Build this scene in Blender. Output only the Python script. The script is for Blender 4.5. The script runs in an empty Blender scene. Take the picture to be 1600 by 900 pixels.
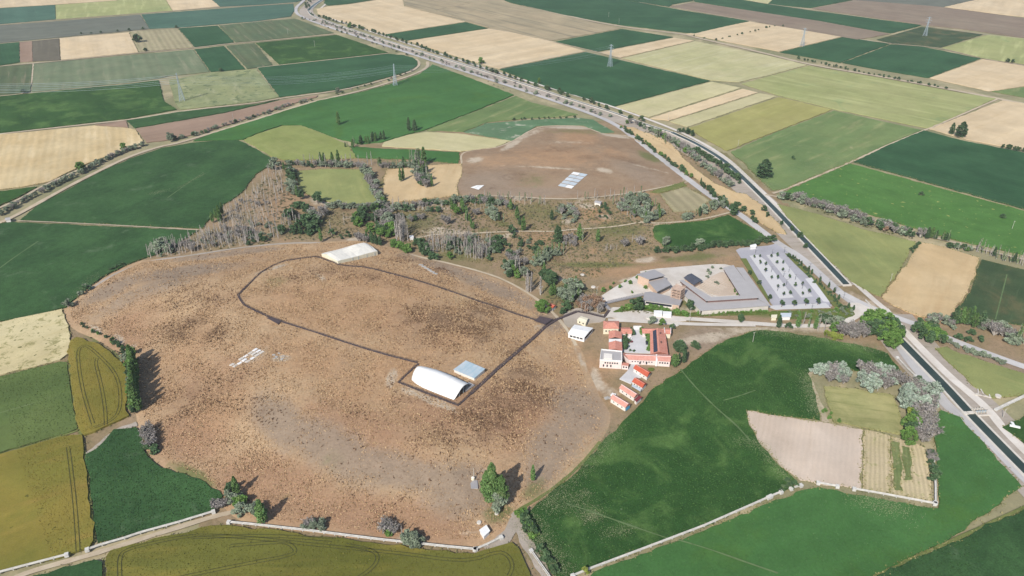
import bpy, bmesh, math, random
import numpy as np
from mathutils import Vector, Matrix, Euler

S = bpy.context.scene
COL = S.collection
random.seed(7)
RNG = np.random.default_rng(7)

# ------------------------------------------------------------------ camera, world, sun, exposure
CAM_Z = 320.0
FOC = 1150.0                       # focal length in pixels of the 1600 px wide photograph
PITCH = math.radians(29.66)        # below the horizontal
cam_data = bpy.data.cameras.new('camera')
cam_data.sensor_width = 36.0
cam_data.lens = FOC / 1600.0 * 36.0
cam_data.clip_start = 1.0
cam_data.clip_end = 40000.0
cam = bpy.data.objects.new('camera', cam_data)
cam.location = (0, 0, CAM_Z)
cam.rotation_euler = (math.pi / 2 - PITCH, 0, 0)
COL.objects.link(cam)
S.camera = cam

SUN_EL = math.radians(40.0)
SUN_AZ = math.radians(28.0 + 180.0)      # compass style from +Y towards +X: where the sun stands
world = bpy.data.worlds.new('World')
S.world = world
world.use_nodes = True
wn = world.node_tree
sky = wn.nodes.new('ShaderNodeTexSky')
sky.sky_type = 'NISHITA'
sky.sun_disc = False
sky.sun_elevation = SUN_EL
sky.sun_rotation = SUN_AZ
bg = wn.nodes['Background']
bg.inputs['Strength'].default_value = 0.11
wn.links.new(sky.outputs[0], bg.inputs['Color'])

sun_data = bpy.data.lights.new('sun', 'SUN')
sun_data.energy = 4.2
sun_data.angle = math.radians(0.5)
sun_data.color = (1.0, 0.955, 0.88)
sun = bpy.data.objects.new('sun', sun_data)
SUN_VEC = Vector((math.sin(SUN_AZ) * math.cos(SUN_EL), math.cos(SUN_AZ) * math.cos(SUN_EL), math.sin(SUN_EL)))
sun.rotation_euler = (-SUN_VEC).to_track_quat('-Z', 'Y').to_euler()
sun.location = SUN_VEC * 2000
COL.objects.link(sun)

S.view_settings.view_transform = 'Standard'
S.view_settings.look = 'None'
S.view_settings.gamma = 1.0
S.view_settings.use_curve_mapping = False
S.view_settings.exposure = 0.25
S.cycles.max_bounces = 6
S.cycles.diffuse_bounces = 2
S.cycles.glossy_bounces = 2
S.cycles.transmission_bounces = 2
S.cycles.transparent_max_bounces = 4
S.cycles.volume_bounces = 0

# ------------------------------------------------------------------ survey: image bearings -> ground coordinates
_sp, _cp = math.sin(PITCH), math.cos(PITCH)

def ray_hit(x, y, z=0.0):
    """point at height z seen along the bearing (x, y) of the 1600x900 survey photograph"""
    v = y - 450.0
    d = (CAM_Z - z) / (FOC * _sp + v * _cp)
    return ((x - 800.0) * d, d * (FOC * _cp - v * _sp))

def metre_px(y):
    return (CAM_Z) / (FOC * _sp + (y - 450.0) * _cp)

def foreshort(y):
    return math.sin(PITCH + math.atan((y - 450.0) / FOC))

def seg_dist(px, py, poly):
    """unsigned distance and inside flag of points to a closed polygon"""
    n = len(poly)
    best = np.full(px.shape, 1e18)
    inside = np.zeros(px.shape, bool)
    for i in range(n):
        ax, ay = poly[i]; bx, by = poly[(i + 1) % n]
        dx, dy = bx - ax, by - ay
        L = dx * dx + dy * dy + 1e-9
        t = np.clip(((px - ax) * dx + (py - ay) * dy) / L, 0, 1)
        q = (px - ax - t * dx) ** 2 + (py - ay - t * dy) ** 2
        best = np.minimum(best, q)
        c = ((ay > py) != (by > py)) & (px < (bx - ax) * (py - ay) / (by - ay + 1e-12) + ax)
        inside ^= c
    return np.sqrt(best), inside

def smooth_poly(pts, it=2):
    pts = [tuple(p) for p in pts]
    for _ in range(it):
        q = []
        for i in range(len(pts)):
            a = pts[i]; b = pts[(i + 1) % len(pts)]
            q.append((a[0] * .75 + b[0] * .25, a[1] * .75 + b[1] * .25))
            q.append((a[0] * .25 + b[0] * .75, a[1] * .25 + b[1] * .75))
        pts = q
    return pts

EAST_PX = [(104,488),(116,472),(140,452),(172,432),(212,412),(228,407),(300,401),(370,389),(450,381),(500,379),(560,376),(620,390),(680,409),(760,430),(832,462),
           (858,485),(885,512),(900,540),(912,575),(925,610),(946,642),(947,662),(930,692),(892,735),(852,768),(806,798),(795,822),(780,838),(735,850),(600,838),(480,824),
           (385,813),(352,785),(342,766),(300,743),(252,722),(235,702),(224,665),(214,625),(204,575),(192,548),(150,524),(112,508)]
WEST_PX = [(800,222),(838,199),(870,196),(910,197),(938,210),(985,211),(1000,226),(1040,256),(1072,283),(1030,291),(990,299),(905,308),(850,308),(790,304),(730,305),(714,298),
           (716,275),(722,255),(718,241),(735,234),(775,231)]
EAST = smooth_poly([ray_hit(*p) for p in EAST_PX])
WEST = smooth_poly([ray_hit(*p) for p in WEST_PX])

def dome(d, inside, top, reach):
    t = np.clip(d / reach, 0, 1)
    up = top * (t * t * (3 - 2 * t)) * .75 + top * .25 * np.clip(d / (2.2 * reach), 0, 1) + np.minimum(d * .06, .35)
    return np.where(inside, up, -np.minimum(d * .15, 1.5))

def mound_h(x, y, which=None):
    x = np.atleast_1d(np.asarray(x, float)); y = np.atleast_1d(np.asarray(y, float))
    d1, i1 = seg_dist(x, y, EAST)
    d2, i2 = seg_dist(x, y, WEST)
    h1 = dome(d1, i1, 11.0, 85.0); h2 = dome(d2, i2, 4.0, 70.0)
    if which == 'east': return h1
    if which == 'west': return h2
    return np.maximum(h1, h2)

_gx0, _gy0, _gst = -420.0, 220.0, 2.5
_gX, _gY = np.meshgrid(_gx0 + np.arange(300) * _gst, _gy0 + np.arange(330) * _gst)
_G = np.maximum(0, mound_h(_gX.ravel(), _gY.ravel())).reshape(_gX.shape)

def H(x, y):
    """height of the ground (the two mounds) above the plain"""
    fx = (x - _gx0) / _gst; fy = (y - _gy0) / _gst
    i, j = int(math.floor(fx)), int(math.floor(fy))
    if i < 0 or j < 0 or i >= 299 or j >= 329: return 0.0
    u, v = fx - i, fy - j
    return float(_G[j, i] * (1 - u) * (1 - v) + _G[j, i + 1] * u * (1 - v) + _G[j + 1, i] * (1 - u) * v + _G[j + 1, i + 1] * u * v)

def Hv(X, Y):
    fx = np.clip((X - _gx0) / _gst, 0, 298.99); fy = np.clip((Y - _gy0) / _gst, 0, 328.99)
    i = fx.astype(int); j = fy.astype(int); u = fx - i; v = fy - j
    return _G[j, i] * (1 - u) * (1 - v) + _G[j, i + 1] * u * (1 - v) + _G[j + 1, i] * (1 - u) * v + _G[j + 1, i + 1] * u * v

def P(x, y, up=0.0):
    """ground point under a bearing (terrain followed), lifted by up metres"""
    z = 0.0
    for _ in range(7):
        X, Y = ray_hit(x, y, z)
        z = z * .3 + H(X, Y) * .7
    return Vector((X, Y, z + up))

def PZ(x, y, z):
    X, Y = ray_hit(x, y, z)
    return Vector((X, Y, z))

# ------------------------------------------------------------------ object helpers
def props(o, label=None, cat=None, group=None, kind=None):
    if label: o['label'] = label
    if cat: o['category'] = cat
    if group: o['group'] = group
    if kind: o['kind'] = kind
    return o

def thing(name, loc, label, cat, group=None, rz=0.0):
    o = bpy.data.objects.new(name, None)
    o.empty_display_size = 1.0
    o.location = loc
    o.rotation_euler = (0, 0, rz)
    COL.objects.link(o)
    return props(o, label, cat, group)

def mesh_data(name, verts, faces, mats, smooth=False, midx=None, uvs=None):
    me = bpy.data.meshes.new(name)
    me.from_pydata([tuple(v) for v in verts], [], [tuple(f) for f in faces])
    for m in (mats if isinstance(mats, (list, tuple)) else [mats]):
        me.materials.append(m)
    if midx is not None:
        me.polygons.foreach_set('material_index', midx)
    if smooth:
        me.polygons.foreach_set('use_smooth', [True] * len(me.polygons))
    if uvs is not None:
        uv = me.uv_layers.new(name='UVMap')
        li = np.empty(len(me.loops), np.int32)
        me.loops.foreach_get('vertex_index', li)
        uv.data.foreach_set('uv', np.asarray(uvs, np.float32)[li].ravel())
    me.update()
    return me

def mk(name, verts, faces, mats, parent=None, smooth=False, midx=None, uvs=None, base=None):
    """link ONE mesh object; verts in world coordinates (made local to the parent thing)"""
    org = Vector((0, 0, 0))
    p = parent
    while p is not None:
        org = org + Vector(p.location); p = p.parent
    if parent is None and base is not None:
        org = Vector(base)
    vs = [(v[0] - org.x, v[1] - org.y, v[2] - org.z) for v in verts]
    o = bpy.data.objects.new(name, mesh_data(name, vs, faces, mats, smooth, midx, uvs))
    if parent is not None:
        o.parent = parent
    elif base is not None:
        o.location = org
    COL.objects.link(o)
    return o

class MB:
    """gathers simple solids into one mesh"""
    def __init__(self): self.v = []; self.f = []
    def add(self, vs, fs):
        n = len(self.v); self.v += [tuple(v) for v in vs]; self.f += [tuple(i + n for i in f) for f in fs]; return self
    def prism(self, pts, z0, z1):
        n = len(pts)
        a = sum(pts[i][0] * pts[(i + 1) % n][1] - pts[(i + 1) % n][0] * pts[i][1] for i in range(n))
        if a < 0: pts = list(pts)[::-1]
        zz0 = z0 if isinstance(z0, (list, tuple)) else [z0] * n
        zz1 = z1 if isinstance(z1, (list, tuple)) else [z1] * n
        vs = [(p[0], p[1], z) for p, z in zip(pts, zz0)] + [(p[0], p[1], z) for p, z in zip(pts, zz1)]
        fs = [tuple(range(n - 1, -1, -1)), tuple(range(n, 2 * n))] + [(i, (i + 1) % n, n + (i + 1) % n, n + i) for i in range(n)]
        return self.add(vs, fs)
    def box(self, c, sx, sy, sz, rz=0.0):
        ca, sa = math.cos(rz), math.sin(rz)
        pts = [(c[0] + x * ca - y * sa, c[1] + x * sa + y * ca) for x, y in ((-sx/2,-sy/2),(sx/2,-sy/2),(sx/2,sy/2),(-sx/2,sy/2))]
        return self.prism(pts, c[2], c[2] + sz)
    def tube(self, a, b, r0, r1=None, n=6, cap=True):
        a = Vector(a); b = Vector(b); r1 = r0 if r1 is None else r1
        d = (b - a)
        if d.length < 1e-6: return self
        d.normalize()
        u = d.cross(Vector((0, 0, 1)) if abs(d.z) < .9 else Vector((1, 0, 0))).normalized(); w = d.cross(u)
        vs = []
        for c, r in ((a, r0), (b, r1)):
            for i in range(n):
                t = 2 * math.pi * i / n
                vs.append(c + u * (r * math.cos(t)) + w * (r * math.sin(t)))
        fs = [(i, (i + 1) % n, n + (i + 1) % n, n + i) for i in range(n)]
        if cap: fs += [tuple(range(n - 1, -1, -1)), tuple(range(n, 2 * n))]
        return self.add(vs, fs)
    def path(self, pts, r, n=5):
        for a, b in zip(pts[:-1], pts[1:]): self.tube(a, b, r, r, n)
        return self
    def mk(self, name, mat, parent=None, base=None, smooth=False):
        return mk(name, self.v, self.f, mat, parent, smooth, base=base)

def resample(pts, step):
    out = [Vector(pts[0])]
    for a, b in zip(pts[:-1], pts[1:]):
        a = Vector(a); b = Vector(b)
        n = max(1, int((b - a).length / step))
        for i in range(1, n + 1): out.append(a.lerp(b, i / n))
    return out

def smooth_line(pts, it=2):
    pts = [Vector(p) for p in pts]
    for _ in range(it):
        q = [pts[0]]
        for a, b in zip(pts[:-1], pts[1:]):
            q += [a.lerp(b, .25), a.lerp(b, .75)]
        q.append(pts[-1]); pts = q
    return pts

def ribbon_sides(pts, w):
    """left and right edge points (xy) of a strip of width w (number or list)"""
    n = len(pts); L = []; R = []
    for i, p in enumerate(pts):
        a = pts[max(0, i - 1)]; b = pts[min(n - 1, i + 1)]
        d = Vector((b[0] - a[0], b[1] - a[1])); d.normalize()
        nrm = Vector((-d.y, d.x)); ww = (w[i] if isinstance(w, (list, tuple)) else w) / 2
        L.append((p[0] + nrm.x * ww, p[1] + nrm.y * ww)); R.append((p[0] - nrm.x * ww, p[1] - nrm.y * ww))
    return L, R

def strip(name, pts, w, z, mat, parent=None, follow=False, thick=0.0, label=None, kind='structure', jag=0.0):
    """a flat road / path sheet along a centre line, metres"""
    n = len(pts)
    if jag:
        w = [(w if not isinstance(w, list) else w[i]) * (1 + random.uniform(-jag, jag)) for i in range(n)]
    L, R = ribbon_sides(pts, w)
    vs = []; fs = []; uv = []; acc = 0.0
    for i in range(n):
        if i: acc += (Vector(pts[i][:2]) - Vector(pts[i-1][:2])).length
        for q, s in ((L[i], 0), (R[i], 1)):
            zz = (H(*q) if follow else 0.0) + z
            vs.append((q[0], q[1], zz)); uv.append((acc, s * 6))
    for i in range(n - 1):
        fs.append((2 * i, 2 * i + 1, 2 * i + 3, 2 * i + 2))
    if thick:
        m = len(vs)
        for v, u in zip(vs[:m], uv[:m]):
            vs.append((v[0], v[1], v[2] - thick)); uv.append(u)
        for i in range(n - 1):
            a, b, c, d = 2 * i, 2 * i + 1, 2 * i + 3, 2 * i + 2
            fs += [(a, d, d + m, a + m), (b, b + m, c + m, c)]
        fs += [(0, m, m + 1, 1), (2 * n - 2, 2 * n - 1, m + 2 * n - 1, m + 2 * n - 2)]
    o = mk(name, vs, fs, mat, parent, uvs=uv)
    if parent is None and kind: props(o, label, None, None, kind)
    return o
# ------------------------------------------------------------------ materials
EXPO = 1.32      # how bright sunlit ground of albedo 1 comes out (linear)
def lin(c):
    r = []
    for v in c:
        v /= 255.0
        r.append(v / 12.92 if v <= 0.04045 else ((v + 0.055) / 1.055) ** 2.4)
    return r
def A(r, g, b, k=1.0):
    """albedo of a surface that photographs as this sRGB colour in full sun"""
    if g > r and g > b:                 # crops photograph a little duller than they look
        d = g - max(r, b); g -= .24 * d; r += 2; b -= 3
    q = lin((r, g, b))
    return (min(.85, q[0] / EXPO * k), min(.85, q[1] / EXPO * k), min(.85, q[2] / EXPO * k), 1)

class NT:
    def __init__(self, name, rough=.9, spec=.15):
        m = bpy.data.materials.new(name); m.use_nodes = True
        self.m = m; self.t = m.node_tree; self.n = self.t.nodes
        self.b = self.n['Principled BSDF']
        self.b.inputs['Roughness'].default_value = rough
        self.b.inputs['Specular IOR Level'].default_value = spec
    def new(self, t, **kw):
        o = self.n.new(t)
        for k, v in kw.items(): setattr(o, k, v)
        return o
    def ln(self, a, b): self.t.links.new(a, b)
    def setv(self, sock, v):
        if hasattr(v, 'bl_rna') and hasattr(v, 'is_output'): self.ln(v, sock)
        else: sock.default_value = v
    def uv(self): return self.new('ShaderNodeUVMap').outputs[0]
    def objrand(self): return self.new('ShaderNodeObjectInfo').outputs['Random']
    def pos(self): return self.new('ShaderNodeNewGeometry').outputs['Position']
    def island(self): return self.new('ShaderNodeNewGeometry').outputs['Random Per Island']
    def math(self, op, a, b=0.0, clamp=False):
        o = self.new('ShaderNodeMath', operation=op, use_clamp=clamp)
        self.setv(o.inputs[0], a); self.setv(o.inputs[1], b); return o.outputs[0]
    def scale(self, vec, sc, off=None):
        o = self.new('ShaderNodeMapping')
        self.ln(vec, o.inputs['Vector']); o.inputs['Scale'].default_value = sc
        if off is not None:
            c = self.new('ShaderNodeCombineXYZ'); self.setv(c.inputs[0], off); self.setv(c.inputs[1], self.math('MULTIPLY', off, 1.7))
            self.ln(c.outputs[0], o.inputs['Location'])
        return o.outputs[0]
    def noise(self, vec, scale=1.0, detail=3.0, rough=.55, dist=0.0):
        o = self.new('ShaderNodeTexNoise'); self.ln(vec, o.inputs['Vector'])
        o.inputs['Scale'].default_value = scale; o.inputs['Detail'].default_value = detail
        o.inputs['Roughness'].default_value = rough; o.inputs['Distortion'].default_value = dist
        return o.outputs['Fac']
    def ramp(self, f, lo, hi):
        o = self.new('ShaderNodeMapRange'); o.clamp = True; o.interpolation_type = 'SMOOTHSTEP'
        self.ln(f, o.inputs[0]); o.inputs[1].default_value = lo; o.inputs[2].default_value = hi
        return o.outputs[0]
    def remap(self, f, a, b, c, d):
        o = self.new('ShaderNodeMapRange'); o.clamp = False
        self.ln(f, o.inputs[0])
        for i, v in enumerate((a, b, c, d)): o.inputs[i + 1].default_value = v
        return o.outputs[0]
    def mix(self, f, a, b, mode='MIX'):
        o = self.new('ShaderNodeMixRGB', blend_type=mode)
        self.setv(o.inputs[0], f); self.setv(o.inputs[1], a); self.setv(o.inputs[2], b); return o.outputs[0]
    def gain(self, col, f):
        """multiply a colour by a scalar socket"""
        if isinstance(col, tuple):
            c = self.new('ShaderNodeRGB'); c.outputs[0].default_value = col; col = c.outputs[0]
        o = self.new('ShaderNodeVectorMath', operation='SCALE'); self.setv(o.inputs[0], col); self.setv(o.inputs['Scale'], f); return o.outputs[0]
    def bump(self, h, strength, dist):
        o = self.new('ShaderNodeBump'); o.inputs['Strength'].default_value = strength; o.inputs['Distance'].default_value = dist
        self.ln(h, o.inputs['Height']); self.ln(o.outputs[0], self.b.inputs['Normal'])
    def out(self, col): self.setv(self.b.inputs['Base Color'], col); return self.m

def plain(name, col, rough=.8, var=.12, sc=.4, metal=0.0, spec=.3):
    t = NT(name, rough, spec)
    p = t.pos()
    f = t.noise(p, sc, 4)
    g = t.remap(f, .3, .7, 1 - var, 1 + var)
    t.b.inputs['Metallic'].default_value = metal
    return t.out(t.gain(col, g))

def field_mat(name, c1, c2, ms=70, streak=None, rows=None, patch=None, grain=(1.6, .18), bump=.25, spots=None, mid=None):
    """crop or soil: broad mottling, streaks along the rows, drill rows, bare patches and a fine grain"""
    t = NT(name, .95, .08)
    u = t.uv(); r = t.math('MULTIPLY', t.objrand(), 900.0)
    uo = t.scale(u, (1, 1, 1), r)
    f = t.ramp(t.noise(uo, 1.0 / ms, 5, .6, .4), .34, .68)
    col = t.mix(f, c1, c2)
    if mid:                                        # patches some tens of metres wide
        mc, msz, lo, hi, amt = mid
        col = t.mix(t.math('MULTIPLY', t.ramp(t.noise(uo, 1.0 / msz, 6, .65, .8), lo, hi), amt), col, mc)
    if streak:
        sc, ln_, wd, lo, hi, amt = streak
        s = t.scale(uo, (1.0 / ln_, 1.0 / wd, 1))
        k = t.math('MULTIPLY', t.ramp(t.noise(s, 1.0, 4, .6, .2), lo, hi), amt)
        col = t.mix(k, col, sc)
    if patch:
        pc, ps, lo, hi, amt = patch
        k = t.math('MULTIPLY', t.ramp(t.noise(uo, 1.0 / ps, 7, .7, .5), lo, hi), amt)
        col = t.mix(k, col, pc)
    if spots:
        pc, ps, lo, hi = spots
        k = t.ramp(t.noise(uo, 1.0 / ps, 2, .5), lo, hi)
        col = t.mix(k, col, pc)
    if rows:
        per, amt = rows
        sx = t.new('ShaderNodeSeparateXYZ'); t.ln(u, sx.inputs[0])
        wob = t.math('MULTIPLY', t.noise(uo, .08, 2), per * .6)
        ph = t.math('MULTIPLY', t.math('ADD', sx.outputs[1], wob), 2 * math.pi / per)
        w = t.math('SINE', ph)
        col = t.gain(col, t.remap(w, -1, 1, 1 - amt, 1 + amt))
    band = t.noise(t.scale(uo, (1.0 / 600, 1.0 / 26, 1)), 1.0, 2, .5)
    col = t.gain(col, t.remap(band, .3, .7, .92, 1.08))
    big = t.noise(uo, 1.0 / 38, 5, .62, .6)
    col = t.gain(col, t.remap(big, .3, .7, .90, 1.10))
    gs, ga = grain
    g = t.noise(uo, 1.0 / gs, 3, .7)
    g2 = t.noise(uo, 1.0 / (gs * 5), 3, .6)
    gg = t.math('ADD', t.math('MULTIPLY', g, .65), t.math('MULTIPLY', g2, .35))
    col = t.gain(col, t.remap(gg, .32, .68, 1 - ga, 1 + ga))
    col = t.gain(col, t.remap(t.objrand(), 0, 1, .96, 1.04))
    if bump: t.bump(g, bump, gs * .35)
    return t.out(col)

M = {}
F = field_mat
M['beet']   = F('dark_green_crop', A(50,99,60), A(62,113,70), 90, streak=(A(74,122,80), 160, 5, .55, .75, .45), rows=(7, .03))
M['beet2']  = F('dark_green_beet', A(54,98,54), A(67,115,63), 60, streak=(A(70,116,74), 60, 2.5, .6, .8, .4), grain=(1.1, .4), patch=(A(108,136,102), 26, .56, .74, .6))
M['teal']   = F('blue_green_crop', A(72,112,92), A(82,122,100), 120, streak=(A(92,130,108), 200, 9, .5, .75, .5))
M['lucerne'] = F('bright_green_lucerne', A(68,126,62), A(78,138,70), 130, streak=(A(104,154,100), 180, 8, .6, .8, .35), mid=(A(78,126,54), 70, .5, .7, .6), patch=(A(124,158,116), 30, .70, .82, .5))
M['maize']  = F('green_maize', A(50,98,44), A(60,108,50), 110, streak=(A(84,134,84), 140, 3.5, .62, .8, .5), mid=(A(96,140,72), 46, .47, .68, .75), patch=(A(168,180,140), 26, .71, .82, .7), grain=(1.3, .36), spots=(A(92,124,84), 2.6, .70, .78))
M['wheat']  = F('ripe_pale_wheat', A(222,198,160), A(230,208,172), 120, streak=(A(212,186,144), 160, 7, .5, .75, .5), grain=(1.2, .07), bump=.12)
M['wheat2'] = F('tan_stubble', A(212,184,140), A(222,196,154), 70, streak=(A(204,172,128), 90, 9, .48, .75, .6), grain=(1.2, .08), bump=.15)
M['wheat3'] = F('pale_wheat_with_furrows', A(216,190,142), A(226,204,160), 90, streak=(A(232,212,172), 80, 9, .5, .7, .6), patch=(A(176,146,100), 14, .62, .72, .5), rows=(9, .045), grain=(1.4, .12), bump=.2)
M['cream']  = F('cream_barley', A(206,198,152), A(194,190,140), 110, streak=(A(216,210,170), 130, 10, .48, .72, .6), patch=(A(158,176,124), 40, .6, .74, .6), grain=(1.2, .09), bump=.15)
M['cream2'] = F('pale_yellow_barley', A(212,202,158), A(204,196,148), 80, streak=(A(192,190,140), 140, 6, .55, .75, .6), grain=(1.2, .08), bump=.15)
M['yelgreen'] = F('yellow_green_barley', A(174,178,124), A(162,172,114), 110, streak=(A(200,204,146), 190, 16, .5, .7, .7), mid=(A(134,166,110), 60, .55, .72, .7), grain=(1.2, .09), bump=.15)
M['olive']  = F('ripening_olive_wheat', A(146,132,62), A(128,124,56), 60, streak=(A(170,142,76), 70, 16, .5, .75, .6), mid=(A(112,118,52), 40, .55, .75, .6), grain=(1.0, .16), spots=(A(98,94,44), 5, .70, .76))
M['olive2'] = F('green_olive_wheat', A(116,116,54), A(100,104,48), 60, streak=(A(154,138,66), 90, 18, .46, .74, .75), mid=(A(160,138,66), 55, .6, .78, .6), grain=(1.0, .17), spots=(A(84,90,36), 5, .71, .77))
M['khaki']  = F('khaki_wheat', A(168,164,100), A(176,170,108), 70, streak=(A(190,178,118), 110, 8, .5, .75, .6), grain=(1.2, .08), bump=.15)
M['grass1'] = F('green_meadow', A(108,142,86), A(124,150,94), 80, streak=(A(164,166,118), 90, 14, .5, .76, .75), patch=(A(182,174,130), 22, .6, .74, .65), grain=(1.4, .12))
M['grass2'] = F('olive_meadow', A(156,164,106), A(140,154,98), 60, streak=(A(168,168,108), 90, 10, .5, .75, .6), patch=(A(176,162,112), 26, .66, .78, .5), grain=(1.3, .12))
M['weedy']  = F('green_crop_with_yellow_weeds', A(82,140,64), A(92,150,72), 90, mid=(A(72,128,60), 70, .5, .7, .6), patch=(A(150,172,96), 9, .60, .74, .55), grain=(1.8, .16), spots=(A(166,178,104), 6, .66, .74))
M['clover'] = F('grey_green_clover', A(92,120,66), A(104,128,72), 60, streak=(A(128,148,104), 90, 4, .58, .78, .55), grain=(1.2, .16), patch=(A(136,150,110), 15, .66, .78, .5), spots=(A(54,76,44), 3.5, .70, .76))
M['greyfal'] = F('grey_fallow', A(112,120,108), A(120,126,114), 110, streak=(A(146,146,128), 170, 7, .5, .75, .5), grain=(1.4, .08), bump=.1)
M['lightmeadow'] = F('yellow_green_meadow', A(142,156,92), A(152,164,100), 60, streak=(A(170,170,110), 90, 12, .5, .75, .5), grain=(1.3, .12))
M['brownfal'] = F('brown_fallow', A(148,130,112), A(156,140,120), 110, streak=(A(162,144,124), 170, 8, .5, .75, .5), grain=(1.4, .08), bump=.1)
M['darkfal'] = F('dark_brown_fallow', A(112,106,90), A(122,116,100), 80, streak=(A(136,128,110), 130, 8, .5, .75, .5), grain=(1.4, .08), bump=.1)
M['mottle'] = F('mottled_grey_green_crop', A(116,138,104), A(132,146,114), 60, streak=(A(156,156,126), 150, 14, .52, .72, .7), patch=(A(104,128,96), 12, .58, .7, .6), rows=(16, .05), grain=(1.4, .1), bump=.15)
M['weeds']  = F('weedy_pale_barley', A(158,166,120), A(140,154,112), 50, streak=(A(180,180,140), 60, 16, .5, .7, .7), patch=(A(96,120,82), 16, .54, .62, .75), grain=(1.6, .14))
M['ripeweed'] = F('pale_wheat_with_weeds', A(222,208,164), A(214,198,152), 50, streak=(A(206,190,140), 80, 12, .5, .75, .6), patch=(A(142,138,84), 9, .53, .62, .75), grain=(1.6, .1), spots=(A(112,112,66), 4, .64, .70))
M['stripes'] = F('striped_dry_field', A(180,168,134), A(172,162,128), 60, rows=(11, .1), streak=(A(154,152,116), 120, 7, .5, .7, .6), grain=(1.4, .08), bump=.1)
M['stripes2'] = F('brown_and_green_strips', A(92,118,84), A(104,120,86), 60, streak=(A(150,142,116), 160, 9, .55, .7, .7), rows=(18, .08), grain=(1.4, .1), bump=.1)
M['tanstripe'] = F('tan_grey_strips', A(186,168,136), A(172,158,128), 90, streak=(A(140,134,112), 260, 14, .48, .66, .75), grain=(1.4, .07), bump=.1)
M['plough'] = F('pale_ploughed_soil', A(216,196,176), A(222,204,186), 70, streak=(A(206,184,160), 70, 5, .52, .75, .5), rows=(3.2, .02), grain=(1.2, .06), bump=.15, spots=(A(180,160,134), 6, .74, .8))
M['seedling'] = F('rows_of_seedlings', A(210,192,156), A(200,184,144), 30, rows=(2.6, .1), patch=(A(146,156,96), 5, .54, .66, .65), grain=(1.0, .16))
M['greenrow'] = F('green_vegetable_rows', A(112,134,82), A(128,142,92), 20, rows=(2.2, .08), patch=(A(176,168,124), 7, .56, .68, .7), grain=(1.0, .18))
M['dryplot'] = F('dry_olive_plot', A(184,176,122), A(164,162,108), 30, streak=(A(128,136,84), 40, 5, .42, .75, .7), mid=(A(126,136,84), 22, .5, .72, .6), grain=(1.0, .12))
M['whitish'] = F('green_crop_with_salt_patches', A(96,142,98), A(108,148,106), 60, patch=(A(200,196,176), 24, .55, .68, .85), grain=(1.4, .12))
M['furrow_dark'] = F('dark_green_young_crop', A(64,92,60), A(78,102,68), 40, mid=(A(112,106,74), 40, .48, .66, .7), streak=(A(96,118,84), 60, 6, .55, .75, .5), grain=(1.3, .18))
M['redfal'] = F('reddish_brown_fallow', A(160,134,114), A(168,142,122), 80, streak=(A(174,152,130), 130, 6, .5, .75, .5), grain=(1.4, .08), bump=.12)
M['lawn'] = F('watered_lawn', A(92,118,56), A(108,128,66), 12, patch=(A(140,138,86), 6, .56, .7, .6), grain=(.9, .22))
M['verge']  = F('green_verge', A(112,130,74), A(128,138,84), 20, patch=(A(160,148,104), 9, .55, .68, .7), grain=(1.0, .2))

def terrain_mat(name, base, base2, grainy=.22, tuft=None, sc=1.0):
    """dry ground: painted cover (bare / dark / green / pale point attributes) broken up by noise"""
    t = NT(name, .95, .06)
    p = t.pos()
    n1 = t.noise(p, .022 * sc, 8, .72, .6)
    col = t.mix(t.ramp(n1, .36, .66), base, base2)
    br = t.noise(p, .11, 6, .72, .4)
    def att(nm):
        a = t.new('ShaderNodeAttribute'); a.attribute_name = nm; return a.outputs['Fac']
    fine = t.noise(p, .62, 6, .8)
    for nm, c, amt, hard in (('red', A(172,134,106), .75, .45), ('bare', A(164,145,125), .85, .34), ('rust', A(190,152,116), .7, .4), ('green', A(112,124,76), .85, .3), ('dark', A(100,77,60), .85, .28), ('pale', A(206,190,168), .9, .25)):
        k = t.math('ADD', att(nm), t.math('MULTIPLY', t.math('SUBTRACT', br, .5), 1.1))
        k = t.ramp(k, .5 - hard, .5 + hard)
        k = t.math('MULTIPLY', k, t.math('GREATER_THAN', att(nm), .02))
        if nm == 'dark': k = t.math('MULTIPLY', t.math('MULTIPLY', k, t.ramp(fine, .34, .56)), t.ramp(t.noise(p, .055, 5, .7, .8), .36, .56))
        col = t.mix(t.math('MULTIPLY', k, amt), col, c)
    if tuft:
        k = t.ramp(t.noise(p, .42, 3, .65), .57, .68)
        k2 = t.ramp(t.noise(p, .03, 4, .6), .40, .62)
        col = t.mix(t.math('MULTIPLY', t.math('MULTIPLY', k, k2), .6), col, tuft)
    g = t.math('ADD', t.math('MULTIPLY', fine, .55), t.math('MULTIPLY', br, .45))
    col = t.gain(col, t.remap(g, .32, .68, 1 - grainy, 1 + grainy))
    t.bump(fine, .5, .9)
    return t.out(col)
M['mound'] = terrain_mat('dry_mound_grass', A(204,174,138), A(188,156,123), .3, A(128,102,80))
M['mound2'] = terrain_mat('dry_west_mound_grass', A(170,146,120), A(158,132,106), .2)
M['scrub'] = terrain_mat('dry_scrubland', A(172,148,120), A(148,132,98), .26, A(104,102,68))

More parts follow.
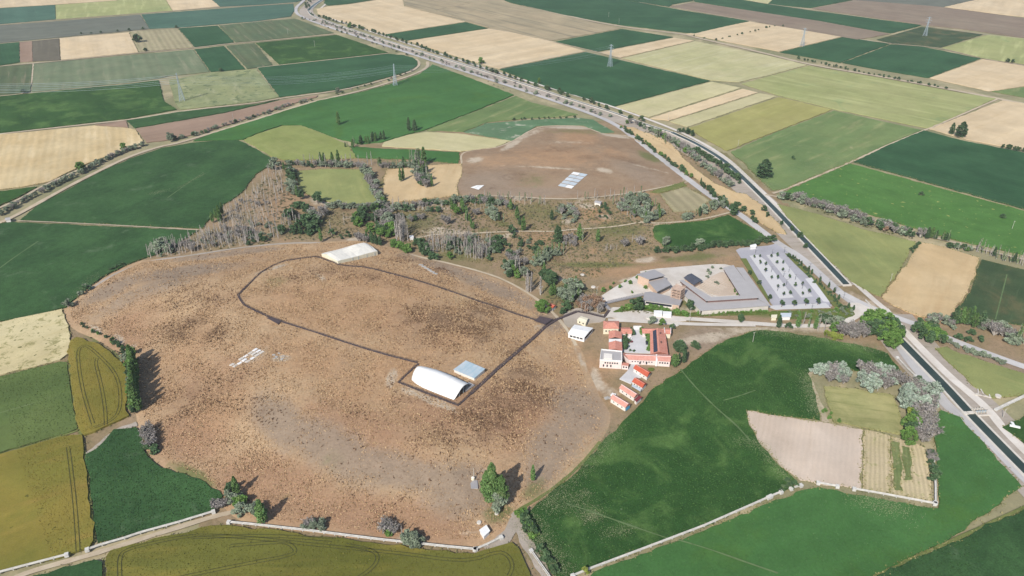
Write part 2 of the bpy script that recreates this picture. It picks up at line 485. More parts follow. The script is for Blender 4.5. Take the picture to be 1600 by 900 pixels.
M['gravel'] = F('white_gravel', A(232,224,214), A(220,210,198), 12, grain=(.8, .06), bump=.1)
M['dirt']   = F('pale_dirt_track', A(210,194,168), A(196,178,152), 12, patch=(A(166,150,116), 5, .6, .75, .5), grain=(.9, .09), bump=.15)
M['dust']   = F('dusty_verge', A(190,178,166), A(178,166,150), 18, patch=(A(136,132,108), 7, .55, .7, .7), grain=(.9, .12), bump=.15)
M['asphalt'] = F('worn_grey_road', A(212,208,205), A(200,196,194), 30, streak=(A(222,218,215), 60, 1.2, .5, .75, .6), grain=(.6, .05), bump=.05)
M['asphalt2'] = F('parking_asphalt', A(186,184,190), A(180,178,184), 20, patch=(A(170,168,174), 6, .6, .75, .5), grain=(.6, .04), bump=.05)
M['paving'] = F('light_paving', A(224,222,222), A(214,212,212), 15, grain=(.6, .05), bump=.05)
M['rut']    = plain('crushed_tyre_track', A(76,76,40), .95, .2, .3)
M['rutpale'] = plain('pale_field_path', A(104,136,86), .95, .2, .3)
M['concrete'] = plain('pale_concrete', A(226,218,206), .85, .1, .25)
M['concrete_grey'] = plain('grey_concrete', A(190,186,180), .85, .12, .3)
M['white']  = plain('white_paint', (.76,.75,.73,1), .6, .07, .22)
M['membrane'] = plain('cream_membrane', (.70,.67,.60,1), .6, .09, .25)
M['channel'] = plain('weathered_white_concrete', (.56,.54,.50,1), .85, .16, .5)
M['offwhite'] = plain('off_white_render', (.72,.67,.61,1), .8, .06, .4)
M['pinkwall'] = plain('pale_pink_render', (.74,.62,.58,1), .8, .06, .4)
M['cream_wall'] = plain('cream_wall', (.72,.66,.5,1), .8, .07, .4)
M['peach']  = plain('peach_timber_wall', A(222,192,168), .8, .08, .5)
M['greyroof'] = plain('grey_metal_roof', A(176,172,172), .45, .05, .15, spec=.4)
M['greyroof2'] = plain('light_grey_metal_roof', A(192,187,185), .5, .05, .15, spec=.4)
M['darkroof'] = plain('dark_slate_roof', A(92,94,104), .5, .1, .2)
M['brownband'] = plain('brown_clerestory', A(126,98,92), .7, .12, .6)
M['dark']   = plain('interior_shade_and_tyres', (.02,.02,.025,1), .7, .1, .5)  # near-black that paints the shade inside openings; also the car wheels
M['boardwalk'] = plain('dark_boardwalk', A(92,80,82), .8, .2, .8)
M['rail']   = plain('grey_rail', A(150,146,146), .6, .1, .5)
M['darkrail'] = plain('dark_rail', A(56,50,54), .6, .1, .5)
M['glass']  = plain('dark_window_glass', (.03,.035,.045,1), .15, .05, .5, spec=.6)
M['blue']   = plain('blue_panel', A(86,176,214), .4, .1, .3)
M['bluepale'] = F('faded_blue_sheet', A(186,206,216), A(206,214,220), 6, streak=(A(150,190,208), 30, 2.0, .45, .7, .7), grain=(.6, .05), bump=.05)
M['bluesheet'] = M['bluepale']
M['bluepale'] = F('white_blue_sheet', A(204,213,220), A(214,218,222), 6, streak=(A(178,204,216), 30, 2.0, .45, .7, .5), grain=(.6, .05), bump=.05)
M['solar']  = plain('solar_panel', (.035,.04,.06,1), .25, .1, .5, spec=.6)
M['timber'] = plain('weathered_timber', A(214,186,166), .8, .15, .6)
M['steel']  = plain('galvanised_steel', A(176,190,198), .45, .06, .4, spec=.4)
M['polewood'] = plain('pale_pole', A(206,202,190), .8, .08, .6)
M['darkred'] = plain('dark_red_sheet', A(136,62,64), .6, .1, .4)

def tile_mat(name, c, c2):
    t = NT(name, .85, .15)
    u = t.uv()
    sx = t.new('ShaderNodeSeparateXYZ'); t.ln(u, sx.inputs[0])
    w = t.math('SINE', t.math('MULTIPLY', sx.outputs[0], 2 * math.pi / .45))
    f = t.noise(t.pos(), .5, 5, .7)
    col = t.mix(t.ramp(f, .35, .68), c, c2)
    col = t.gain(col, t.remap(w, -1, 1, .93, 1.07))
    t.bump(w, .4, .06)
    return t.out(col)
M['tiles'] = tile_mat('terracotta_tiles', A(230,162,142), A(216,144,124))
M['tiles2'] = tile_mat('orange_terracotta_tiles', A(212,110,84), A(196,96,72))
M['tiles3'] = tile_mat('faded_terracotta_tiles', A(232,172,156), A(218,154,138))

def water_mat():
    t = NT('canal_water', .3, .3)
    p = t.pos()
    f = t.noise(p, .06, 3)
    col = t.mix(t.ramp(f, .35, .65), (.026,.044,.036,1), (.04,.06,.048,1))
    t.bump(t.noise(p, .8, 3), .12, .1)
    return t.out(col)
M['water'] = water_mat()

def leaf_mat(name, c1, c2, c3):
    t = NT(name, .7, .2)
    r = t.island()
    col = t.mix(t.ramp(r, 0, 1), c1, c2)
    col = t.mix(t.ramp(t.noise(t.pos(), .35, 2), .5, .75), col, c3)
    col = t.gain(col, t.remap(t.objrand(), 0, 1, .82, 1.18))
    return t.out(col)
M['leaf_poplar'] = leaf_mat('poplar_leaves', (.075,.15,.045,1), (.13,.22,.065,1), (.16,.22,.08,1))
M['leaf_dark'] = leaf_mat('dark_leaves', (.04,.085,.036,1), (.08,.135,.058,1), (.11,.155,.072,1))
M['leaf_green'] = leaf_mat('fresh_leaves', (.075,.16,.035,1), (.13,.23,.05,1), (.17,.24,.07,1))
M['leaf_grey'] = leaf_mat('silver_willow_leaves', (.15,.19,.125,1), (.24,.285,.195,1), (.23,.245,.18,1))
M['leaf_mauve'] = leaf_mat('grey_tamarisk_twigs', (.185,.165,.15,1), (.28,.255,.24,1), (.17,.17,.125,1))
M['leaf_silver'] = leaf_mat('silver_leaves', (.22,.28,.21,1), (.33,.39,.31,1), (.34,.35,.30,1))
M['leaf_lime'] = leaf_mat('lime_leaves', (.16,.20,.03,1), (.24,.27,.06,1), (.2,.22,.05,1))
M['leaf_brown'] = leaf_mat('dead_bronze_leaves', (.22,.13,.08,1), (.30,.20,.13,1), (.26,.2,.16,1))
M['bark'] = plain('grey_bark', (.16,.13,.10,1), .9, .2, .8)
M['barkpale'] = plain('bleached_bark', (.43,.39,.35,1), .9, .15, .8)
# ------------------------------------------------------------------ ground, mounds, fields
def quad_sheet(name, x0, y0, x1, y1, z, mat):
    return props(mk(name, [(x0,y0,z),(x1,y0,z),(x1,y1,z),(x0,y1,z)], [(0,1,2,3)], mat, uvs=[(x0,y0),(x1,y0),(x1,y1),(x0,y1)]), None, None, None, 'structure')
M['plain'] = F('farmland_plain', A(170,160,126), A(140,140,104), 160, patch=(A(196,180,146), 90, .5, .6, .7), grain=(2.0, .12))
quad_sheet('ground', -15000, -6000, 15000, 22000, -0.9, M['plain'])

def paint(xy, spots, seedv=0):
    """soft-edged cover value per ground point from survey ellipses (x, y, rx, ry, tilt deg, strength)"""
    out = np.zeros(len(xy))
    for s in spots:
        px, py, rx, ry = s[:4]; tilt = s[4] if len(s) > 4 else 0; st = s[5] if len(s) > 5 else 1.0
        c = P(px, py); k = metre_px(py); f = foreshort(py)
        # local axes on the ground of the picture's right and up directions
        dx = (xy[:, 0] - c.x) / k; dy = -(xy[:, 1] - c.y) / k * f
        t = math.radians(tilt); u = dx * math.cos(t) + dy * math.sin(t); v = -dx * math.sin(t) + dy * math.cos(t)
        r = np.sqrt((u / rx) ** 2 + (v / ry) ** 2)
        out = np.maximum(out, st * np.clip(1.35 - r * .9, 0, 1))
    return out

def terrain(name, poly, step, hfun, mat, layers, margin=12, zoff=0.0, lumps=0.0, clip=True):
    xs = [p[0] for p in poly]; ys = [p[1] for p in poly]
    nx = int((max(xs) - min(xs) + 2 * margin) / step) + 2; ny = int((max(ys) - min(ys) + 2 * margin) / step) + 2
    gx = min(xs) - margin + np.arange(nx) * step; gy = min(ys) - margin + np.arange(ny) * step
    X, Y = np.meshgrid(gx, gy); X = X.ravel(); Y = Y.ravel()
    d, ins = seg_dist(X, Y, poly)
    Z = hfun(X, Y) + zoff
    if lumps:
        from mathutils import noise as mn
        Z = Z + np.array([mn.noise(Vector((a * .06, b * .06, 3))) for a, b in zip(X, Y)]) * lumps * np.clip(d / 10, 0, 1)
    keep = ins | (d < margin * .8)
    idx = np.arange(nx * ny).reshape(ny, nx)
    q = np.stack([idx[:-1, :-1], idx[:-1, 1:], idx[1:, 1:], idx[1:, :-1]], -1).reshape(-1, 4)
    q = q[keep[q].all(1)]
    used = np.unique(q); re = np.full(nx * ny, -1); re[used] = np.arange(len(used))
    V = np.stack([X, Y, Z], 1)[used]
    o = mk(name, V.tolist(), re[q].tolist(), mat, smooth=True)
    for nm, spots in layers.items():
        a = o.data.attributes.new(nm, 'FLOAT', 'POINT')
        a.data.foreach_set('value', paint(V, spots).astype(np.float32))
    return props(o, None, None, None, 'structure')

EAST_LAYERS = {
 'red': [(300,680,70,40,20,.9),(420,760,120,40,16),(600,810,150,34,8),(560,670,120,40,20,.8),(700,640,100,40,0,.8),(800,640,80,50,-20,.9),(330,600,90,60,0,.6),(200,520,60,30,30,.7),(640,500,80,30,0,.5),(880,590,26,50,0,.6)],
 'bare': [(440,660,70,26,32),(520,700,110,30,24),(600,730,80,26,10),(720,762,60,40,0),(660,745,50,22,0),(870,690,58,34,-32),(905,640,40,46,-70),(850,735,40,22,-35),
          (290,425,80,16,-8),(180,450,40,20,-30),(250,445,50,18,-12,.8),(390,392,50,6,-4),(330,400,60,6,-6),(760,445,90,12,22),(700,420,60,8,18),(640,400,30,8,10,.7),(860,500,26,20,20),(200,465,50,18,-30,.7),(820,470,30,12,30,.8)],
 'rust': [(520,480,120,36,8),(600,440,90,24,12),(620,570,60,34,0,.8),(480,560,80,30,20,.8),(300,540,50,40,0,.6),(700,530,50,22,10,.7),(560,610,60,26,10,.8),(340,640,50,40,0,.6)],
 'green': [(430,440,24,12,0,.5),(520,722,24,18,0,.4),(780,800,26,16,-20,.8),(835,765,26,14,-35,.7),(300,742,50,10,22,.9),(720,470,18,18,0,.35),(440,778,20,8,0,.4)],
 'dark': [(690,505,75,32,6,.8),(750,500,36,40,10,1.15),(745,490,24,22,10,1.3),(790,545,26,18,0,.7),(660,490,50,22,0,.6),(805,620,70,38,-30,.8),(760,650,90,40,-20,.75),(820,590,40,26,0,.7),(700,680,60,24,0,.6),(290,515,40,22,0,.7),(340,520,30,18,0,.6),(290,465,40,18,0,.5),
          (510,425,30,12,0,.6),(560,430,50,10,8,.55),(690,440,40,8,12,.4),(640,625,40,10,0,.4),(560,640,22,9,0,.5),(310,620,60,40,0,.5),(640,408,50,10,12,.55),(690,425,24,10,0,.6),(590,600,30,14,0,.3),(740,600,20,10,0,.5),(470,435,30,10,0,.4),(400,640,40,20,0,.4),(330,470,30,14,0,.5)],
 'pale': [(640,612,18,5,20),(665,622,30,5,25),(695,633,26,5,25),(612,590,8,14,0),(425,420,22,4,-25),(150,515,20,4,24),(185,532,18,5,30),(202,548,5,10,0),(500,432,14,3,30),(440,560,16,5,0),(400,556,24,10,-30,.6),(845,512,12,6,0,.6),(640,842,50,6,8,.5),(740,832,30,6,0,.5),(908,562,5,22,-20,.7)],
}
terrain('mound', EAST, 3.0, lambda x, y: mound_h(x, y, 'east'), M['mound'], EAST_LAYERS, lumps=.5)
WEST_LAYERS = {
 'bare': [(760,285,60,22,0,.8),(820,300,90,8,0,.9),(1000,270,50,16,20,.7),(800,262,60,7,5,.5)],
 'rust': [(905,215,34,14,0,.9),(860,245,90,20,0,.7),(960,240,30,10,10,.6),(780,250,50,14,0,.6)],
 'green': [(1015,245,20,8,20,.8),(900,205,60,6,0,.5),(830,282,36,12,0,.4)],
 'dark': [(915,246,24,5,0,.5),(870,232,50,10,0,.5),(800,275,40,12,0,.5),(980,250,40,8,10,.5),(760,292,30,8,0,.5)],
 'pale': [(900,199,50,3,0,.9),(960,212,24,3,10,.9),(800,226,20,5,-30,.9),(860,262,70,2,3,.6),(890,222,40,3,0,.5),(1010,262,40,2,12,.6),(742,250,14,5,0,.8),(945,266,14,4,10,.8),(820,212,40,6,-20,.6)],
}
terrain('mound', WEST, 4.0, lambda x, y: mound_h(x, y, 'west'), M['mound2'], WEST_LAYERS, lumps=.4)

SCRUB_PX = [(60,520),(240,400),(300,340),(430,240),(600,225),(760,190),(1000,190),(1130,240),(1340,420),(1700,480),(1700,620),(1500,600),(1430,600),(1300,560),(1180,520),(1120,560),(1000,640),(900,760),(800,840),(880,930),(700,920),(380,830),(300,800),(120,700)]
_rs = random.Random(21)
def RS(kind, n):
    """small scattered patches over the dry river land"""
    out = []
    while len(out) < n:
        x = _rs.uniform(430, 1140); y = _rs.uniform(262, 450)
        if y > 385 and x < 800: continue
        out.append((x, y, _rs.uniform(5, 22), _rs.uniform(2, 6), _rs.uniform(-25, 25), _rs.uniform(.5, .95)))
    return out
SCRUB_LAYERS = {
 'bare': [(700,350,50,22,0,.8),(1100,530,60,18,-10,.9),(560,372,60,14,0,.5),(440,340,40,40,0,.4),(1110,525,40,16,0,1),(840,815,20,60,-60,.8),(1560,570,90,22,16,.9)],
 'rust': [(860,370,60,12,0,.7),(930,335,26,14,20,1),(960,425,70,7,0,.8),(1000,420,110,20,0,.7),(860,460,40,12,30,.5),(930,590,30,50,0,.8),(450,320,40,40,0,.6),(900,540,24,30,0,.5),(1140,410,50,12,0,.5),(960,620,20,24,0,.6),(1440,495,40,10,10,.8)] + RS('rust', 36),
 'green': [(935,413,80,5,0,.9),(960,358,60,12,0,.7),(1080,402,60,7,-6,.7),(840,330,60,18,0,.55),(480,350,60,30,0,.5),(640,345,60,20,0,.6),(720,395,60,16,0,.6),(880,455,40,18,0,.8),(600,300,20,40,0,.6),(1100,470,80,10,0,.8),(180,560,30,30,40,.9),(150,525,30,8,25,.9),(830,850,16,50,-25,.8),(345,760,40,16,20,.9),(1280,490,60,10,0,.9),(1330,560,60,10,0,.8),(1130,250,60,30,40,.5),(1300,345,120,12,16,.7),(1040,482,60,6,0,.9),(1240,492,80,5,0,.9)] + RS('green', 46),
 'dark': [(780,350,60,20,0,.35),(420,310,40,30,0,.35),(700,380,60,12,0,.4),(880,380,40,14,0,.35)] + RS('dark', 30),
 'pale': [(700,362,44,4,2,.9),(840,450,18,4,28,.6),(1040,485,70,10,0,.7),(1180,515,70,5,0,.8),(1270,512,60,7,0,.8),(900,500,24,12,0,.8),(940,600,8,26,0,.6),(1360,480,60,20,30,.6),(955,612,12,16,-40,.6),(1100,528,50,8,-8,.8),(925,585,4,30,-10,.8)] + RS('pale', 30),
}
terrain('scrubland', [ray_hit(*p) for p in SCRUB_PX], 5.0, lambda x, y: np.zeros(len(x)), M['scrub'], SCRUB_LAYERS, margin=10, zoff=-0.45)

FIELD_N = [0]
def field(mat, pts, h=0.3, label=None, edge=None, name='crop_field', crop_mat=None):
    """a field as a thin slab as tall as its crop; UVs run along its rows"""
    k = FIELD_N[0]; FIELD_N[0] += 1
    z = h + 0.006 * (k % 40)
    Q = [ray_hit(p[0], p[1], 0.0) for p in pts]
    n = len(Q)
    a = sum(Q[i][0] * Q[(i + 1) % n][1] - Q[(i + 1) % n][0] * Q[i][1] for i in range(n))
    if a < 0: Q = Q[::-1]
    if edge is None:
        L = [(Q[i][0] - Q[(i + 1) % n][0]) ** 2 + (Q[i][1] - Q[(i + 1) % n][1]) ** 2 for i in range(n)]
        i = L.index(max(L)); d = Vector((Q[(i + 1) % n][0] - Q[i][0], Q[(i + 1) % n][1] - Q[i][1]))
    else:
        p0, p1 = ray_hit(*edge[0]), ray_hit(*edge[1]); d = Vector((p1[0] - p0[0], p1[1] - p0[1]))
    d.normalize()
    # uneven outline: points every few metres, nudged
    R = []
    for i in range(n):
        a_, b_ = Vector(Q[i]), Vector(Q[(i + 1) % n]); L = (b_ - a_).length
        m = max(1, min(90, int(L / 5))); nn = Vector((-(b_ - a_).y, (b_ - a_).x)).normalized()
        for j in range(m):
            w = 0 if j == 0 else random.gauss(0, .5) + .7 * math.sin(j * .9 + i) * random.random()
            R.append(a_.lerp(b_, j / m) + nn * w)
    vs = [(p.x, p.y, z) for p in R] + [(p.x, p.y, -0.5) for p in R]
    m = len(R)
    fs = [tuple(range(m))] + [(i, m + i, m + (i + 1) % m, (i + 1) % m) for i in range(m)]
    uv = [(p.x * d.x + p.y * d.y, -p.x * d.y + p.y * d.x) for p in R] * 2
    FREC.append(([(p.x, p.y) for p in R], d, z, mat))
    o = mk(name, vs, fs, M[mat], uvs=uv)
    return props(o, label, None, None, 'structure')

FREC = []
FIELDS = [
 # far left block
 ('wheat', [(-70,-22),(205,-22),(182,0.5),(86,7),(0,12),(-70,16.5)]),
 ('teal', [(-70,17.5),(0,13),(86,7.8),(87,30),(0,37.5),(-70,43.5)]),
 ('yelgreen', [(87,7.8),(183,1),(240,-22),(252,-22),(259,0),(269,16.5),(88,30)]),
 ('wheat', [(260,0),(253,-22),(318,-22),(331,0),(343,10),(270,16.3)]),
 ('teal', [(332,0),(319,-22),(480,-22),(474,0),(462,3),(400,7.8),(344,10.3)]),
 ('greyfal', [(-70,45),(0,40),(219,23),(233,45),(0,67),(-70,73)]),
 ('teal', [(221,22.7),(400,9.5),(458,6),(460,16),(454,25.5),(400,33),(279,43),(234,45)]),
 ('beet', [(-70,75),(0,68.5),(30,66),(31,97),(0,102),(-70,108)]),
 ('redfal', [(30.5,66),(50,64.3),(51,96),(31.5,97)]),
 ('darkfal', [(50.5,64.3),(92,60.2),(94,93.5),(51.5,96)]),
 ('wheat', [(93.5,60),(201,50.5),(216,81.5),(95.5,93.5)]),
 ('stripes', [(204,49),(277,44.8),(302,73.5),(218,81.3)], .2, None, ((204,49),(218,81))),
 ('beet', [(279,44.6),(340,40),(366,66),(304,73.3)]),
 ('stripes2', [(341.5,39.8),(400,34.3),(461,29),(480,36),(522,51.5),(400,63.7),(368,66)], .25, None, ((341,40),(368,66))),
 ('stripes2', [(-70,111),(0,104.5),(50,100.5),(47,144),(0,148.5),(-70,154)], .25, None, ((50,100),(47,144))),
 ('mottle', [(53,100),(302,77.5),(327,112),(262,119),(250,122),(198,129.3),(50,143.5)], .25, None, ((302,77),(327,112))),
 ('beet', [(304,77.2),(350,72),(383.5,108),(329.5,112)]),
 ('stripes2', [(353.5,71.7),(398,67.3),(426,101.5),(386.5,107.5)], .25, None, ((353,71),(386,107))),
 ('maize', [(400,67.3),(526,54.5),(560,66),(606,82),(437,101)]),
 ('beet', [(403,106),(606,84.3),(628,86),(645,90),(652.5,96),(652,102),(641,110),(610,119.5),(540,138),(437,151.5)]),
 ('weeds', [(264,125.5),(330,113.5),(400,108),(435.5,151.5),(400,158.5),(283,171),(274,162)], .3, None, ((400,108),(436,151))),
 ('maize', [(-70,157.5),(0,150.8),(198,131.5),(248,125.5),(256,158),(276,171),(200,185),(140,191.5),(0,207.5),(-70,214.5)], .3),
 ('redfal', [(148,195),(197,189),(200,199),(172,197)]),
 ('beet2', [(198,188.8),(283,174.5),(400,163),(436,156),(350,176),(211,200)]),
 ('redfal', [(212,201.5),(350,177.5),(437,157.5),(497,149),(494,152),(470,158),(440,168),(400,181),(330,203),(275,217),(229,223),(220,211)]),
 ('wheat3', [(-70,224),(0,210.5),(148,196.5),(172,198.5),(200,200.5),(211,203),(218,212),(224,223),(208,229.5),(188,237),(125,260),(77,284),(40,291),(0,296.5),(-70,305)], .35, None, ((120,262),(124,197))),
 ('maize', [(-70,307.5),(0,299),(58,292),(38,303),(0,321),(-70,345)]),
 # middle left
 ('beet2', [(32,344),(60,321),(104,298),(152,272),(202,249),(252,232),(300,223.5),(345,220),(373,219.5),(398,232),(424,247),(420,260),(400,272),(378,301),(348,322),(328,342),(316,357)], .5, None, ((30,360),(380,225))),
 ('beet2', [(-70,358),(20,347.5),(310,361),(284,376),(276,389),(226,403),(213,408),(172,426),(132,452),(104,480),(60,491),(0,501.5),(-70,513)], .5, None, ((30,380),(300,262))),
 ('ripeweed', [(-70,519),(0,504.5),(97,483.5),(101,492),(104,504),(110,525),(108,552),(94,562.5),(0,586.5),(-70,603)], .5, None, ((0,540),(100,505))),
 ('clover', [(-70,606),(0,589.5),(94,566),(105,567),(108,590),(112,622),(121,670),(60,690),(0,708),(-70,727)], .5, None, ((0,600),(94,575))),
 ('olive', [(111,533),(120,528),(148,536),(170,549),(190,567),(203,585),(206,595),(203,612),(196,634),(202,650),(165,667),(131,681),(124,671),(117,640),(113,610),(107,562)], .8, None, ((125,560),(140,660))),
 ('olive', [(-70,730),(0,711.5),(60,694),(112,681),(129,681),(131,700),(136,750),(141,790),(146,830),(146,846),(140,856),(110,866),(0,892),(-70,912)], .8, None, ((0,800),(140,760))),
 ('beet2', [(134.5,711),(150,703),(178,672),(213,669),(221,680),(225,705),(240,723),(252,732),(310,749),(343,768),(348,776),(335,797),(280,814),(190,838),(153,848),(148,822),(141,760)], .6, None, ((180,690),(185,830))),
 ('olive2', [(168,869),(173,862),(240,843),(330,823),(355,822),(450,833),(550,845.5),(640,858),(740,867),(785,853),(800,849),(811,859),(820,880),(832,915),(850,960),(160,960),(165,905)], .8, None, ((180,880),(780,880))),
 ('beet2', [(52,901),(100,887),(150,876),(160,879),(160,905),(158,960),(0,960)], .6),
 # centre top
 ('lucerne', [(676,101),(720,117),(760,132),(803,148.5),(735,176),(664,203),(636,210),(597,222),(560,225),(520,214),(492,203),(470,195),(440,195.5),(400,209),(380,218),(330,219),(302,220.5),(330,209.5),(400,188),(450,172),(500,157),(560,145.5),(620,129),(655,116),(670,106)], .4, None, ((480,190),(760,140))),
 ('lightmeadow', [(381,219),(400,210.5),(441,197),(471,196.5),(510,211.5),(545,228),(556,247),(500,249),(444,250),(426,245)], .4),
 ('lucerne', [(546.5,228.5),(600,233),(640,234),(718,238.5),(716,255.5),(640,249),(558,247)], .3),
 ('cream2', [(600,222.5),(636,211.5),(666,206.5),(720,209.5),(798,220.5),(774,230),(720,236.5),(640,231),(597,228.5)], .3),
 ('grass1', [(667,203.3),(735,177),(806,150),(830,160),(870,170),(903,179),(870,183),(830,184),(800,187),(762,191),(724,206)], .3, None, ((670,203),(805,151))),
 ('whitish', [(725,206.5),(762,192.5),(830,187.5),(908,184.5),(926,187),(945,198),(960,206.5),(940,208),(912,196),(870,195),(838,197),(800,220)], .3),
 ('wheat2', [(605,264.5),(648,262.5),(668,258.5),(721,255.5),(723,268),(714,292),(716,305),(680,309),(640,313.5),(609,317),(598,300),(600,276)], .2),
 ('grass2', [(463,267.5),(508,264),(564,265),(578,292),(591,317),(545,320.5),(518,317),(484,305),(468,297)], .3),
 ('maize', [(1023,353),(1100,345.5),(1138,336),(1165,351),(1190,365),(1202,377),(1130,382),(1062,389),(1036,385),(1021,369)], .4),
 ('stripes', [(1031,303),(1072,292),(1109,313),(1088,330),(1052,331)], .15, None, ((1031,303),(1060,330))),
 ('verge', [(1015,300),(1068,284),(1074,290),(1030,302)], .15),
 ('wheat2', [(978,199),(990,199),(1000,204),(1022,212),(1045,222),(1058,235),(1068,248),(1084,262),(1100,275),(1116,287),(1132,293),(1150,301),(1167,304),(1176,312),(1190,320),(1200,334),(1212,345),(1225,360),(1228,366),(1216,364),(1190,349),(1158,328),(1128,308),(1083,276),(1050,252),(1020,232)], .3),
 # centre and right, beyond the canal
 ('beet', [(513,8.5),(506,5),(516,-22),(595,-22),(587,-1),(542,6)]),
 ('wheat', [(495,14),(513,10),(542,7.5),(587,0.5),(612,-9),(626,-10),(632,10),(727,34),(690,39.5),(602,53.5),(572,45),(545,36.5),(497,22)]),
 ('tanstripe', [(628,-10),(640,-22),(730,-22),(706,0),(735,5),(680,16),(764,43.5),(728,33.5),(634,10)], .2, None, ((634,10),(728,33))),
 ('tanstripe', [(681,16),(736,5),(706,0),(731,-22),(800,-22),(786,0),(800,6),(880,24),(970,44.5),(862,63.5),(766,43.5)], .2, None, ((681,16),(862,63))),
 ('beet', [(602,54),(728,35),(762,44),(636,63)]),
 ('wheat', [(639,64),(764,44.8),(800,51),(862,65),(914,80),(800,103),(779,107.5),(700,84)]),
 ('beet', [(869,65),(972,45.5),(1052,58),(935,80.5)]),
 ('wheat', [(939,82),(1053,59.2),(1084,63.5),(970,90)]),
 ('beet', [(781,108.5),(800,104.5),(915,81.5),(1109,126.5),(960,166),(895,148),(830,127)]),
 ('cream', [(973,91),(1086,64.5),(1200,87),(1261,101.5),(1200,118),(1155,128),(1111,125.5)]),
 ('yelgreen', [(1263,103),(1380,122.5),(1500,145),(1556,154),(1450,200.5),(1301,170),(1216,149),(1200,144),(1159,131)], .3, None, ((1263,103),(1556,154))),
 ('cream2', [(963,167),(1112,128),(1157,137.5),(1014,183)]),
 ('wheat', [(1016,185),(1160,139),(1184,144.5),(1045,188.5)]),
 ('cream2', [(1047,190),(1187,146),(1213,150.5),(1150,172),(1074,198.5)]),
 ('khaki', [(1077,200.5),(1160,171),(1217,152),(1300,171.5),(1200,210),(1136,235.5),(1120,227),(1090,210)], .3),
 ('grass1', [(1142,238),(1200,212),(1303,173),(1440,203.5),(1385,226),(1329,252),(1222,296),(1206,297),(1182,275),(1160,252)], .2, None, ((1142,238),(1303,173))),
 ('beet', [(1334,253),(1387,227.5),(1443,204),(1500,219),(1600,239),(1700,260),(1700,352),(1600,326.5)], .4, None, ((1334,253),(1600,326))),
 ('weedy', [(1220,302),(1328,256),(1600,330),(1700,356),(1700,424),(1600,398),(1490,374),(1425,355),(1330,326),(1272,311)], .4, None, ((1328,256),(1600,330))),
 ('grass2', [(1215,319),(1275,334),(1350,359),(1430,378),(1419,400),(1398,432),(1376,463),(1366,460),(1330,440),(1275,387),(1230,340)], .25),
 ('wheat2', [(1437,379),(1473,386),(1530,403),(1524,425),(1514,450),(1487,495),(1440,495),(1395,477),(1378,465),(1392,445),(1420,408)], .25, None, ((1437,379),(1395,477))),
 ('furrow_dark', [(1534,406),(1600,422),(1700,446),(1700,540),(1600,508),(1540,500),(1500,480),(1518,450)], .4, None, ((1600,422),(1575,500))),
 ('grass2', [(1462,545),(1478,542),(1500,553),(1600,584),(1700,614),(1700,646),(1600,616),(1552,622),(1520,603),(1482,566)], .2),
 ('maize', [(1566,668),(1600,651),(1700,622),(1700,760),(1612,700)], .4),
 # far right top
 ('beet', [(786,0),(800,-22),(970,-22),(975,0),(1071,17),(1170,33),(1085,52.5),(970,39),(880,23),(802,5)]),
 ('beet', [(972,-1),(975,-22),(1060,-22),(1083,1),(1050,7),(1046,10.5)]),
 ('brownfal', [(1048,10),(1085,3.5),(1200,21),(1280,33),(1390,53),(1340,62),(1200,38),(1172,32)]),
 ('beet', [(1086,2.5),(1062,-22),(1100,-22),(1160,0),(1200,7),(1270,17),(1440,39.5),(1392,52),(1300,36),(1200,21)], .3, None, ((1086,2.5),(1392,52))),
 ('cream', [(1105,-22),(1230,-22),(1205,1),(1200,6),(1160,-1)]),
 ('beet', [(1200,6),(1206,1),(1232,-22),(1330,-22),(1332,0),(1266,12.5)]),
 ('brownfal', [(1268,13.5),(1334,0.5),(1400,4),(1480,12),(1560,23),(1700,42),(1700,80),(1600,59),(1500,45),(1442,39)], .2, None, ((1268,13),(1442,39))),
 ('greyfal', [(1334,0),(1336,-22),(1560,-22),(1522,0),(1474,11)]),
 ('wheat', [(1476,11),(1524,0),(1562,-22),(1700,-22),(1700,38),(1560,22)]),
 ('wheat', [(1072,53),(1172,33.5),(1200,38.5),(1316,57),(1217,80.5),(1140,66)]),
 ('beet', [(1219,81.5),(1319,57.5),(1390,69),(1340,87),(1313,98)]),
 ('beet', [(1316,98),(1392,69.5),(1440,73),(1532,91.5),(1450,121.5),(1380,110)]),
 ('furrow_dark', [(1370,62),(1440,42),(1535,54),(1470,74),(1394,68)], .3, None, ((1394,68),(1470,50))),
 ('yelgreen', [(1472,75),(1544,54.5),(1600,60.5),(1700,84),(1700,120),(1600,100),(1536,91)]),
 ('wheat', [(1453,122),(1536,92.5),(1600,103),(1700,124),(1660,126),(1546,142.5)]),
 ('grass1', [(1550,143),(1660,128),(1700,130),(1700,176),(1600,152)]),
 ('wheat', [(1452,201.5),(1566,157),(1600,162),(1700,184),(1700,256),(1600,235),(1510,218)]),
 # foreground right
 ('maize', [(1200,517),(1290,529),(1360,544),(1387,553),(1406,580),(1398,588),(1340,579),(1290,574),(1268,577),(1262,585),(1272,612),(1278,640),(1281,656),(1220,649),(1165,640),(1170,665),(1184,690),(1215,727),(1246,755),(1234,763),(1200,777),(1100,822),(1000,859),(918,888),(892,899),(878,905),(862,896),(842,864),(816,820),(817,806),(852,780),(902,738),(942,690),(962,674),(1026,604),(1063,580),(1101,552),(1141,529),(1176,518)], .5, None, ((830,860),(1240,700))),
 ('lucerne', [(928,894),(1000,867),(1100,830),(1200,787),(1256,766),(1278,762),(1335,774),(1400,785),(1466,795),(1467,760),(1464,720),(1460,680),(1462,650),(1470,641),(1500,652),(1528,683),(1578,740),(1596,760),(1480,845),(1365,898),(1300,960),(860,960)], .35, None, ((900,960),(1560,730))),
 ('beet2', [(1600,796),(1720,742),(1720,960),(1330,960),(1370,900),(1482,850)], .5, None, ((1370,900),(1600,796))),
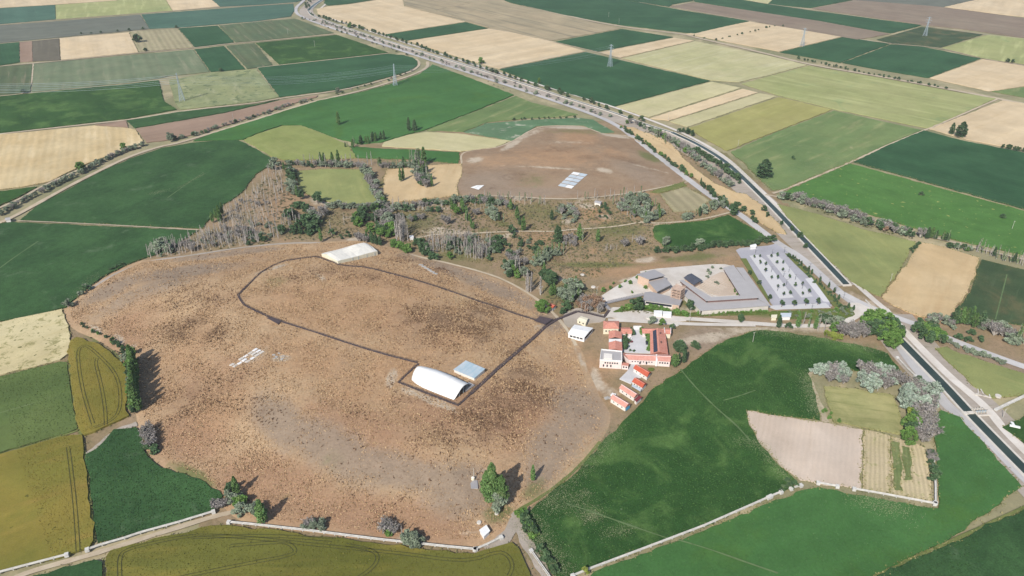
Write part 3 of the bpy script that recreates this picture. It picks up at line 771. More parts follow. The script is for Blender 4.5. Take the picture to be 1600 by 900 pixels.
 ('plough', [(1165,642),(1220,650.5),(1281,659),(1349,670.5),(1346,766),(1334,763),(1251,750),(1220,728),(1187,692),(1172,665)], .06),
 ('seedling', [(1350.5,671),(1391,681),(1392,771),(1347.5,766)], .08, None, ((1350,671),(1348,766))),
 ('greenrow', [(1392.5,689),(1406,692),(1411,767),(1398,766)], .2, None, ((1392,689),(1398,766))),
 ('greenrow', [(1409,697),(1421,700),(1425,750),(1413,751)], .2, None, ((1409,697),(1413,751))),
 ('seedling', [(1392,681.5),(1405,685),(1447,701),(1455,760),(1457,784),(1420,777),(1392.5,771.5)], .05, None, ((1405,685),(1420,777))),
 ('dryplot', [(1287,604),(1330,607),(1395,618),(1404,641),(1411,668),(1407,679),(1350,668),(1303,660),(1293,632)], .2, None, ((1290,630),(1404,645))),
]
for spec in FIELDS:
    field(*spec)

# ------------------------------------------------------------------ roads and tracks
def line(px, step=6.0, sm=2, z=0.0):
    pts = [Vector((*ray_hit(*p), z)) for p in px]
    return resample(smooth_line(pts, sm) if sm else pts, step)

def road(name, px, w, z, mat, sm=2, jag=.0, label=None):
    return strip(name, line(px, 8.0, sm), w, z, M[mat], label=label, jag=jag)

# dusty corridor along the canal, then the paved road and the bank tracks on it
strip('canal_bank', line([(512,-40),(488,6),(476,16),(484,26),(520,40),(600,66),(700,96),(800,128),(900,164),(960,182),(1020,204),(1078,232),(1130,262),(1180,305),(1240,365),(1330,445)], 10), [16]*0 or 34, -0.3, M['dust'])
strip('canal_bank', line([(1385,490),(1430,548),(1480,600),(1540,660),(1610,730),(1680,800)], 10), 42, -0.3, M['dust'])
road('road', [(500,-30),(474,2),(461,12),(464,24),(512,42),(575,62),(670,93),(740,116),(800,135.5),(912,173),(962,193),(1000,223),(1075,280),(1115,310),(1157,335),(1192,362),(1215,380),(1250,400),(1290,437),(1325,468),(1380,503),(1400,530),(1424,566),(1458,606),(1480,635),(1528,670),(1600,745),(1680,820)], 8.5, .02, 'asphalt')
road('road', [(1310,455),(1350,476),(1395,494),(1440,510),(1480,528),(1540,551),(1600,573),(1700,606)], 7.5, .026, 'asphalt')
road('dirt_track', [(1382,482),(1412,516),(1455,560),(1488,592),(1513,612),(1545,640),(1570,673),(1612,714),(1690,790)], 6.5, .03, 'gravel')
road('dirt_track', [(540,-40),(512,4),(497,16),(502,24),(545,38),(600,56),(700,88),(800,120),(880,143),(960,167),(1050,200),(1096,222),(1136,247),(1165,274),(1207,315),(1260,366),(1330,436),(1360,464),(1384,484)], 5.5, .034, 'gravel')
road('dirt_track', [(668,96),(669,104),(655,113),(615,127),(560,143),(500,156),(450,170.5),(400,186.5),(330,208),(275,224.5),(250,228.5),(200,245),(150,269),(100,294.5),(28,335),(0,348),(-70,376)], 6, .038, 'dirt', jag=.12)
road('dirt_track', [(650,92),(656,98),(653,105),(640,112.5),(610,122),(540,140.5),(437,153.5),(400,161),(283,173),(200,187.5),(140,193.5),(0,209),(-70,218)], 5, .042, 'dirt', jag=.12)
road('dirt_track', [(-70,347),(0,325),(38,307),(62,292),(125,264),(190,239),(226,226)], 4, .046, 'dirt', jag=.15)
road('dirt_track', [(-70,44.2),(0,38.8),(88,30.8),(270,17),(343,11),(400,8.7),(462,4)], 5, .05, 'dirt')
road('dirt_track', [(-70,110),(0,103.3),(95,95),(216,82.5),(303,75),(367,67),(400,65.2),(524,53)], 5, .054, 'dirt')
road('dirt_track', [(-70,74),(0,67.8),(92,60),(233,45.6),(278,43.6),(340,39.6),(400,34),(455,27)], 3, .058, 'dirt')
road('dirt_track', [(402,105.5),(437,101.5),(530,91.5),(607,83)], 3, .062, 'dirt')
road('dirt_track', [(52,99.5),(48,144.5),(10,149),(-70,156)], 2.5, .066, 'dirt')
road('dirt_track', [(802,4),(880,23.4),(970,42),(1070,53),(1085,58),(1200,84),(1260,100),(1380,120),(1500,142.5),(1560,154),(1700,182)], 10, .07, 'dirt')
road('dirt_track', [(960,-24),(975,0),(1048,10.3),(1172,32.8),(1318,57.2),(1394,68.6),(1470,74.4),(1536,91.8),(1600,101.5),(1700,122)], 4, .074, 'dirt')
road('dirt_track', [(1050,7.5),(1170,31),(1200,37),(1345,62),(1395,68)], 4, .078, 'dirt')
road('dirt_track', [(1100,-22),(1160,-1),(1200,6.3),(1267,15),(1444,40.5),(1540,54),(1600,60)], 3.5, .082, 'dirt')
road('dirt_track', [(764,44),(800,50.5),(862,64.5),(935,81.5),(970,90.5)], 3, .086, 'dirt')
road('dirt_track', [(1207,302),(1222,298),(1329,253.5),(1387,226.5),(1450,201.5),(1558,155)], 3.5, .09, 'dirt', jag=.1)
road('dirt_track', [(1196,304),(1225,309),(1270,318),(1335,333),(1400,355),(1440,366),(1500,381),(1560,396),(1640,414)], 4, .094, 'dirt', jag=.1)
road('dirt_track', [(28,345.5),(100,348.5),(200,353.5),(310,360)], 1.8, .6, 'dirt')
road('dirt_track', [(1022,352),(1035,350),(1000,347),(975,352),(940,356),(900,358),(860,362),(830,361),(790,362),(720,365),(680,366),(650,372)], 2.6, .098, 'dirt', sm=1, jag=.15)
road('dirt_track', [(1140,332),(1100,342),(1060,347),(1022,349),(1000,346)], 3, .1, 'dirt')
road('dirt_track', [(722,306.5),(790,306),(850,310.5),(905,311),(990,301.5),(1030,293.5),(1075,284)], 3, .104, 'dirt', jag=.1)
road('dirt_track', [(1000,222),(985,213),(962,210),(940,209),(912,196.8),(870,196),(838,198),(800,221),(775,231.5),(735,235),(719,241),(722,256)], 2.5, .108, 'dirt')
road('dirt_track', [(500,379.5),(450,379.5),(372,387),(300,399),(228,408),(172,431),(138,455)], 3, .112, 'dust', jag=.15)
road('dirt_track', [(640,398),(700,411),(765,428),(800,443),(835,464),(862,486),(886,514),(900,540)], 2.6, .116, 'dirt', jag=.15)
road('dirt_track', [(-50,940),(20,903),(60,889),(120,873),(175,857),(275,825),(337,806),(365,800),(395,790)], 3.4, .12, 'dirt', jag=.12)
road('dirt_track', [(134,712),(150,702),(180,674),(214,662)], 5, .124, 'dust', jag=.2)
road('dirt_track', [(1268,578),(1262,588),(1272,612),(1284,640),(1290,660)], 4.0, .128, 'dirt', jag=.25)
road('dirt_track', [(900,497),(945,493),(1000,495),(1060,497),(1120,501),(1200,507),(1245,510),(1300,508),(1330,500),(1345,488)], 5.5, .132, 'gravel')
road('dirt_track', [(950,500),(990,501.5),(1040,505),(1100,507),(1180,508)], 4.5, .136, 'gravel')
road('dirt_track', [(1364,899),(1480,849),(1598,794),(1700,746)], 2.2, .14, 'verge', jag=.15)
road('dirt_track', [(805,800),(850,774),(900,735),(938,690)], 2.0, .144, 'verge', jag=.2)
road('dirt_track', [(806,800),(812,830),(835,868),(860,910),(880,950)], 6, .148, 'dust', jag=.2)
road('dirt_track', [(760,860),(790,842),(806,815),(812,800)], 7, .15, 'dust', jag=.2)
for w, z, pth in ((.9, .9, [(147,845),(142,800),(137,752),(131,700),(124,672),(113,612),(107,562)]), (.8, .9, [(124,672),(60,692),(0,711),(-60,728)])):
    road('field_edge', pth, 1.6, .156, 'verge', jag=.3)

# white gravel yards
def yard(name, px, z, mat, sm=0):
    Q = [ray_hit(*p) for p in px]
    if sm: Q = smooth_poly(Q, sm)
    n = len(Q); a = sum(Q[i][0] * Q[(i + 1) % n][1] - Q[(i + 1) % n][0] * Q[i][1] for i in range(n))
    if a < 0: Q = Q[::-1]
    zz = [max(0, H(*q)) + z for q in Q]
    vs = [(q[0], q[1], c) for q, c in zip(Q, zz)] + [(q[0], q[1], c - .7) for q, c in zip(Q, zz)]
    fs = [tuple(range(n))] + [(i, n + i, n + (i + 1) % n, (i + 1) % n) for i in range(n)]
    return props(mk(name, vs, fs, M[mat], uvs=[(q[0], q[1]) for q in Q] * 2), None, None, None, 'structure')
yard('gravel_yard', [(946,484),(962,479),(1000,484),(1040,492),(1065,496),(1075,503),(1000,501),(952,497)], .16, 'gravel', 1)
yard('gravel_yard', [(1330,468),(1380,490),(1412,516),(1395,520),(1362,500),(1345,490),(1328,488)], .06, 'gravel', 1)
yard('gravel_yard', [(878,494),(888,486),(905,480),(925,486),(948,494),(944,503),(918,505),(900,510),(884,512)], .165, 'dust', 1)

# tyre tracks pressed through the standing wheat
def tyre(px, h, gauge=1.9, w=.42, mat='rut', sm=2):
    c = line(px, 3.0, sm)
    L, R = ribbon_sides(c, gauge)
    vs = []; fs = []
    for side in (L, R):
        a, b = ribbon_sides([Vector((*q, 0)) for q in side], [w * random.uniform(.75, 1.25) for _ in side])
        for i in range(len(a)):
            vs += [(a[i][0], a[i][1], h), (b[i][0], b[i][1], h)]
            if i: n = len(vs); fs.append((n - 4, n - 3, n - 1, n - 2))
    return props(mk('tyre_track', vs, fs, M[mat]), None, None, None, 'structure')
for px in ([(146,664),(138,640),(130,612),(124,578),(122,552),(126,544),(134,541),(144,547),(158,560),(176,578),(186,598),(189,620),(188,640),(180,655),(160,666),(146,670)],
           [(166,666),(165,640),(160,610),(154,585),(150,570),(152,562)],
           [(123,866),(121,830),(117,780),(111,730),(107,700)]):
    tyre(px, 1.1)
for px in ([(188,905),(187,870),(200,860),(240,850),(290,840),(325,838),(400,843),(480,852),(560,860),(640,868),(700,877),(740,877),(765,868),(785,864),(798,875),(801,890),(795,902)],
           [(360,855),(420,850),(450,849),(464,862),(455,870),(400,880),(340,892),(280,905)],
           [(540,853),(585,862),(592,875),(582,890),(560,905)],
           [(300,842),(420,838),(520,846)]):
    tyre(px, 1.12)
for px, w in (([(1063,578),(1085,605),(1120,640),(1150,665),(1172,690)], 1.2), ([(885,788),(930,803),(1000,828),(1045,843)], .9), ([(1060,845),(1110,860),(1160,878),(1215,897)], .9), ([(1130,627),(1155,620),(1180,611)], .8)):
    strip('field_path', line(px, 5), w, .8, M['rutpale'], jag=.4)
strip('field_path', line([(1573,430),(1555,500)], 5), .9, .72, M['rutpale'], jag=.2)
strip('field_path', line([(60,378),(20,405),(0,420)], 5), 1.0, .8, M['rutpale'], jag=.3)
strip('field_path', line([(318,270),(290,290),(262,310)], 5), .9, .8, M['rutpale'], jag=.6)

# ------------------------------------------------------------------ canal: trough sunk in its banks
def canal_run(px, w):
    c = line(px, 8.0)
    strip('canal_water', c, w, .24, M['water'])
    for s in (-1, 1):
        L, R = ribbon_sides(c, w + 1.5)
        e = [Vector((*q, 0)) for q in (L if s < 0 else R)]
        strip('canal_kerb', e, 1.5, .42, M['concrete'], thick=.8)
canal_run([(560,-60),(520,-12),(503,0),(490,8),(482,16)], 8)
canal_run([(482,17),(487,25),(530,40),(600,62.5),(700,93),(800,125),(900,158),(960,176),(1010,195),(1050,207)], 3.2)
canal_run([(1050,207),(1092,226),(1132,251),(1158,275),(1202,318),(1240,358),(1285,405),(1322,444)], 6.0)
canal_run([(1404,529),(1440,566),(1480,607),(1517,648),(1546,678),(1600,733),(1680,812)], 6.4)
# ------------------------------------------------------------------ buildings
def v2(p): return Vector((p[0], p[1]))
def centre(Q):
    return Vector((sum(q[0] for q in Q) / len(Q), sum(q[1] for q in Q) / len(Q)))
def grow(Q, d):
    """push a convex outline out by d metres"""
    c = centre(Q); out = []
    n = len(Q)
    for i in range(n):
        a, p, b = v2(Q[i - 1]), v2(Q[i]), v2(Q[(i + 1) % n])
        e1 = (p - a).normalized(); e2 = (b - p).normalized()
        n1 = Vector((e1.y, -e1.x)); n2 = Vector((e2.y, -e2.x))
        if n1.dot(p - c) < 0: n1 = -n1
        if n2.dot(p - c) < 0: n2 = -n2
        m = (n1 + n2); k = max(.3, 1 + n1.dot(n2))
        out.append(p + m * (d / k))
    return out
def eaves(px, z): return [v2(ray_hit(x, y, z)) for x, y in px]

def gable_roof(name, parent, Q, z, rise, mat, axis=0, over=.35, hip=0.0, thick=.22):
    """pitched roof over four eave corners; ridge runs along edge Q[axis]->Q[axis+1]"""
    Q = Q[axis:] + Q[:axis]
    a, b, c, d = grow(Q, over)
    r0 = (a + d) / 2; r1 = (b + c) / 2
    if hip:
        L = (r1 - r0); r0 = r0 + L * hip; r1 = r1 - L * hip
    e = (b - a).normalized(); w = (d - a).normalized()
    vs = [(*a, z), (*b, z), (*c, z), (*d, z), (*r0, z + rise), (*r1, z + rise)]
    vs += [(x, y, q - thick) for x, y, q in vs]
    fs = [(0, 1, 5, 4), (2, 3, 4, 5), (1, 2, 5), (3, 0, 4)]
    fs += [tuple(i + 6 for i in f[::-1]) for f in fs] + [(0, 6, 7, 1), (1, 7, 8, 2), (2, 8, 9, 3), (3, 9, 6, 0)]
    uv = [(v[0] * e.x + v[1] * e.y, v[0] * w.x + v[1] * w.y) for v in vs]
    o = mk(name, vs, fs, mat, parent, uvs=uv)
    if mat in (M['tiles'], M['tiles2'], M['tiles3']):
        m = MB().tube((*r0, z + rise + .03), (*r1, z + rise + .03), .2, n=6)
        if hip:
            for p, q in ((a, r0), (d, r0), (b, r1), (c, r1)): m.tube((*p, z + .05), (*q, z + rise + .03), .16, n=5)
        m.mk('ridge_cap', M['tiles3'] if mat is not M['tiles3'] else M['pinkwall'], o)
    return o

def flat_roof(name, parent, Q, z, thick, mat, over=.3, zs=None):
    R = grow(Q, over) if over else [v2(q) for q in Q]
    a = sum(R[i].x * R[(i + 1) % len(R)].y - R[(i + 1) % len(R)].x * R[i].y for i in range(len(R)))
    zz = list(zs) if zs else [z] * len(R)
    if a < 0: R = R[::-1]; zz = zz[::-1]
    n = len(R)
    vs = [(*p, q) for p, q in zip(R, zz)] + [(*p, q + thick) for p, q in zip(R, zz)]
    fs = [tuple(range(n - 1, -1, -1)), tuple(range(n, 2 * n))] + [(i, (i + 1) % n, n + (i + 1) % n, n + i) for i in range(n)]
    e = (R[1] - R[0]).normalized()
    return mk(name, vs, fs, mat, parent, uvs=[(v[0] * e.x + v[1] * e.y, -v[0] * e.y + v[1] * e.x) for v in vs])

def walls(parent, Q, z0, z1, mat, rise=0.0, axis=0, name='wall'):
    m = MB().prism(Q, z0, z1)
    if rise:
        R = Q[axis:] + Q[:axis]; a, b, c, d = R
        for p, q in ((a, d), (b, c)):
            k = (p + q) / 2; inn = ((b + c) / 2 - (a + d) / 2).normalized() * .25
            if p is b: inn = -inn
            m.add([(*p, z1), (*q, z1), (*k, z1 + rise), (*(p + inn), z1), (*(q + inn), z1), (*(k + inn), z1 + rise)],
                  [(0, 1, 2), (5, 4, 3), (0, 2, 5, 3), (1, 4, 5, 2), (0, 3, 4, 1)])
    return m.mk(name, mat, parent)

_WIN = {}
def windows(parent, A_, B_, z, n, w=1.1, h=1.3, t0=.08, t1=.92, mat=None, name='window'):
    """n windows along the wall line A_->B_: a pale frame with a dark pane, standing 6 cm proud"""
    A_, B_ = v2(A_), v2(B_); d = (B_ - A_); L = d.length; d.normalize(); nn = Vector((d.y, -d.x))
    ang = math.atan2(d.y, d.x)
    key = (round(w, 2), round(h, 2), mat or 'glass')
    if key not in _WIN:
        m = MB().box((0, 0, 0), w, .12, h)
        f = MB()
        for s in (-1, 1):
            f.box((s * (w / 2 + .06), 0, -.08), .12, .2, h + .16); f.box((0, 0, -.1 if s < 0 else h), w, .2, .1)
        _WIN[key] = (mesh_data('window', f.v, f.f, M['offwhite']), mesh_data('pane', m.v, m.f, M[mat or 'glass']))
    org = Vector((0, 0, 0)); p = parent
    while p is not None: org += Vector(p.location); p = p.parent
    for i in range(n):
        t = t0 + (t1 - t0) * ((i + .5) / n)
        q = A_ + d * (L * t) + nn * .03
        o = bpy.data.objects.new(name, _WIN[key][1]); o.parent = parent
        o.location = (q.x - org.x, q.y - org.y, z - org.z); o.rotation_euler = (0, 0, ang); COL.objects.link(o)

# ---- the courtyard house with terracotta roofs
HB = P(992, 545)
house = thing('courtyard_house', HB, 'sprawling pale pink house with terracotta roofs built round a paved courtyard', 'house')
def wing(px, ze, rise, wall='pinkwall', roof='tiles', axis=0, hip=0.0, z0=-.3):
    Q = eaves(px, ze)
    w = walls(house, Q, z0, ze - .05, M[wall], rise * .97 if (rise and not hip) else 0, axis)
    r = gable_roof('roof', house, Q, ze, rise, M[roof], axis, hip=hip)
    return Q, w, r
Q, w, r = wing([(943.5,501.8),(966.5,501.8),(966.5,513),(943,513)], 5.2, 1.9, 'cream_wall', 'tiles', hip=.3)
windows(w, Q[3], Q[2], 2.0, 4)
Q, w, r = wing([(970.5,512),(988,512),(986.8,521),(971.8,521)], 3.2, 1.2)
Q, w, r = wing([(951.8,518),(970.6,519.3),(971,528.5),(951.6,528.5)], 4.6, 1.5, axis=1)
Q, w, r = wing([(951.8,535.2),(971.2,534.8),(971.6,547.5),(951.8,546)], 4.6, 1.5, axis=1)
Q = eaves([(951.6,529.2),(971.1,529.2),(971.2,534.2),(951.7,534.2)], 4.2)
walls(house, Q, -.3, 4.3, M['white'], name='terrace')
# big flat roofed block on the near left corner
Q = eaves([(939.5,546.5),(971.6,549.5),(971.8,565),(937.2,563)], 6.4)
w = walls(house, Q, -.3, 6.4, M['pinkwall'])
flat_roof('roof', house, grow(Q, -.6), 6.45, .1, M['greyroof2'], 0)
par = MB()
G = grow(Q, .1); I = grow(Q, -.35)
for i in range(4):
    j = (i + 1) % 4
    par.prism([G[i], G[j], I[j], I[i]], 6.41, 7.2)
par.mk('parapet', M['white'], house)
windows(w, Q[3], Q[2], 3.9, 6, t0=.2, t1=.85); windows(w, Q[3], Q[2], 1.0, 3, w=1.0, h=2.0, t0=.1, t1=.6)
Q2 = eaves([(944,551),(957,552.2),(957,559.5),(943.3,558.8)], 8.0)
walls(house, Q2, 6.56, 7.6, M['offwhite'], name='stair_head')
Q = eaves([(972.2,566.8),(982,568),(981.6,571.5),(972,570.5)], 3.4)
w = walls(house, Q, -.3, 3.4, M['pinkwall'], name='porch'); flat_roof('roof', house, Q, 3.45, .15, M['tiles'], .3)
windows(w, Q[3], Q[2], 1.2, 2)
# south wing
Q, w, r = wing([(972.5,552.2),(1024.6,554.4),(1024.3,563),(983,561.4),], 4.3, 1.5, roof='tiles3')
windows(w, Q[3], Q[2], 2.0, 8, w=.9, h=.9)
windows(w, Q[3], Q[2], .4, 2, w=1.1, h=2.1, t0=.3, t1=.8)
Q, w, r = wing([(1027,554.2),(1047.6,554.7),(1047,564.4),(1028,563.2)], 4.8, 1.4, roof='tiles3')
windows(w, Q[3], Q[2], 2.2, 4)
Q = eaves([(1024.8,554.2),(1026.8,554.2),(1027.6,563.2),(1024.6,563)], 5.0)
walls(house, Q, -.3, 5.4, M['white'], name='gable_wall')
# east wing with the long solar row
Q, w, r = wing([(1016.2,517.5),(1038.4,516.2),(1043.4,553),(1016.8,552.5)], 4.2, 2.4, axis=1)
a, b, c, d = Q[1], Q[2], Q[3], Q[0]
r0 = (a + d) / 2; r1 = (b + c) / 2
pan = MB()
for k in range(12):
    t0 = .04 + k * .08; t1 = t0 + .074
    for s0, s1 in ((.32, .78),):
        pts = []
        for t, s in ((t0, s0), (t1, s0), (t1, s1), (t0, s1)):
            e0 = d + (c - d) * t; rr = r0 + (r1 - r0) * t
            q = e0 + (rr - e0) * s
            pts.append((q.x, q.y, 4.2 + 2.4 * s + .25))
        pan.add(pts + [(x, y, z - .12) for x, y, z in pts], [(0, 1, 2, 3), (7, 6, 5, 4), (0, 4, 5, 1), (1, 5, 6, 2), (2, 6, 7, 3), (3, 7, 4, 0)])
pan.mk('solar_panel', M['solar'], house)
for t in (.22, .62):
    q = (a + (b - a) * t).lerp(r0 + (r1 - r0) * t, .72)
    MB().box((q.x, q.y, 5.6), .9, .9, 1.8).mk('chimney', M['brownband'], house)
Q, w, r = wing([(1002.5,513),(1036.5,513.6),(1036,519.5),(1004.5,520.5)], 3.6, 1.3)
Q, w, r = wing([(1037.6,513.4),(1048,513.4),(1047.8,521.4),(1038.8,521)], 4.0, 1.0, 'cream_wall')
for p, q in ((Q[0], Q[3]), (Q[1], Q[2])):
    n = (q - p).normalized(); k = Vector((-n.y, n.x)) * .2
    MB().prism([p - k, q - k, q + k, p + k], 3.9, 5.2).mk('gable_wall', M['white'], house)
# entrance wall and court
Q = [v2(ray_hit(*p)) for p in [(989.3,513.6),(1001.8,513.6),(1001.8,514.4),(989.3,514.4)]]
walls(house, Q, -.2, 2.8, M['white'], name='entrance_wall')
yard('courtyard_paving', [(988,514),(1003,514),(1005,522),(1015.5,523),(1016.5,552),(980,551),(972,549),(972,523),(986,522)], .18, 'paving')

# ---- the four huts below it
def hut(px, ze, rise, label, roof, wall='offwhite', front=None):
    Q = eaves(px, ze)
    b = thing('hut', (*centre(Q), 0), label, 'hut', 'red roofed huts below the courtyard house')
    w = walls(b, Q, -.3, ze - .05, M[wall], rise * .97, 0)
    gable_roof('roof', b, Q, ze, rise, M[roof], 0, over=.35)
    windows(w, Q[3], Q[2], 1.2, 3, w=.8, h=.9)
    e = (Q[2] - Q[1]); mid = (Q[1] + Q[2]) / 2; ang = math.atan2(e.y, e.x)
    return b, Q, w
b, Q, w = hut([(996,570.5),(1016.5,581.5),(1011,588.3),(990.3,575.3)], 3.2, 1.7, 'long hut with a bright orange roof nearest the courtyard house', 'tiles2')
b, Q, w = hut([(995.5,590.5),(1009.5,599),(1003.5,605.2),(988.2,596)], 3.0, 1.6, 'short hut with a bright orange roof beside a pale blue awning', 'tiles2')
A1 = eaves([(988.3,600.5),(1002,607.5),(1000.3,611.5),(987.2,603.5)], 2.2)
flat_roof('awning', b, A1, 2.2, .12, M['bluepale'], .1)
for q in A1: MB().tube((q.x, q.y, -.2), (q.x, q.y, 2.2), .08).mk('post', M['steel'], b)
b, Q, w = hut([(974.5,602),(997.3,616),(990.4,620.8),(968.3,606.2)], 3.2, 1.7, 'long pale roofed hut with a dark red lean-to on its end', 'tiles3')
A1 = eaves([(998.2,618.2),(1003.2,620.6),(994.6,628.2),(990.8,624.6)], 2.6)
walls(b, grow(A1, -.3), -.3, 2.6, M['offwhite'], name='lean_to'); flat_roof('lean_to_roof', b, A1, 2.65, .18, M['darkred'], .1)
b, Q, w = hut([(960.5,617),(984.6,631),(977,636.4),(954.4,622.4)], 3.2, 1.7, 'lowest hut, with a bright blue sheet across its gable end', 'tiles3')
e = (Q[2] - Q[1]).normalized(); n = Vector((e.y, -e.x));
if n.dot(Q[1] - Q[0]) < 0: n = -n
p0 = Q[1] + n * .5 + e * .8; p1 = Q[2] + n * .5 - e * .3
sh = [(*p0, .1), (*p1, .1), (*p1, 2.4), (*((p0 + p1) / 2), 2.9), (*p0, 2.3)]
mk('blue_sheet', sh + [(x - n.x * .1, y - n.y * .1, z) for x, y, z in sh], [(0, 1, 2, 3, 4), (9, 8, 7, 6, 5)] + [(i, 5 + i, 5 + (i + 1) % 5, (i + 1) % 5) for i in range(5)], M['blue'], b)
yard('hut_terrace', [(988,566),(1000,572),(990,577),(1002,590),(994,590),(986,600),(968,592),(980,580)], .17, 'paving')
for (x, y, s, h, rz, mt, lab) in ((948,623,3.2,1.0,.4,'concrete_grey','grey heap of sheets behind the lowest hut'),(957,618,2.6,1.3,.9,'white','white tank standing behind the lowest hut')):
    o = MB().box(P(x, y), s, s * .7, h, rz).box(P(x, y) + Vector((s * .7, .4, 0)), s * .6, s * .5, h * .7, rz + .5).mk('junk_heap', M[mt], base=P(x, y)); props(o, lab, 'heap')

# ---- white sheds beside the gate
def simple_shed(px, ze, zr, label, wall, roof, name='shed', cat='shed', opening_shade=None):
    Q = eaves(px, ze)
    b = thing(name, (*centre(Q), H(*centre(Q))), label, cat)
    g = H(*centre(Q))
    w = walls(b, Q, g - .5, ze - .05, M[wall])
    if zr: gable_roof('roof', b, Q, ze, zr, M[roof], 0, over=.3)
    else: flat_roof('roof', b, Q, ze, .2, M[roof], .4)
    return b, Q, w
b, Q, w = simple_shed([(898,507.4),(926,512.5),(913,527),(888,521)], 4.0, .8, 'large white steel pavilion with an open dark side beside the gate', 'white', 'white', 'pavilion', 'pavilion')
e0, e1 = Q[1], Q[2]; d = (e1 - e0); n = Vector((d.y, -d.x)).normalized();
if n.dot(e0 - Q[0]) < 0: n = -n
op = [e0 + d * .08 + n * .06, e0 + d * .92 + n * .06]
MB().prism([op[0], op[1], op[1] - n * .04, op[0] - n * .04], 1.3, 3.7).mk('opening_shade', M['dark'], b)  # dark slab on the solid wall paints the shade of the open side
windows(w, Q[3], Q[2], 1.4, 4, w=2.2, h=1.4)
b, Q, w = simple_shed([(908,494.2),(918.6,497.4),(915,504.4),(902.2,499.6)], 3.2, .5, 'small cream hut above the white pavilion', 'cream_wall', 'cream_wall', 'hut', 'hut')
windows(w, Q[3], Q[2], 1.0, 2)
b, Q, w = simple_shed([(852.5,470.5),(868.5,477),(863.5,481),(855,476.5)], 3.0, 1.0, 'small kiosk with an orange tiled roof half hidden by a round bush', 'offwhite', 'tiles2', 'kiosk', 'kiosk')
b, Q, w = simple_shed([(735.5,751.5),(744.8,751.5),(746,763),(737,763)], 3.4, 0, 'little pump house with a grey flat roof on the mound edge', 'cream_wall', 'greyroof', 'pump_house', 'shed')
windows(w, Q[3], Q[2], .9, 2, w=.8, h=1.5)
b, Q, w = simple_shed([(750,828.5),(759.5,821.5),(764.5,829.5),(756,837.5)], 3.0, 0, 'white box shed at the corner of the white water channel', 'white', 'white', 'shed', 'shed')
b, Q, w = simple_shed([(1220.4,489.6),(1235.6,489.6),(1235,495),(1220.6,495)], 2.7, 0, 'pale blue cabin on the lawn below the car park', 'white', 'bluepale', 'cabin', 'cabin')
b, Q, w = simple_shed([(1206,492.4),(1213.6,492.2),(1213,496.4),(1205.6,496.6)], 2.2, 0, 'low yellow shed beside the pale blue cabin', 'cream_wall', 'cream_wall', 'shed', 'shed')
for px, lab in (([(1022,485),(1035,485.4),(1034.6,490.5),(1021.6,490)], 'left white container on the gravel yard'), ([(1036,486.2),(1049.2,487),(1049,492),(1035.8,491.2)], 'right white container on the gravel yard')):
    Q = eaves(px, 2.8); b = thing('container', (*centre(Q), 0), lab, 'container', 'white containers on the gravel yard')
    walls(b, Q, -.2, 2.75, M['white'], name='body'); flat_roof('roof', b, Q, 2.76, .12, M['white'], .08)
    e = (Q[2] - Q[1]).normalized(); MB().prism([Q[1] + e * .2 + Vector((.05, 0)), Q[2] - e * .2 + Vector((.05, 0)), Q[2] - e * .2 + Vector((.12, 0)), Q[1] + e * .2 + Vector((.12, 0))], .1, 2.5).mk('door', M['offwhite'], b)
b, Q, w = simple_shed([(1172,383),(1180,381),(1182,384.6),(1173,386)], 3.0, .8, 'small white tent at the head of the car park', 'white', 'white', 'tent', 'tent')
b, Q, w = simple_shed([(931,313),(940,315),(938,318),(929,316)], 2.6, .6, 'small farm hut with a pale roof among the river trees', 'offwhite', 'greyroof2', 'hut', 'hut')
b, Q, w = simple_shed([(640,368.5),(645,368),(646,371),(641,371.5)], 2.4, 0, 'tiny white shed below the tall bare poplars', 'white', 'white', 'shed', 'shed')
b, Q, w = simple_shed([(8,340.5),(15,339.5),(16,343),(9,344)], 3, .6, 'tiny white pump hut beside the left road', 'offwhite', 'greyroof2', 'hut', 'hut')

# ---- visitor centre
VB = P(1085, 460)
vc = thing('visitor_centre', VB, 'grey roofed visitor centre wrapped round a white courtyard beside the car park', 'visitor centre')
# two stepped hall roofs with clerestory
Q = eaves([(996,429.2),(1022.5,422.2),(1038.2,430.6),(1014,436.4)], 8.6)
walls(vc, grow(Q, -.4), -.3, 8.5, M['peach'], name='hall_wall'); flat_roof('roof', vc, Q, 8.6, .4, M['greyroof'], .5)
e0, e1 = grow(Q, -.35)[3], grow(Q, -.35)[2]
windows(vc, e0, e1, 6.6, 8, w=1.7, h=1.4, t0=.02, t1=.98, name='clerestory_window')
Q = eaves([(1014,441.2),(1038.6,434.6),(1048,445.2),(1027,455.6)], 5.6)
walls(vc, grow(Q, -.4), -.3, 5.5, M['peach'], name='hall_wall'); flat_roof('roof', vc, Q, 5.6, .5, M['greyroof'], .5)
G = grow(Q, -.36)
MB().prism([G[3], G[2], G[2] + Vector((0, .3)), G[3] + Vector((0, .3))], 2.2, 5.0).mk('glazing', M['glass'], vc)
Q = eaves([(1007.5,457.5),(1016,456.2),(1065.5,468.4),(1061.5,477),(1005.2,469.2)], 4.2)
w = walls(vc, grow(Q, -.5), -.3, 4.1, M['offwhite'], name='wing_wall'); flat_roof('roof', vc, Q, 4.2, .35, M['greyroof'], .3)
G = grow(Q, -.5); windows(w, G[4], G[3], 1.2, 14, w=1.6, h=1.9, t0=.06, t1=.8)
pe = G[4].lerp(G[3], .82); MB().prism([pe, G[3], G[3] + Vector((.06, -.35)), pe + Vector((.06, -.35))], -.2, 4.05).mk('end_wall', M['peach'], vc)
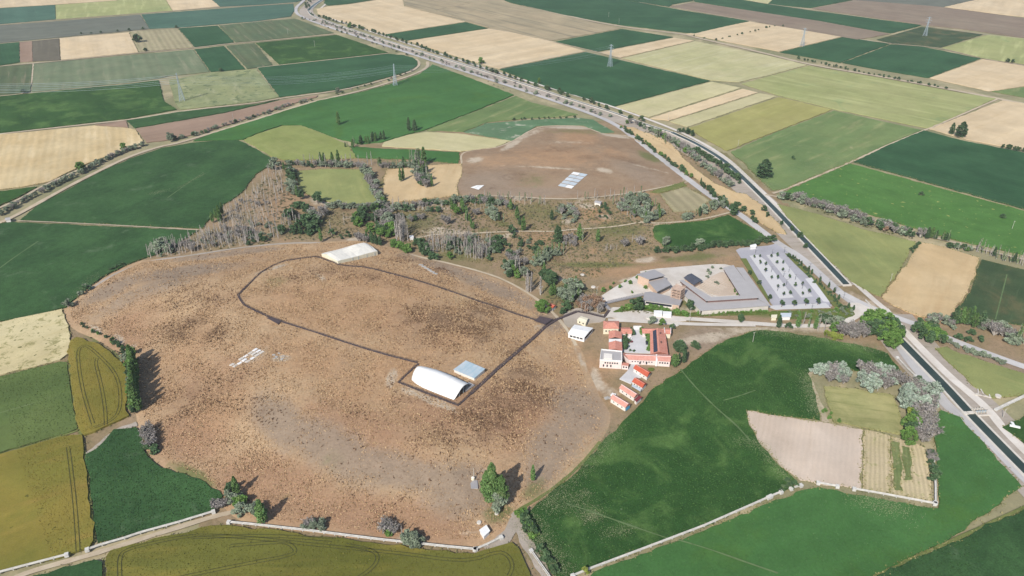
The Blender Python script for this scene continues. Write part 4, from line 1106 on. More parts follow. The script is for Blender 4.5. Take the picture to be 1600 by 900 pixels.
# ring of low outer roofs with a raised inner strip
def ring(outer, ze, inner, zi):
    Qo = eaves(outer, ze); walls(vc, grow(Qo, -.5), -.3, ze - .1, M['concrete'], name='ring_wall'); flat_roof('roof', vc, Qo, ze, .3, M['greyroof2'], .2)
    Qi = eaves(inner, zi); walls(vc, grow(Qi, -.4), ze + .3, zi - .02, M['brownband'], name='clerestory'); flat_roof('roof', vc, Qi, zi, .3, M['greyroof2'], .3)
ring([(1066.8,459.2),(1073,450.8),(1103.5,473),(1095,485.6)], 4.4, [(1062,438.5),(1067,438),(1111,464.6),(1103.6,470)], 6.6)
ring([(1104,473.2),(1184.5,468.6),(1203,477.6),(1095.5,485.7)], 4.43, [(1104.6,470.2),(1112,464.9),(1177,461.2),(1184.2,465.4)], 6.63)
ring([(1150.4,418.2),(1161.2,418.8),(1202.8,476.6),(1186,468)], 4.46, [(1130.2,419),(1145.6,414.8),(1184.4,465.2),(1157.8,463)], 6.66)
# court pavilion
Q = eaves([(1069,434),(1080.5,427.6),(1097.2,438),(1084,445)], 4.6)
walls(vc, grow(Q, -.9), -.2, 4.5, M['peach'], name='pavilion_wall')
gable_roof('pavilion_roof', vc, Q, 4.6, 1.0, M['darkroof'], 1, over=.4)
# timber lookout tower
tw = thing('lookout_tower', P(1057, 472), 'open timber lookout tower standing over the visitor centre roofs', 'tower')
tq = [v2(ray_hit(*p)) for p in [(1048,471.5),(1060.5,475),(1067,469.5),(1055,465.5)]]
TH = 13.5
for q in tq: MB().box((q.x, q.y, 0), .55, .55, TH).mk('post', M['timber'], tw)
for lv in (4.8, 7.4, 10.0, 12.6):
    MB().prism(grow(tq, .7), lv, lv + .22).mk('deck', M['timber'], tw)
    rl = MB(); G = grow(tq, .65)
    for i in range(4):
        a, b_ = G[i], G[(i + 1) % 4]
        for hh in (.55, 1.05): rl.tube((*a, lv + .22 + hh), (*b_, lv + .22 + hh), .09, n=4)
        for k in range(5):
            p = a.lerp(b_, k / 5); rl.tube((*p, lv + .22), (*p, lv + 1.3), .07, n=4)
    rl.mk('railing', M['timber'], tw)
for i in range(4):
    a, b_ = tq[i], tq[(i + 1) % 4]; br = MB()
    for lv in (0.3, 5.0, 7.6, 10.2): br.tube((*a, lv), (*b_, lv + 2.3), .13, n=4)
    br.mk('brace', M['timber'], tw)
yard('visitor_court', [(1000,424),(1025,420),(1110,413),(1132,413),(1146,416),(1160,462),(1112,465),(1068,440),(1060,468),(1010,456)], .19, 'gravel')
yard('visitor_court', [(1064,452),(1072,447),(1075,452),(1066,460)], .2, 'gravel')
yard('visitor_court_soil', [(1088,447),(1100,439),(1114,431),(1128,424),(1134,428),(1150,455),(1152,461),(1114,463.5)], .215, 'plough', 1)
yard('visitor_garden', [(940,462),(965,446),(995,430),(1002,444),(1012,455),(1006,459),(975,466),(948,474),(936,470)], .185, 'gravel')
# excavation model walls in the court: low cream mud walls
for i in range(11):
    t = i / 10.0
    a = P(1086 + 26 * t, 450 - 14 * t); b_ = P(1114 + 27 * t, 463 - 16 * t)
    o = MB().tube(a + Vector((0, 0, .3)), b_ + Vector((0, 0, .3)), .36, n=4).mk('mud_wall', M['dust'], base=a)
    props(o, 'low pale mud wall in the visitor centre court', 'wall', 'mud walls in the visitor centre court')
# grey covered ramp from the gate
def ramp(px, w, label, mat, rail):
    c = line(px, 2.5, 0)
    t = thing('walkway', c[0], label, 'walkway')
    strip('deck', c, w, .6, M[mat], t, follow=True, thick=.35, kind=None)
    for s in (0, 1):
        e = ribbon_sides(c, w - .1)[s]
        r = MB(); top = [Vector((q[0], q[1], H(*q) + 1.35)) for q in e]
        r.path(top, .1, 4); r.path([p - Vector((0, 0, .4)) for p in top], .07, 4)
        for k, p in enumerate(top): r.tube(p - Vector((0, 0, 1.3)), p, .09, n=4)
        r.mk('railing', M[rail], t)
    return t
ramp([(952,484),(943.5,475),(960,471),(980,466.5),(1006,461)], 3.0, 'grey ramp with railings climbing from the gate to the visitor centre', 'greyroof', 'rail')

yard('lawn', [(956,487),(978,479),(1004,475.5),(1030,482),(1068,489),(1090,488),(1196,486),(1206,488),(1204,491),(1090,493.5),(1066,494),(1040,490),(1000,484),(962,489)], .175, 'lawn', 1)
yard('lawn', [(1200,486),(1226,486),(1290,484),(1322,480),(1338,490),(1330,496),(1302,499),(1250,498),(1216,498),(1204,496)], .178, 'lawn', 1)
yard('lawn', [(1011,576),(1019,574),(1024,577),(1017,580)], .172, 'lawn', 1)
# ---- car park
yard('car_park', [(1150,391),(1156,388),(1168,386.5),(1200,384),(1212,381),(1240,400),(1262,424),(1300,478),(1280,480),(1224,482),(1214,484),(1205,474),(1180,437)], .21, 'asphalt2')
def bed(px, h=.34, mat='paving', label=None):
    Q = [v2(ray_hit(*p)) for p in px]
    m = MB().prism(Q, -.1, h); o = m.mk('kerbed_strip', M[mat], base=(*centre(Q), 0)); return props(o, None, None, None, 'structure')
bed([(1171,400),(1184,398.5),(1196,407),(1240,465),(1218,466.5)])
bed([(1197,399),(1212,397.5),(1225,408),(1270,463.5),(1252,465)])
bed([(1176,471),(1203,478),(1290,474),(1298,481),(1222,483.5),(1212,484)], .33)
bed([(1258,436),(1268,434),(1296,472),(1286,471)], .33)
bed([(1157,404),(1166,404),(1203,468),(1201,472)], .3, 'verge')
bed([(1226,396),(1233,397),(1262,424),(1320,480),(1316,486),(1302,478),(1262,432),(1242,413)], .3, 'verge')
# ------------------------------------------------------------------ shelters over the digs
def shelter_vault():
    m0, m1 = P(654, 585), P(722, 613.5)
    ax = Vector((m1.x - m0.x, m1.y - m0.y)); L = ax.length; ax.normalize(); cr = Vector((-ax.y, ax.x))
    W1 = P(705.7, 624.3); wr = abs((v2(W1) - v2(m1)).dot(cr))
    W0 = P(641, 593); wl = abs((v2(W0) - v2(m0)).dot(cr))
    base = H(*((v2(m0) + v2(m1)) / 2))
    t = thing('vaulted_shelter', ((m0.x + m1.x) / 2, (m0.y + m1.y) / 2, base), 'big white vaulted shelter with a dark open end, on the near mound', 'shelter')
    NS, NA = 20, 22
    def prof(s):
        w = wl * .95 + (wr * 1.05 - wl * .95) * min(1, s / .3) ** .6 - wr * .05 * max(0, s - .6) / .4
        h = 6.0 + 1.6 * math.sin(math.pi * s); return w, h
    vs = []; fs = []
    for shell, dz in ((0, 0), (1, -.35)):
        for i in range(NS + 1):
            s = i / NS; w, h = prof(s)
            for j in range(NA + 1):
                th = math.pi * j / NA
                c = math.cos(th); q = v2(m0) + ax * (L * s + 2.6 * math.sin(th) * (s - .35)) + cr * (w * (abs(c) ** .9) * (1 if c > 0 else -1))
                vs.append((q.x, q.y, base + .4 + h * (1 - abs(c) ** 1.7) + dz))
    n = (NS + 1) * (NA + 1); row = NA + 1
    for i in range(NS):
        for j in range(NA):
            a = i * row + j
            fs.append((a, a + row, a + row + 1, a + 1)); fs.append((n + a, n + a + 1, n + a + row + 1, n + a + row))
    for j in range(NA):
        a = j; b = NS * row + j
        fs += [(a, a + 1, n + a + 1, n + a), (b, n + b, n + b + 1, b + 1)]
    for i in range(NS):
        a = i * row; b = i * row + NA
        fs += [(a, n + a, n + a + row, a + row), (b, b + row, n + b + row, n + b)]
    roof = mk('roof', vs, fs, M['white'], t, smooth=True)
    # closed far end, recessed dark near end with posts
    endv = [vs[j] for j in range(row)]
    mk('end_wall', [(x + ax.x * .3, y + ax.y * .3, z - .1) for x, y, z in endv] + [(x + ax.x * .6, y + ax.y * .6, z - .1) for x, y, z in endv], [tuple(range(row))[::-1], tuple(range(row, 2 * row))], M['offwhite'], t)
    k = NS * row
    e = [vs[k + j] for j in range(row)]
    mk('dig_floor', [(x - ax.x * 1.0, y - ax.y * 1.0, base - .2) for x, y in ((v2(m1) + cr * wr * .9), (v2(m1) - cr * wr * .9), (v2(m0) - cr * wl * .7), (v2(m0) + cr * wl * .7))], [(0, 1, 2, 3)], M['boardwalk'], t)
    mk('inner_shade_sheet', [(x - ax.x * 4.0, y - ax.y * 4.0, z - .4) for x, y, z in e], [tuple(range(row))], M['dark'], t)  # added black sheet standing in for the shade deep under the vault
    for j in (4, 8, 11, 14, 18):
        x, y, z = vs[k + j]
        MB().tube((x - ax.x * .6, y - ax.y * .6, base - .4), (x - ax.x * .6, y - ax.y * .6, z - .3), .22).mk('post', M['steel'], t)
    for i in range(2, NS, 2):            # standing seams of the roof panels
        sm = MB(); sm.path([Vector(vs[i * row + j]) + Vector((0, 0, .05)) for j in range(row)], .07, 4)
        sm.mk('seam', M['white'], roof)
    return t, m0, m1, base
shelter_vault()

def shelter_north():
    q = [v2(P(503, 401)), v2(P(528.5, 412.8)), v2(P(590.5, 398.5)), v2(P(566, 386))]      # left, front, right, back
    base = min(H(*p) for p in q)
    t = thing('faceted_shelter', (*centre(q), base), 'cream white faceted shelter hall at the far edge of the mound', 'shelter')
    def sec(s, ze, zr, zf):
        """five-point cross-section at fraction s along the hall"""
        f = q[1].lerp(q[2], s); b = q[0].lerp(q[3], s)
        g = H(*f); k = H(*b); m = (g + k) / 2
        return [(*f, g - .6), (*f, g + ze), (*f.lerp(b, .34), m + zf), (*f.lerp(b, .66), m + zr), (*b, k + ze), (*b, k - .6)]
    S_ = [sec(0, 3.0, 4.4, 4.2), sec(.08, 3.4, 5.4, 5.2), sec(.36, 3.4, 5.5, 5.3), sec(.48, 3.6, 6.3, 6.0), sec(.7, 4.2, 8.2, 7.8), sec(.92, 4.4, 8.2, 7.8), sec(1, 4.2, 6.8, 6.5)]
    vs = [p for s in S_ for p in s]; fs = []
    for i in range(len(S_) - 1):
        for j in range(1, 4):
            a = i * 6 + j; fs.append((a, a + 1, a + 7, a + 6))
    roof = mk('roof', vs, fs, M['membrane'], t)
    for s in [i / 14 for i in range(1, 14)]:           # seams where the roof sheets meet
        ss = [0, .08, .36, .48, .7, .92, 1]; i = max(k for k in range(6) if ss[k] <= s); u = (s - ss[i]) / (ss[i + 1] - ss[i])
        m = MB(); m.path([Vector(S_[i][j]).lerp(Vector(S_[i + 1][j]), u) + Vector((0, 0, .06)) for j in range(1, 5)], .09, 4); m.mk('seam', M['offwhite'], roof)
    wl = []
    for i in range(len(S_) - 1):
        for j in (0, 4):
            a = i * 6 + j; wl.append((a, a + 1, a + 7, a + 6))
    wl += [tuple(range(6)), tuple(range((len(S_) - 1) * 6, len(S_) * 6))[::-1]]
    mk('wall', [(x, y, z) for x, y, z in vs], wl, M['cream_wall'], t)
    d = (q[2] - q[1]).normalized(); n = Vector((d.y, -d.x))
    if n.dot(q[1] - q[0]) < 0: n = -n
    for s in (.36, .5, .72, .92):
        p = q[1].lerp(q[2], s) + n * .12
        MB().box((p.x, p.y, H(*p) - .5), .3, .3, 4).mk('post', M['steel'], t)
    r0, r1 = q[2] + (q[3] - q[2]) * .15 + d * .2, q[2] + (q[3] - q[2]) * .85 + d * .2
    MB().prism([r0, r1, r1 + d * .1, r0 + d * .1], H(*r0) - .4, H(*r0) + 3.4).mk('end_opening_shade', M['dark'], t)  # dark slab over the closed end wall, painted shade of an opening
shelter_north()

b, Q, w = simple_shed([(709.5,577.5),(728,564),(757,576.5),(741,590.5)], H(*v2(P(733, 577))) + 2.6, 0, 'low blue and white sheet roof beside the vaulted shelter', 'offwhite', 'bluesheet', 'sheet_roof', 'shed')
def sheets(px, label, mat, n, name='dig_cover'):
    Q = [v2(P(*p)) for p in px]; c = centre(Q); g = H(*c)
    t = thing(name, (*c, g), label, 'dig cover')
    a, b_, c_, d = Q
    for i in range(n):
        s0, s1 = i / n + .02, (i + 1) / n - .02
        for j, (u0, u1) in enumerate(((.02, .49), (.51, .98))):
            pts = []
            for s, u in ((s0, u0), (s1, u0), (s1, u1), (s0, u1)):
                pts.append(a.lerp(b_, s).lerp(d.lerp(c_, s), u))
            dz = random.uniform(0, .25)
            zz = [H(*p) + .35 + dz for p in pts]
            R = list(pts)
            ar = sum(R[k].x * R[(k + 1) % 4].y - R[(k + 1) % 4].x * R[k].y for k in range(4))
            m = MB().prism(pts, [z - .2 for z in (zz if ar > 0 else zz[::-1])], zz if ar > 0 else zz[::-1])
            m.mk('sheet', M[mat if random.random() < .75 else 'white'], t)
    return t
sheets([(871,291),(896,268.5),(919,272.5),(893,295.5)], 'large pale blue sheeted dig cover on the far mound', 'bluepale', 5)
sheets([(735,293.5),(744,290.3),(757,289.5),(748,297)], 'small white dig cover at the left edge of the far mound', 'white', 2)
# half open trench field of white covers on the left of the near mound
tr = thing('dig_trenches', P(381, 559), 'ragged white sandbagged dig trenches on the left of the mound', 'dig trench')
random.seed(3)
for i in range(6):
    for j in range(3):
        if random.random() < .2: continue
        x = 358 + i * 7.2 + j * 5.0; y = 571.5 - i * 4.6 + j * 1.9
        a = [v2(P(x + dx, y + dy)) for dx, dy in ((0, 0), (6.0, -4.0), (9.4, -2.8), (3.6, 1.1))]
        MB().prism(a, H(*a[0]) - .2, H(*a[0]) + random.uniform(.35, .9)).mk('sandbag_wall', M[random.choice(['white', 'concrete', 'concrete'])], tr)
tr = thing('dig_trenches', P(668, 424), 'row of low pale trench walls on the far side of the mound', 'dig trench')
for i in range(6):
    c = P(658 + i * 4.4, 414.5 + i * 2.7)
    MB().box(c - Vector((0, 0, .2)), 4.5, 2.0, .8, -.4).mk('sandbag_wall', M['concrete_grey'], tr)
tr = thing('dig_trenches', P(434, 557), 'scattered grey stones of an old trench right of the white trenches', 'dig trench')
for i in range(9):
    c = P(434 + random.uniform(-9, 9), 557 + random.uniform(-5, 5))
    MB().box(c - Vector((0, 0, .2)), random.uniform(1, 2.6), random.uniform(.6, 1.4), .7, random.uniform(0, 3)).mk('stone', M['concrete_grey'], tr)

# ------------------------------------------------------------------ boardwalks
def boardwalk(px, w, label, sm=0, rails=(0, 1), high=.7):
    c = line(px, 3.0, sm)
    c = [Vector((*ray_hit_on(p), 0)) for p in c] if False else c
    t = thing('boardwalk', (c[0].x, c[0].y, H(c[0].x, c[0].y)), label, 'boardwalk', 'dark boardwalks on the mound')
    strip('deck', c, w, .3, M['boardwalk'], t, follow=True, thick=.35, kind=None)
    for s in rails:
        e = ribbon_sides(c, w - .15)[s]
        r = MB(); top = [Vector((q[0], q[1], H(*q) + .3 + high)) for q in e]
        r.path(top, .06, 4); r.path([p - Vector((0, 0, high * .5)) for p in top], .06, 4)
        for k, p in enumerate(top): r.tube(p - Vector((0, 0, high + .4)), p, .08, n=4)
        r.mk('railing', M['darkrail'], t)
    return t
def gl(pts): return pts
_line0 = line
def line(px, step=6.0, sm=2, z=0.0, ground=False):
    if not ground: return _line0(px, step, sm, z)
    pts = [P(*p) for p in px]; pts = [Vector((p.x, p.y, 0)) for p in pts]
    return resample(smooth_line(pts, sm) if sm else pts, step)
def bw(px, w, label, sm=0, **k):
    global line
    old = line
    line = lambda a, step=6.0, sm=2, z=0.0: old(a, step, sm, z, True)
    try: return boardwalk(px, w, label, sm, **k)
    finally: line = old
bw([(843,502),(800,488.5),(745,470),(687,449.5),(650,438),(620,430),(590,422),(568,417.2),(545,416),(530,413.8),(514,408),(505,404.5),(494,401.2),(470,404),(444,408.2),(425,416),(408,426),(390,443),(372,461)], 1.6, 'long dark boardwalk curving along the far side of the mound loop')
bw([(372,461),(376,469),(382,477),(400,486),(424,497),(440,502.5),(470,512),(500,521.5),(540,535),(575,546),(610,556),(652,566.5)], 1.6, 'dark boardwalk running from the loop corner to the vaulted shelter')
bw([(735,616),(756,597),(780,574.5),(810,549),(838,524.5),(852,511),(870,499.5),(902,487)], 2.6, 'broad straight dark boardwalk from the gate to the vaulted shelter')
bw([(902,487),(920,490),(944,496),(952,485)], 2.2, 'short dark boardwalk bending round the brown reeds at the gate')
bw([(654,568.5),(640,581),(623,597.5),(650,608),(690,623.5),(716,633.5),(726,625),(735,616)], 1.6, 'dark boardwalk framing the front of the vaulted shelter')
def platform(px, label, mat='boardwalk'):
    Q = [v2(P(*p)) for p in px]; g = max(H(*q) for q in Q)
    t = thing('viewing_platform', (*centre(Q), g), label, 'platform')
    MB().prism(Q, g + .4, g + .65).mk('deck', M[mat], t)
    for q in Q: MB().box((q.x, q.y, H(*q) - .5), .3, .3, g + 1.6 - H(*q)).mk('post', M['darkrail'], t)
    r = MB()
    for i in range(4): r.tube((*Q[i], g + 1.6), (*Q[(i + 1) % 4], g + 1.6), .07, n=4)
    r.mk('railing', M['darkrail'], t)
platform([(417.5,498),(424,496),(440.5,502),(435,507.5)], 'dark viewing platform on the left of the boardwalk loop')
platform([(835.5,502.5),(843,496),(864,501.5),(852.5,509)], 'dark viewing platform where the boardwalk meets the gate')
platform([(722,604),(733,598),(742,603),(727,613.5)], 'small grey platform outside the open end of the vaulted shelter', 'greyroof')

# ------------------------------------------------------------------ raised irrigation channels on posts
def flume(px, label, w=1.0, z=1.2, dirt=True, seg=6.0, group='white concrete water channels'):
    c = _line0(px, seg, 0)
    t = thing('water_channel', c[0], label, 'water channel', group)
    n = len(c)
    # U section swept along the line, one piece per length
    prof = [(-.5, .62), (-.5, .0), (-.36, -.28), (.36, -.28), (.5, 0), (.5, .62), (.36, .62), (.34, .1), (-.34, .1), (-.36, .62)]
    post = MB(); post.box((0, 0, 0), .45, .45, z - .28); post.box((0, 0, z - .5), w * 1.0, .5, .22)
    pm = mesh_data('post', post.v, post.f, M['channel'])
    for i in range(n - 1):
        a, b_ = c[i], c[i + 1]; d = (b_ - a).normalized(); nn = Vector((-d.y, d.x, 0))
        vs = []
        for p in (a + d * .04, b_ - d * .04):
            for u, h in prof: vs.append((p + nn * (u * w) + Vector((0, 0, z + h)))[:])
        k = len(prof)
        fs = [(j, (j + 1) % k, k + (j + 1) % k, k + j) for j in range(k)] + [tuple(range(k))[::-1], tuple(range(k, 2 * k))]
        mk('trough', vs, fs, M['channel'], t)
    for i in range(n):
        d = (c[min(i + 1, n - 1)] - c[max(i - 1, 0)]); o = bpy.data.objects.new('post', pm); o.parent = t
        o.location = (c[i] - Vector(t.location)); o.rotation_euler = (0, 0, math.atan2(d.y, d.x) + math.pi / 2); COL.objects.link(o)
    for p in (c[0], c[-1]):
        MB().box((p.x, p.y, 0), 2.0, 2.0, z + .75, math.atan2((c[-1] - c[0]).y, (c[-1] - c[0]).x)).mk('end_box', M['channel'], t)
    return t
flume([(-30,907),(0,896.5),(105,869)], 'white water channel along the wheat in the bottom left corner')
flume([(137,861),(160,853),(195,843),(220,834.5),(280,818),(334,801.5)], 'pale water channel beside the dirt track below the dark green field')
flume([(358,818),(400,822),(440,826.5),(490,832),(540,838.5),(600,846),(640,850),(700,856.5),(742,860.5)], 'long bright white water channel along the foot of the mound')
flume([(743,860.5),(762,852.5),(783,842)], 'short white water channel bending up to the white box shed')
flume([(895,902),(920,891.5),(960,876.5),(1000,861.5),(1050,842.5),(1100,823.5),(1150,801.5),(1200,779.5)], 'long cream water channel between the two bright green fields')
flume([(1204,777.5),(1220,771)], 'first short length of white channel beyond the long cream one')
flume([(1236,765.5),(1251,760.5)], 'stub of white channel ending at the corner of the pale plot')
flume([(1278,756.5),(1308,762)], 'short white channel left of a gap below the pale plot')
flume([(1334,766),(1380,774),(1420,781.5),(1460,789)], 'white channel along the lower edge of the pale plot')
flume([(1461,788),(1461,765),(1460,742),(1457,722)], 'white channel climbing past dark bushes on the right of the plot', w=1.1)
flume([(1556,641),(1600,620),(1680,581)], 'pale channel with a dark bed leaving the right bank of the canal', w=2.0, z=.5)
flume([(1402,560),(1416,575),(1430,588.5)], 'thin pale channel beside the road near the big leafy clump', w=.9, z=.6)
flume([(830,862),(842,879),(857,900),(870,922)], 'white channel in the hedge at the bottom of the dirt lane', w=1.0, z=.7)
flume([(1450,626),(1452,650),(1454,672)], 'pale channel behind the silver willows', w=.9, z=.7)

# canal weir with gate frames
wq = P(1532, 645)
we = thing('canal_weir', wq, 'concrete weir with metal gates across the canal', 'weir')
d = (P(1546, 678) - P(1517, 648)).normalized(); n = Vector((-d.y, d.x, 0)); ang = math.atan2(n.y, n.x)
for k in (-1, 1):
    MB().box(wq + d * (k * 3.2), 9.0, .7, .9, ang).mk('sill', M['concrete'], we)
for k in range(-2, 3):
    c = wq + n * (k * 1.9); MB().box(c - d * 1.5, .4, 4.8, 1.6, ang).mk('pier', M['concrete'], we)
for k in (-1.5, -.5, .5, 1.5):
    c = wq + n * (k * 1.9); MB().box(c + Vector((0, 0, .2)), 1.5, .15, 2.2, ang).mk('gate', M['steel'], we)
MB().tube(wq - n * 4.5 + Vector((0, 0, 2.3)), wq + n * 4.5 + Vector((0, 0, 2.3)), .14).mk('gantry', M['darkrail'], we)
MB().box(wq - n * 7.2, 4.0, 2.2, 1.1, ang).box(wq - n * 11, 3.0, 3.0, .8, ang).mk('inlet_box', M['concrete'], we)
# concrete cover where the canal dives under the junction
cb = thing('canal_bridge', P(1362, 488), 'concrete culvert deck carrying the road junction over the canal', 'bridge')
c0, c1 = v2(P(1323, 446)), v2(P(1402, 527)); d = (c1 - c0).normalized(); nn = Vector((-d.y, d.x)) * 4.0
for p, s in ((c0, 1), (c1, -1)):
    MB().prism([p - nn, p + nn, p + nn + d * s * 1.2, p - nn + d * s * 1.2], -.2, 1.1).mk('headwall', M['concrete'], cb)
for sgn in (1,):
    a, b_ = c0 + d * 26 + nn * .9 * sgn, c1 - d * 3 + nn * .9 * sgn
    k = Vector((-d.y, d.x)) * .35
    MB().prism([a - k, b_ - k, b_ + k, a + k], -.2, .9).mk('parapet', M['concrete'], cb)
# barrier post and rubble by the weir
o = MB().tube(P(1559, 620), P(1559, 620) + Vector((0, 0, 1.2)), 2.0, n=14).mk('well_ring', M['concrete'], base=P(1559, 620)); props(o, 'white concrete ring lying by the channel on the right bank', 'well ring')
rb = thing('rubble', P(1536, 617), 'scattered broken concrete beams on the right bank', 'rubble')
for i, (x, y, l, r) in enumerate([(1528,612,6,1.1),(1534,612,5,1.4),(1532,618,7,-.2),(1541,620,6,-.5),(1546,619,3,1.2),(1525,616,3,.3)]):
    MB().box(P(x, y), l, .7, .6, r).mk('beam', M['concrete'], rb)
o = MB().box(P(1585, 668), 6, 1.6, 1.4, -.4).box(P(1582, 664), 1.6, 4, 1.2, -.2).mk('concrete_block', M['white'], base=P(1585, 668)); props(o, 'white concrete T shaped block in the green field at the right edge', 'concrete block')
# ------------------------------------------------------------------ plants
def leaf_cards(cent, size, rng, up=.3, quad=True):
    """leaf clumps: one bent two-triangle card per centre, facing mostly outward / up"""
    n = len(cent)
    a = rng.normal(size=(n, 3)); a /= np.linalg.norm(a, axis=1, keepdims=True)
    nrm = rng.normal(size=(n, 3)); nrm[:, 2] = np.abs(nrm[:, 2]) + up; nrm /= np.linalg.norm(nrm, axis=1, keepdims=True)
    a -= nrm * (a * nrm).sum(1, keepdims=True); a /= np.linalg.norm(a, axis=1, keepdims=True) + 1e-9
    b = np.cross(nrm, a)
    s = (size * rng.uniform(.6, 1.35, n))[:, None]
    v = np.stack([cent - a * s, cent - b * s * .6 + nrm * s * .15, cent + a * s, cent + b * s * .6 + nrm * s * .15], 1).reshape(-1, 3)
    f = np.arange(4 * n).reshape(-1, 4)
    return v, f

def blob_points(n, rng, centre, rad):
    p = rng.normal(size=(n, 3)); p /= np.linalg.norm(p, axis=1, keepdims=True)
    r = rng.uniform(.35, 1.0, n) ** .5
    return np.asarray(centre) + p * r[:, None] * np.asarray(rad)

def crown_mesh(name, mat, cent, size, rng):
    v, f = leaf_cards(cent, size, rng)
    return mesh_data(name, v.tolist(), f.tolist(), mat)

def poplar(seed, leaf, h=16.0, r=2.2, n=1000, bare_low=.08):
    """tall columnar poplar: trunk and a ragged spindle crown"""
    rng = np.random.default_rng(seed)
    t = rng.uniform(bare_low, 1, n) ** .9; prof = np.sin(np.pi * np.clip(t * .86 + .1, 0, 1)) ** .8 * (1 - .45 * t)
    ang = rng.uniform(0, 2 * np.pi, n)
    wob = 1 + .35 * np.sin(t * 23 + seed) * np.sin(ang * 2 + seed)
    rr = r * prof * wob * rng.uniform(.35, 1.0, n) ** .5 * 1.25
    c = np.stack([rr * np.cos(ang), rr * np.sin(ang), t * h], 1)
    crown = crown_mesh('crown', leaf, c, .62, rng)
    m = MB(); m.tube((0, 0, -.4), (0, 0, h * .9), .28, .05, 6)
    for k in range(7):
        z = h * (.12 + .1 * k); a = k * 2.4
        m.tube((0, 0, z), (.9 * r * math.cos(a) * .6, .9 * r * math.sin(a) * .6, z + 2.2), .09, .03, 4)
    return mesh_data('trunk', m.v, m.f, M['bark']), crown

def bare_poplar(seed, h=15.0, leafy=0.0, bark='barkpale'):
    """dead or leafless poplar: straight bleached stem with steep twigs"""
    rng = np.random.default_rng(seed); m = MB()
    x = rng.normal(0, .35); y = rng.normal(0, .35)
    m.tube((0, 0, -.4), (x * .5, y * .5, h * .55), .32, .25, 5); m.tube((x * .5, y * .5, h * .55), (x, y, h), .25, .05, 5)
    for k in range(24):
        z = h * rng.uniform(.15, .95); a = rng.uniform(0, 6.28); L = h * rng.uniform(.10, .2) * (1.15 - z / h)
        q = Vector((x * z / h, y * z / h, z)); e = q + Vector((L * .42 * math.cos(a), L * .42 * math.sin(a), L))
        m.tube(q, e, .13, .05, 3)
        for s in (.5, .8):
            p = q.lerp(e, s); a2 = a + rng.uniform(-1.2, 1.2); m.tube(p, p + Vector((L * .2 * math.cos(a2), L * .2 * math.sin(a2), L * .45)),   .08, .03, 3, False)
    n = int(90 + 260 * leafy)
    t = rng.uniform(.05, .95, n); ang = rng.uniform(0, 6.28, n); rr = rng.uniform(.1, .9, n) * (.5 + .5 * leafy)
    c = np.stack([rr * np.cos(ang), rr * np.sin(ang), t * h], 1)
    return mesh_data('trunk', m.v, m.f, M[bark]), crown_mesh('crown', M['leaf_mauve'] if leafy < .3 else M['leaf_poplar'], c, .38, rng)

def round_tree(seed, leaf, h=8.0, w=3.2, blobs=16, per=75, low=.22, size=.6, bark='bark', squash=1.0):
    """broad crown of many leaf lobes on a branching trunk"""
    rng = np.random.default_rng(seed); pts = []; m = MB()
    m.tube((0, 0, -.4), (0, 0, h * .4), .05 * h * .45 + .08, .035 * h * .4 + .05, 6)
    for k in range(blobs):
        a = rng.uniform(0, 6.28); u = rng.uniform(0, 1) ** .6; zt = rng.uniform(low, .9)
        rad = w * u * math.sin(math.pi * min(.95, .25 + zt * .7)) * .95
        c = np.array([rad * math.cos(a), rad * math.sin(a), h * zt]); br = w * rng.uniform(.24, .46)
        pts.append(blob_points(per, rng, c, (br, br, br * .8 * squash)))
        m.tube((0, 0, h * rng.uniform(.2, .42)), c, .09 + .012 * h, .03, 4)
    return mesh_data('trunk', m.v, m.f, M[bark]), crown_mesh('crown', leaf, np.concatenate(pts), size, rng)

def twiggy(seed, h=6.0, w=3.0, leaf='leaf_mauve', n=420, bark='barkpale'):
    """leafless bush: fan of thin stems with a haze of twigs"""
    rng = np.random.default_rng(seed); m = MB(); tips = []
    for k in range(26):
        a = rng.uniform(0, 6.28); u = rng.uniform(.1, 1) ** .7
        p = Vector((0, 0, -.2)); q = Vector((w * u * .55 * math.cos(a), w * u * .55 * math.sin(a), h * rng.uniform(.4, .6)))
        e = Vector((w * u * math.cos(a), w * u * math.sin(a), h * rng.uniform(.65, 1.0)))
        m.tube(p, q, .12, .08, 3, False); m.tube(q, e, .08, .02, 3, False); tips.append((q, e))
        for s in range(3):
            o = q.lerp(e, rng.uniform(.2, .8)); d = Vector(rng.normal(0, 1, 3)); d.z = abs(d.z); m.tube(o, o + d * h * .12, .045, .02, 3, False)
    c = np.array([tuple(q.lerp(e, rng.uniform(0, 1.05)) + Vector(rng.normal(0, w * .1, 3))) for q, e in (tips[int(rng.integers(0, len(tips)))] for _ in range(n))])
    return mesh_data('stems', m.v, m.f, M[bark]), crown_mesh('crown', M[leaf], c, .42, rng)

KINDS = {}
def kinds(key, h, cat, name, meshes): KINDS[key] = (h, cat, name, meshes)
kinds('poplar', 16, 'tree', 'poplar_tree', [poplar(s, M['leaf_poplar']) for s in (1, 2, 3, 4)])
kinds('darkpoplar', 16, 'tree', 'poplar_tree', [poplar(s, M['leaf_dark'], r=2.5) for s in (11, 12, 13)])
kinds('bare', 15, 'tree', 'bare_poplar_tree', [bare_poplar(s) for s in (21, 22, 23, 24, 25, 26)])
kinds('halfbare', 15, 'tree', 'poplar_tree', [bare_poplar(s, leafy=.9) for s in (31, 32, 33)])
kinds('tree', 8, 'tree', 'broad_tree', [round_tree(s, M['leaf_green']) for s in (41, 42, 43)])
kinds('darktree', 8, 'tree', 'dark_broadleaf_tree', [round_tree(s, M['leaf_dark'], w=3.0) for s in (51, 52, 53, 54)])
kinds('willow', 8, 'tree', 'willow_tree', [round_tree(s, M['leaf_grey'], w=3.8, bark='barkpale', low=.15) for s in (61, 62, 63, 64)])
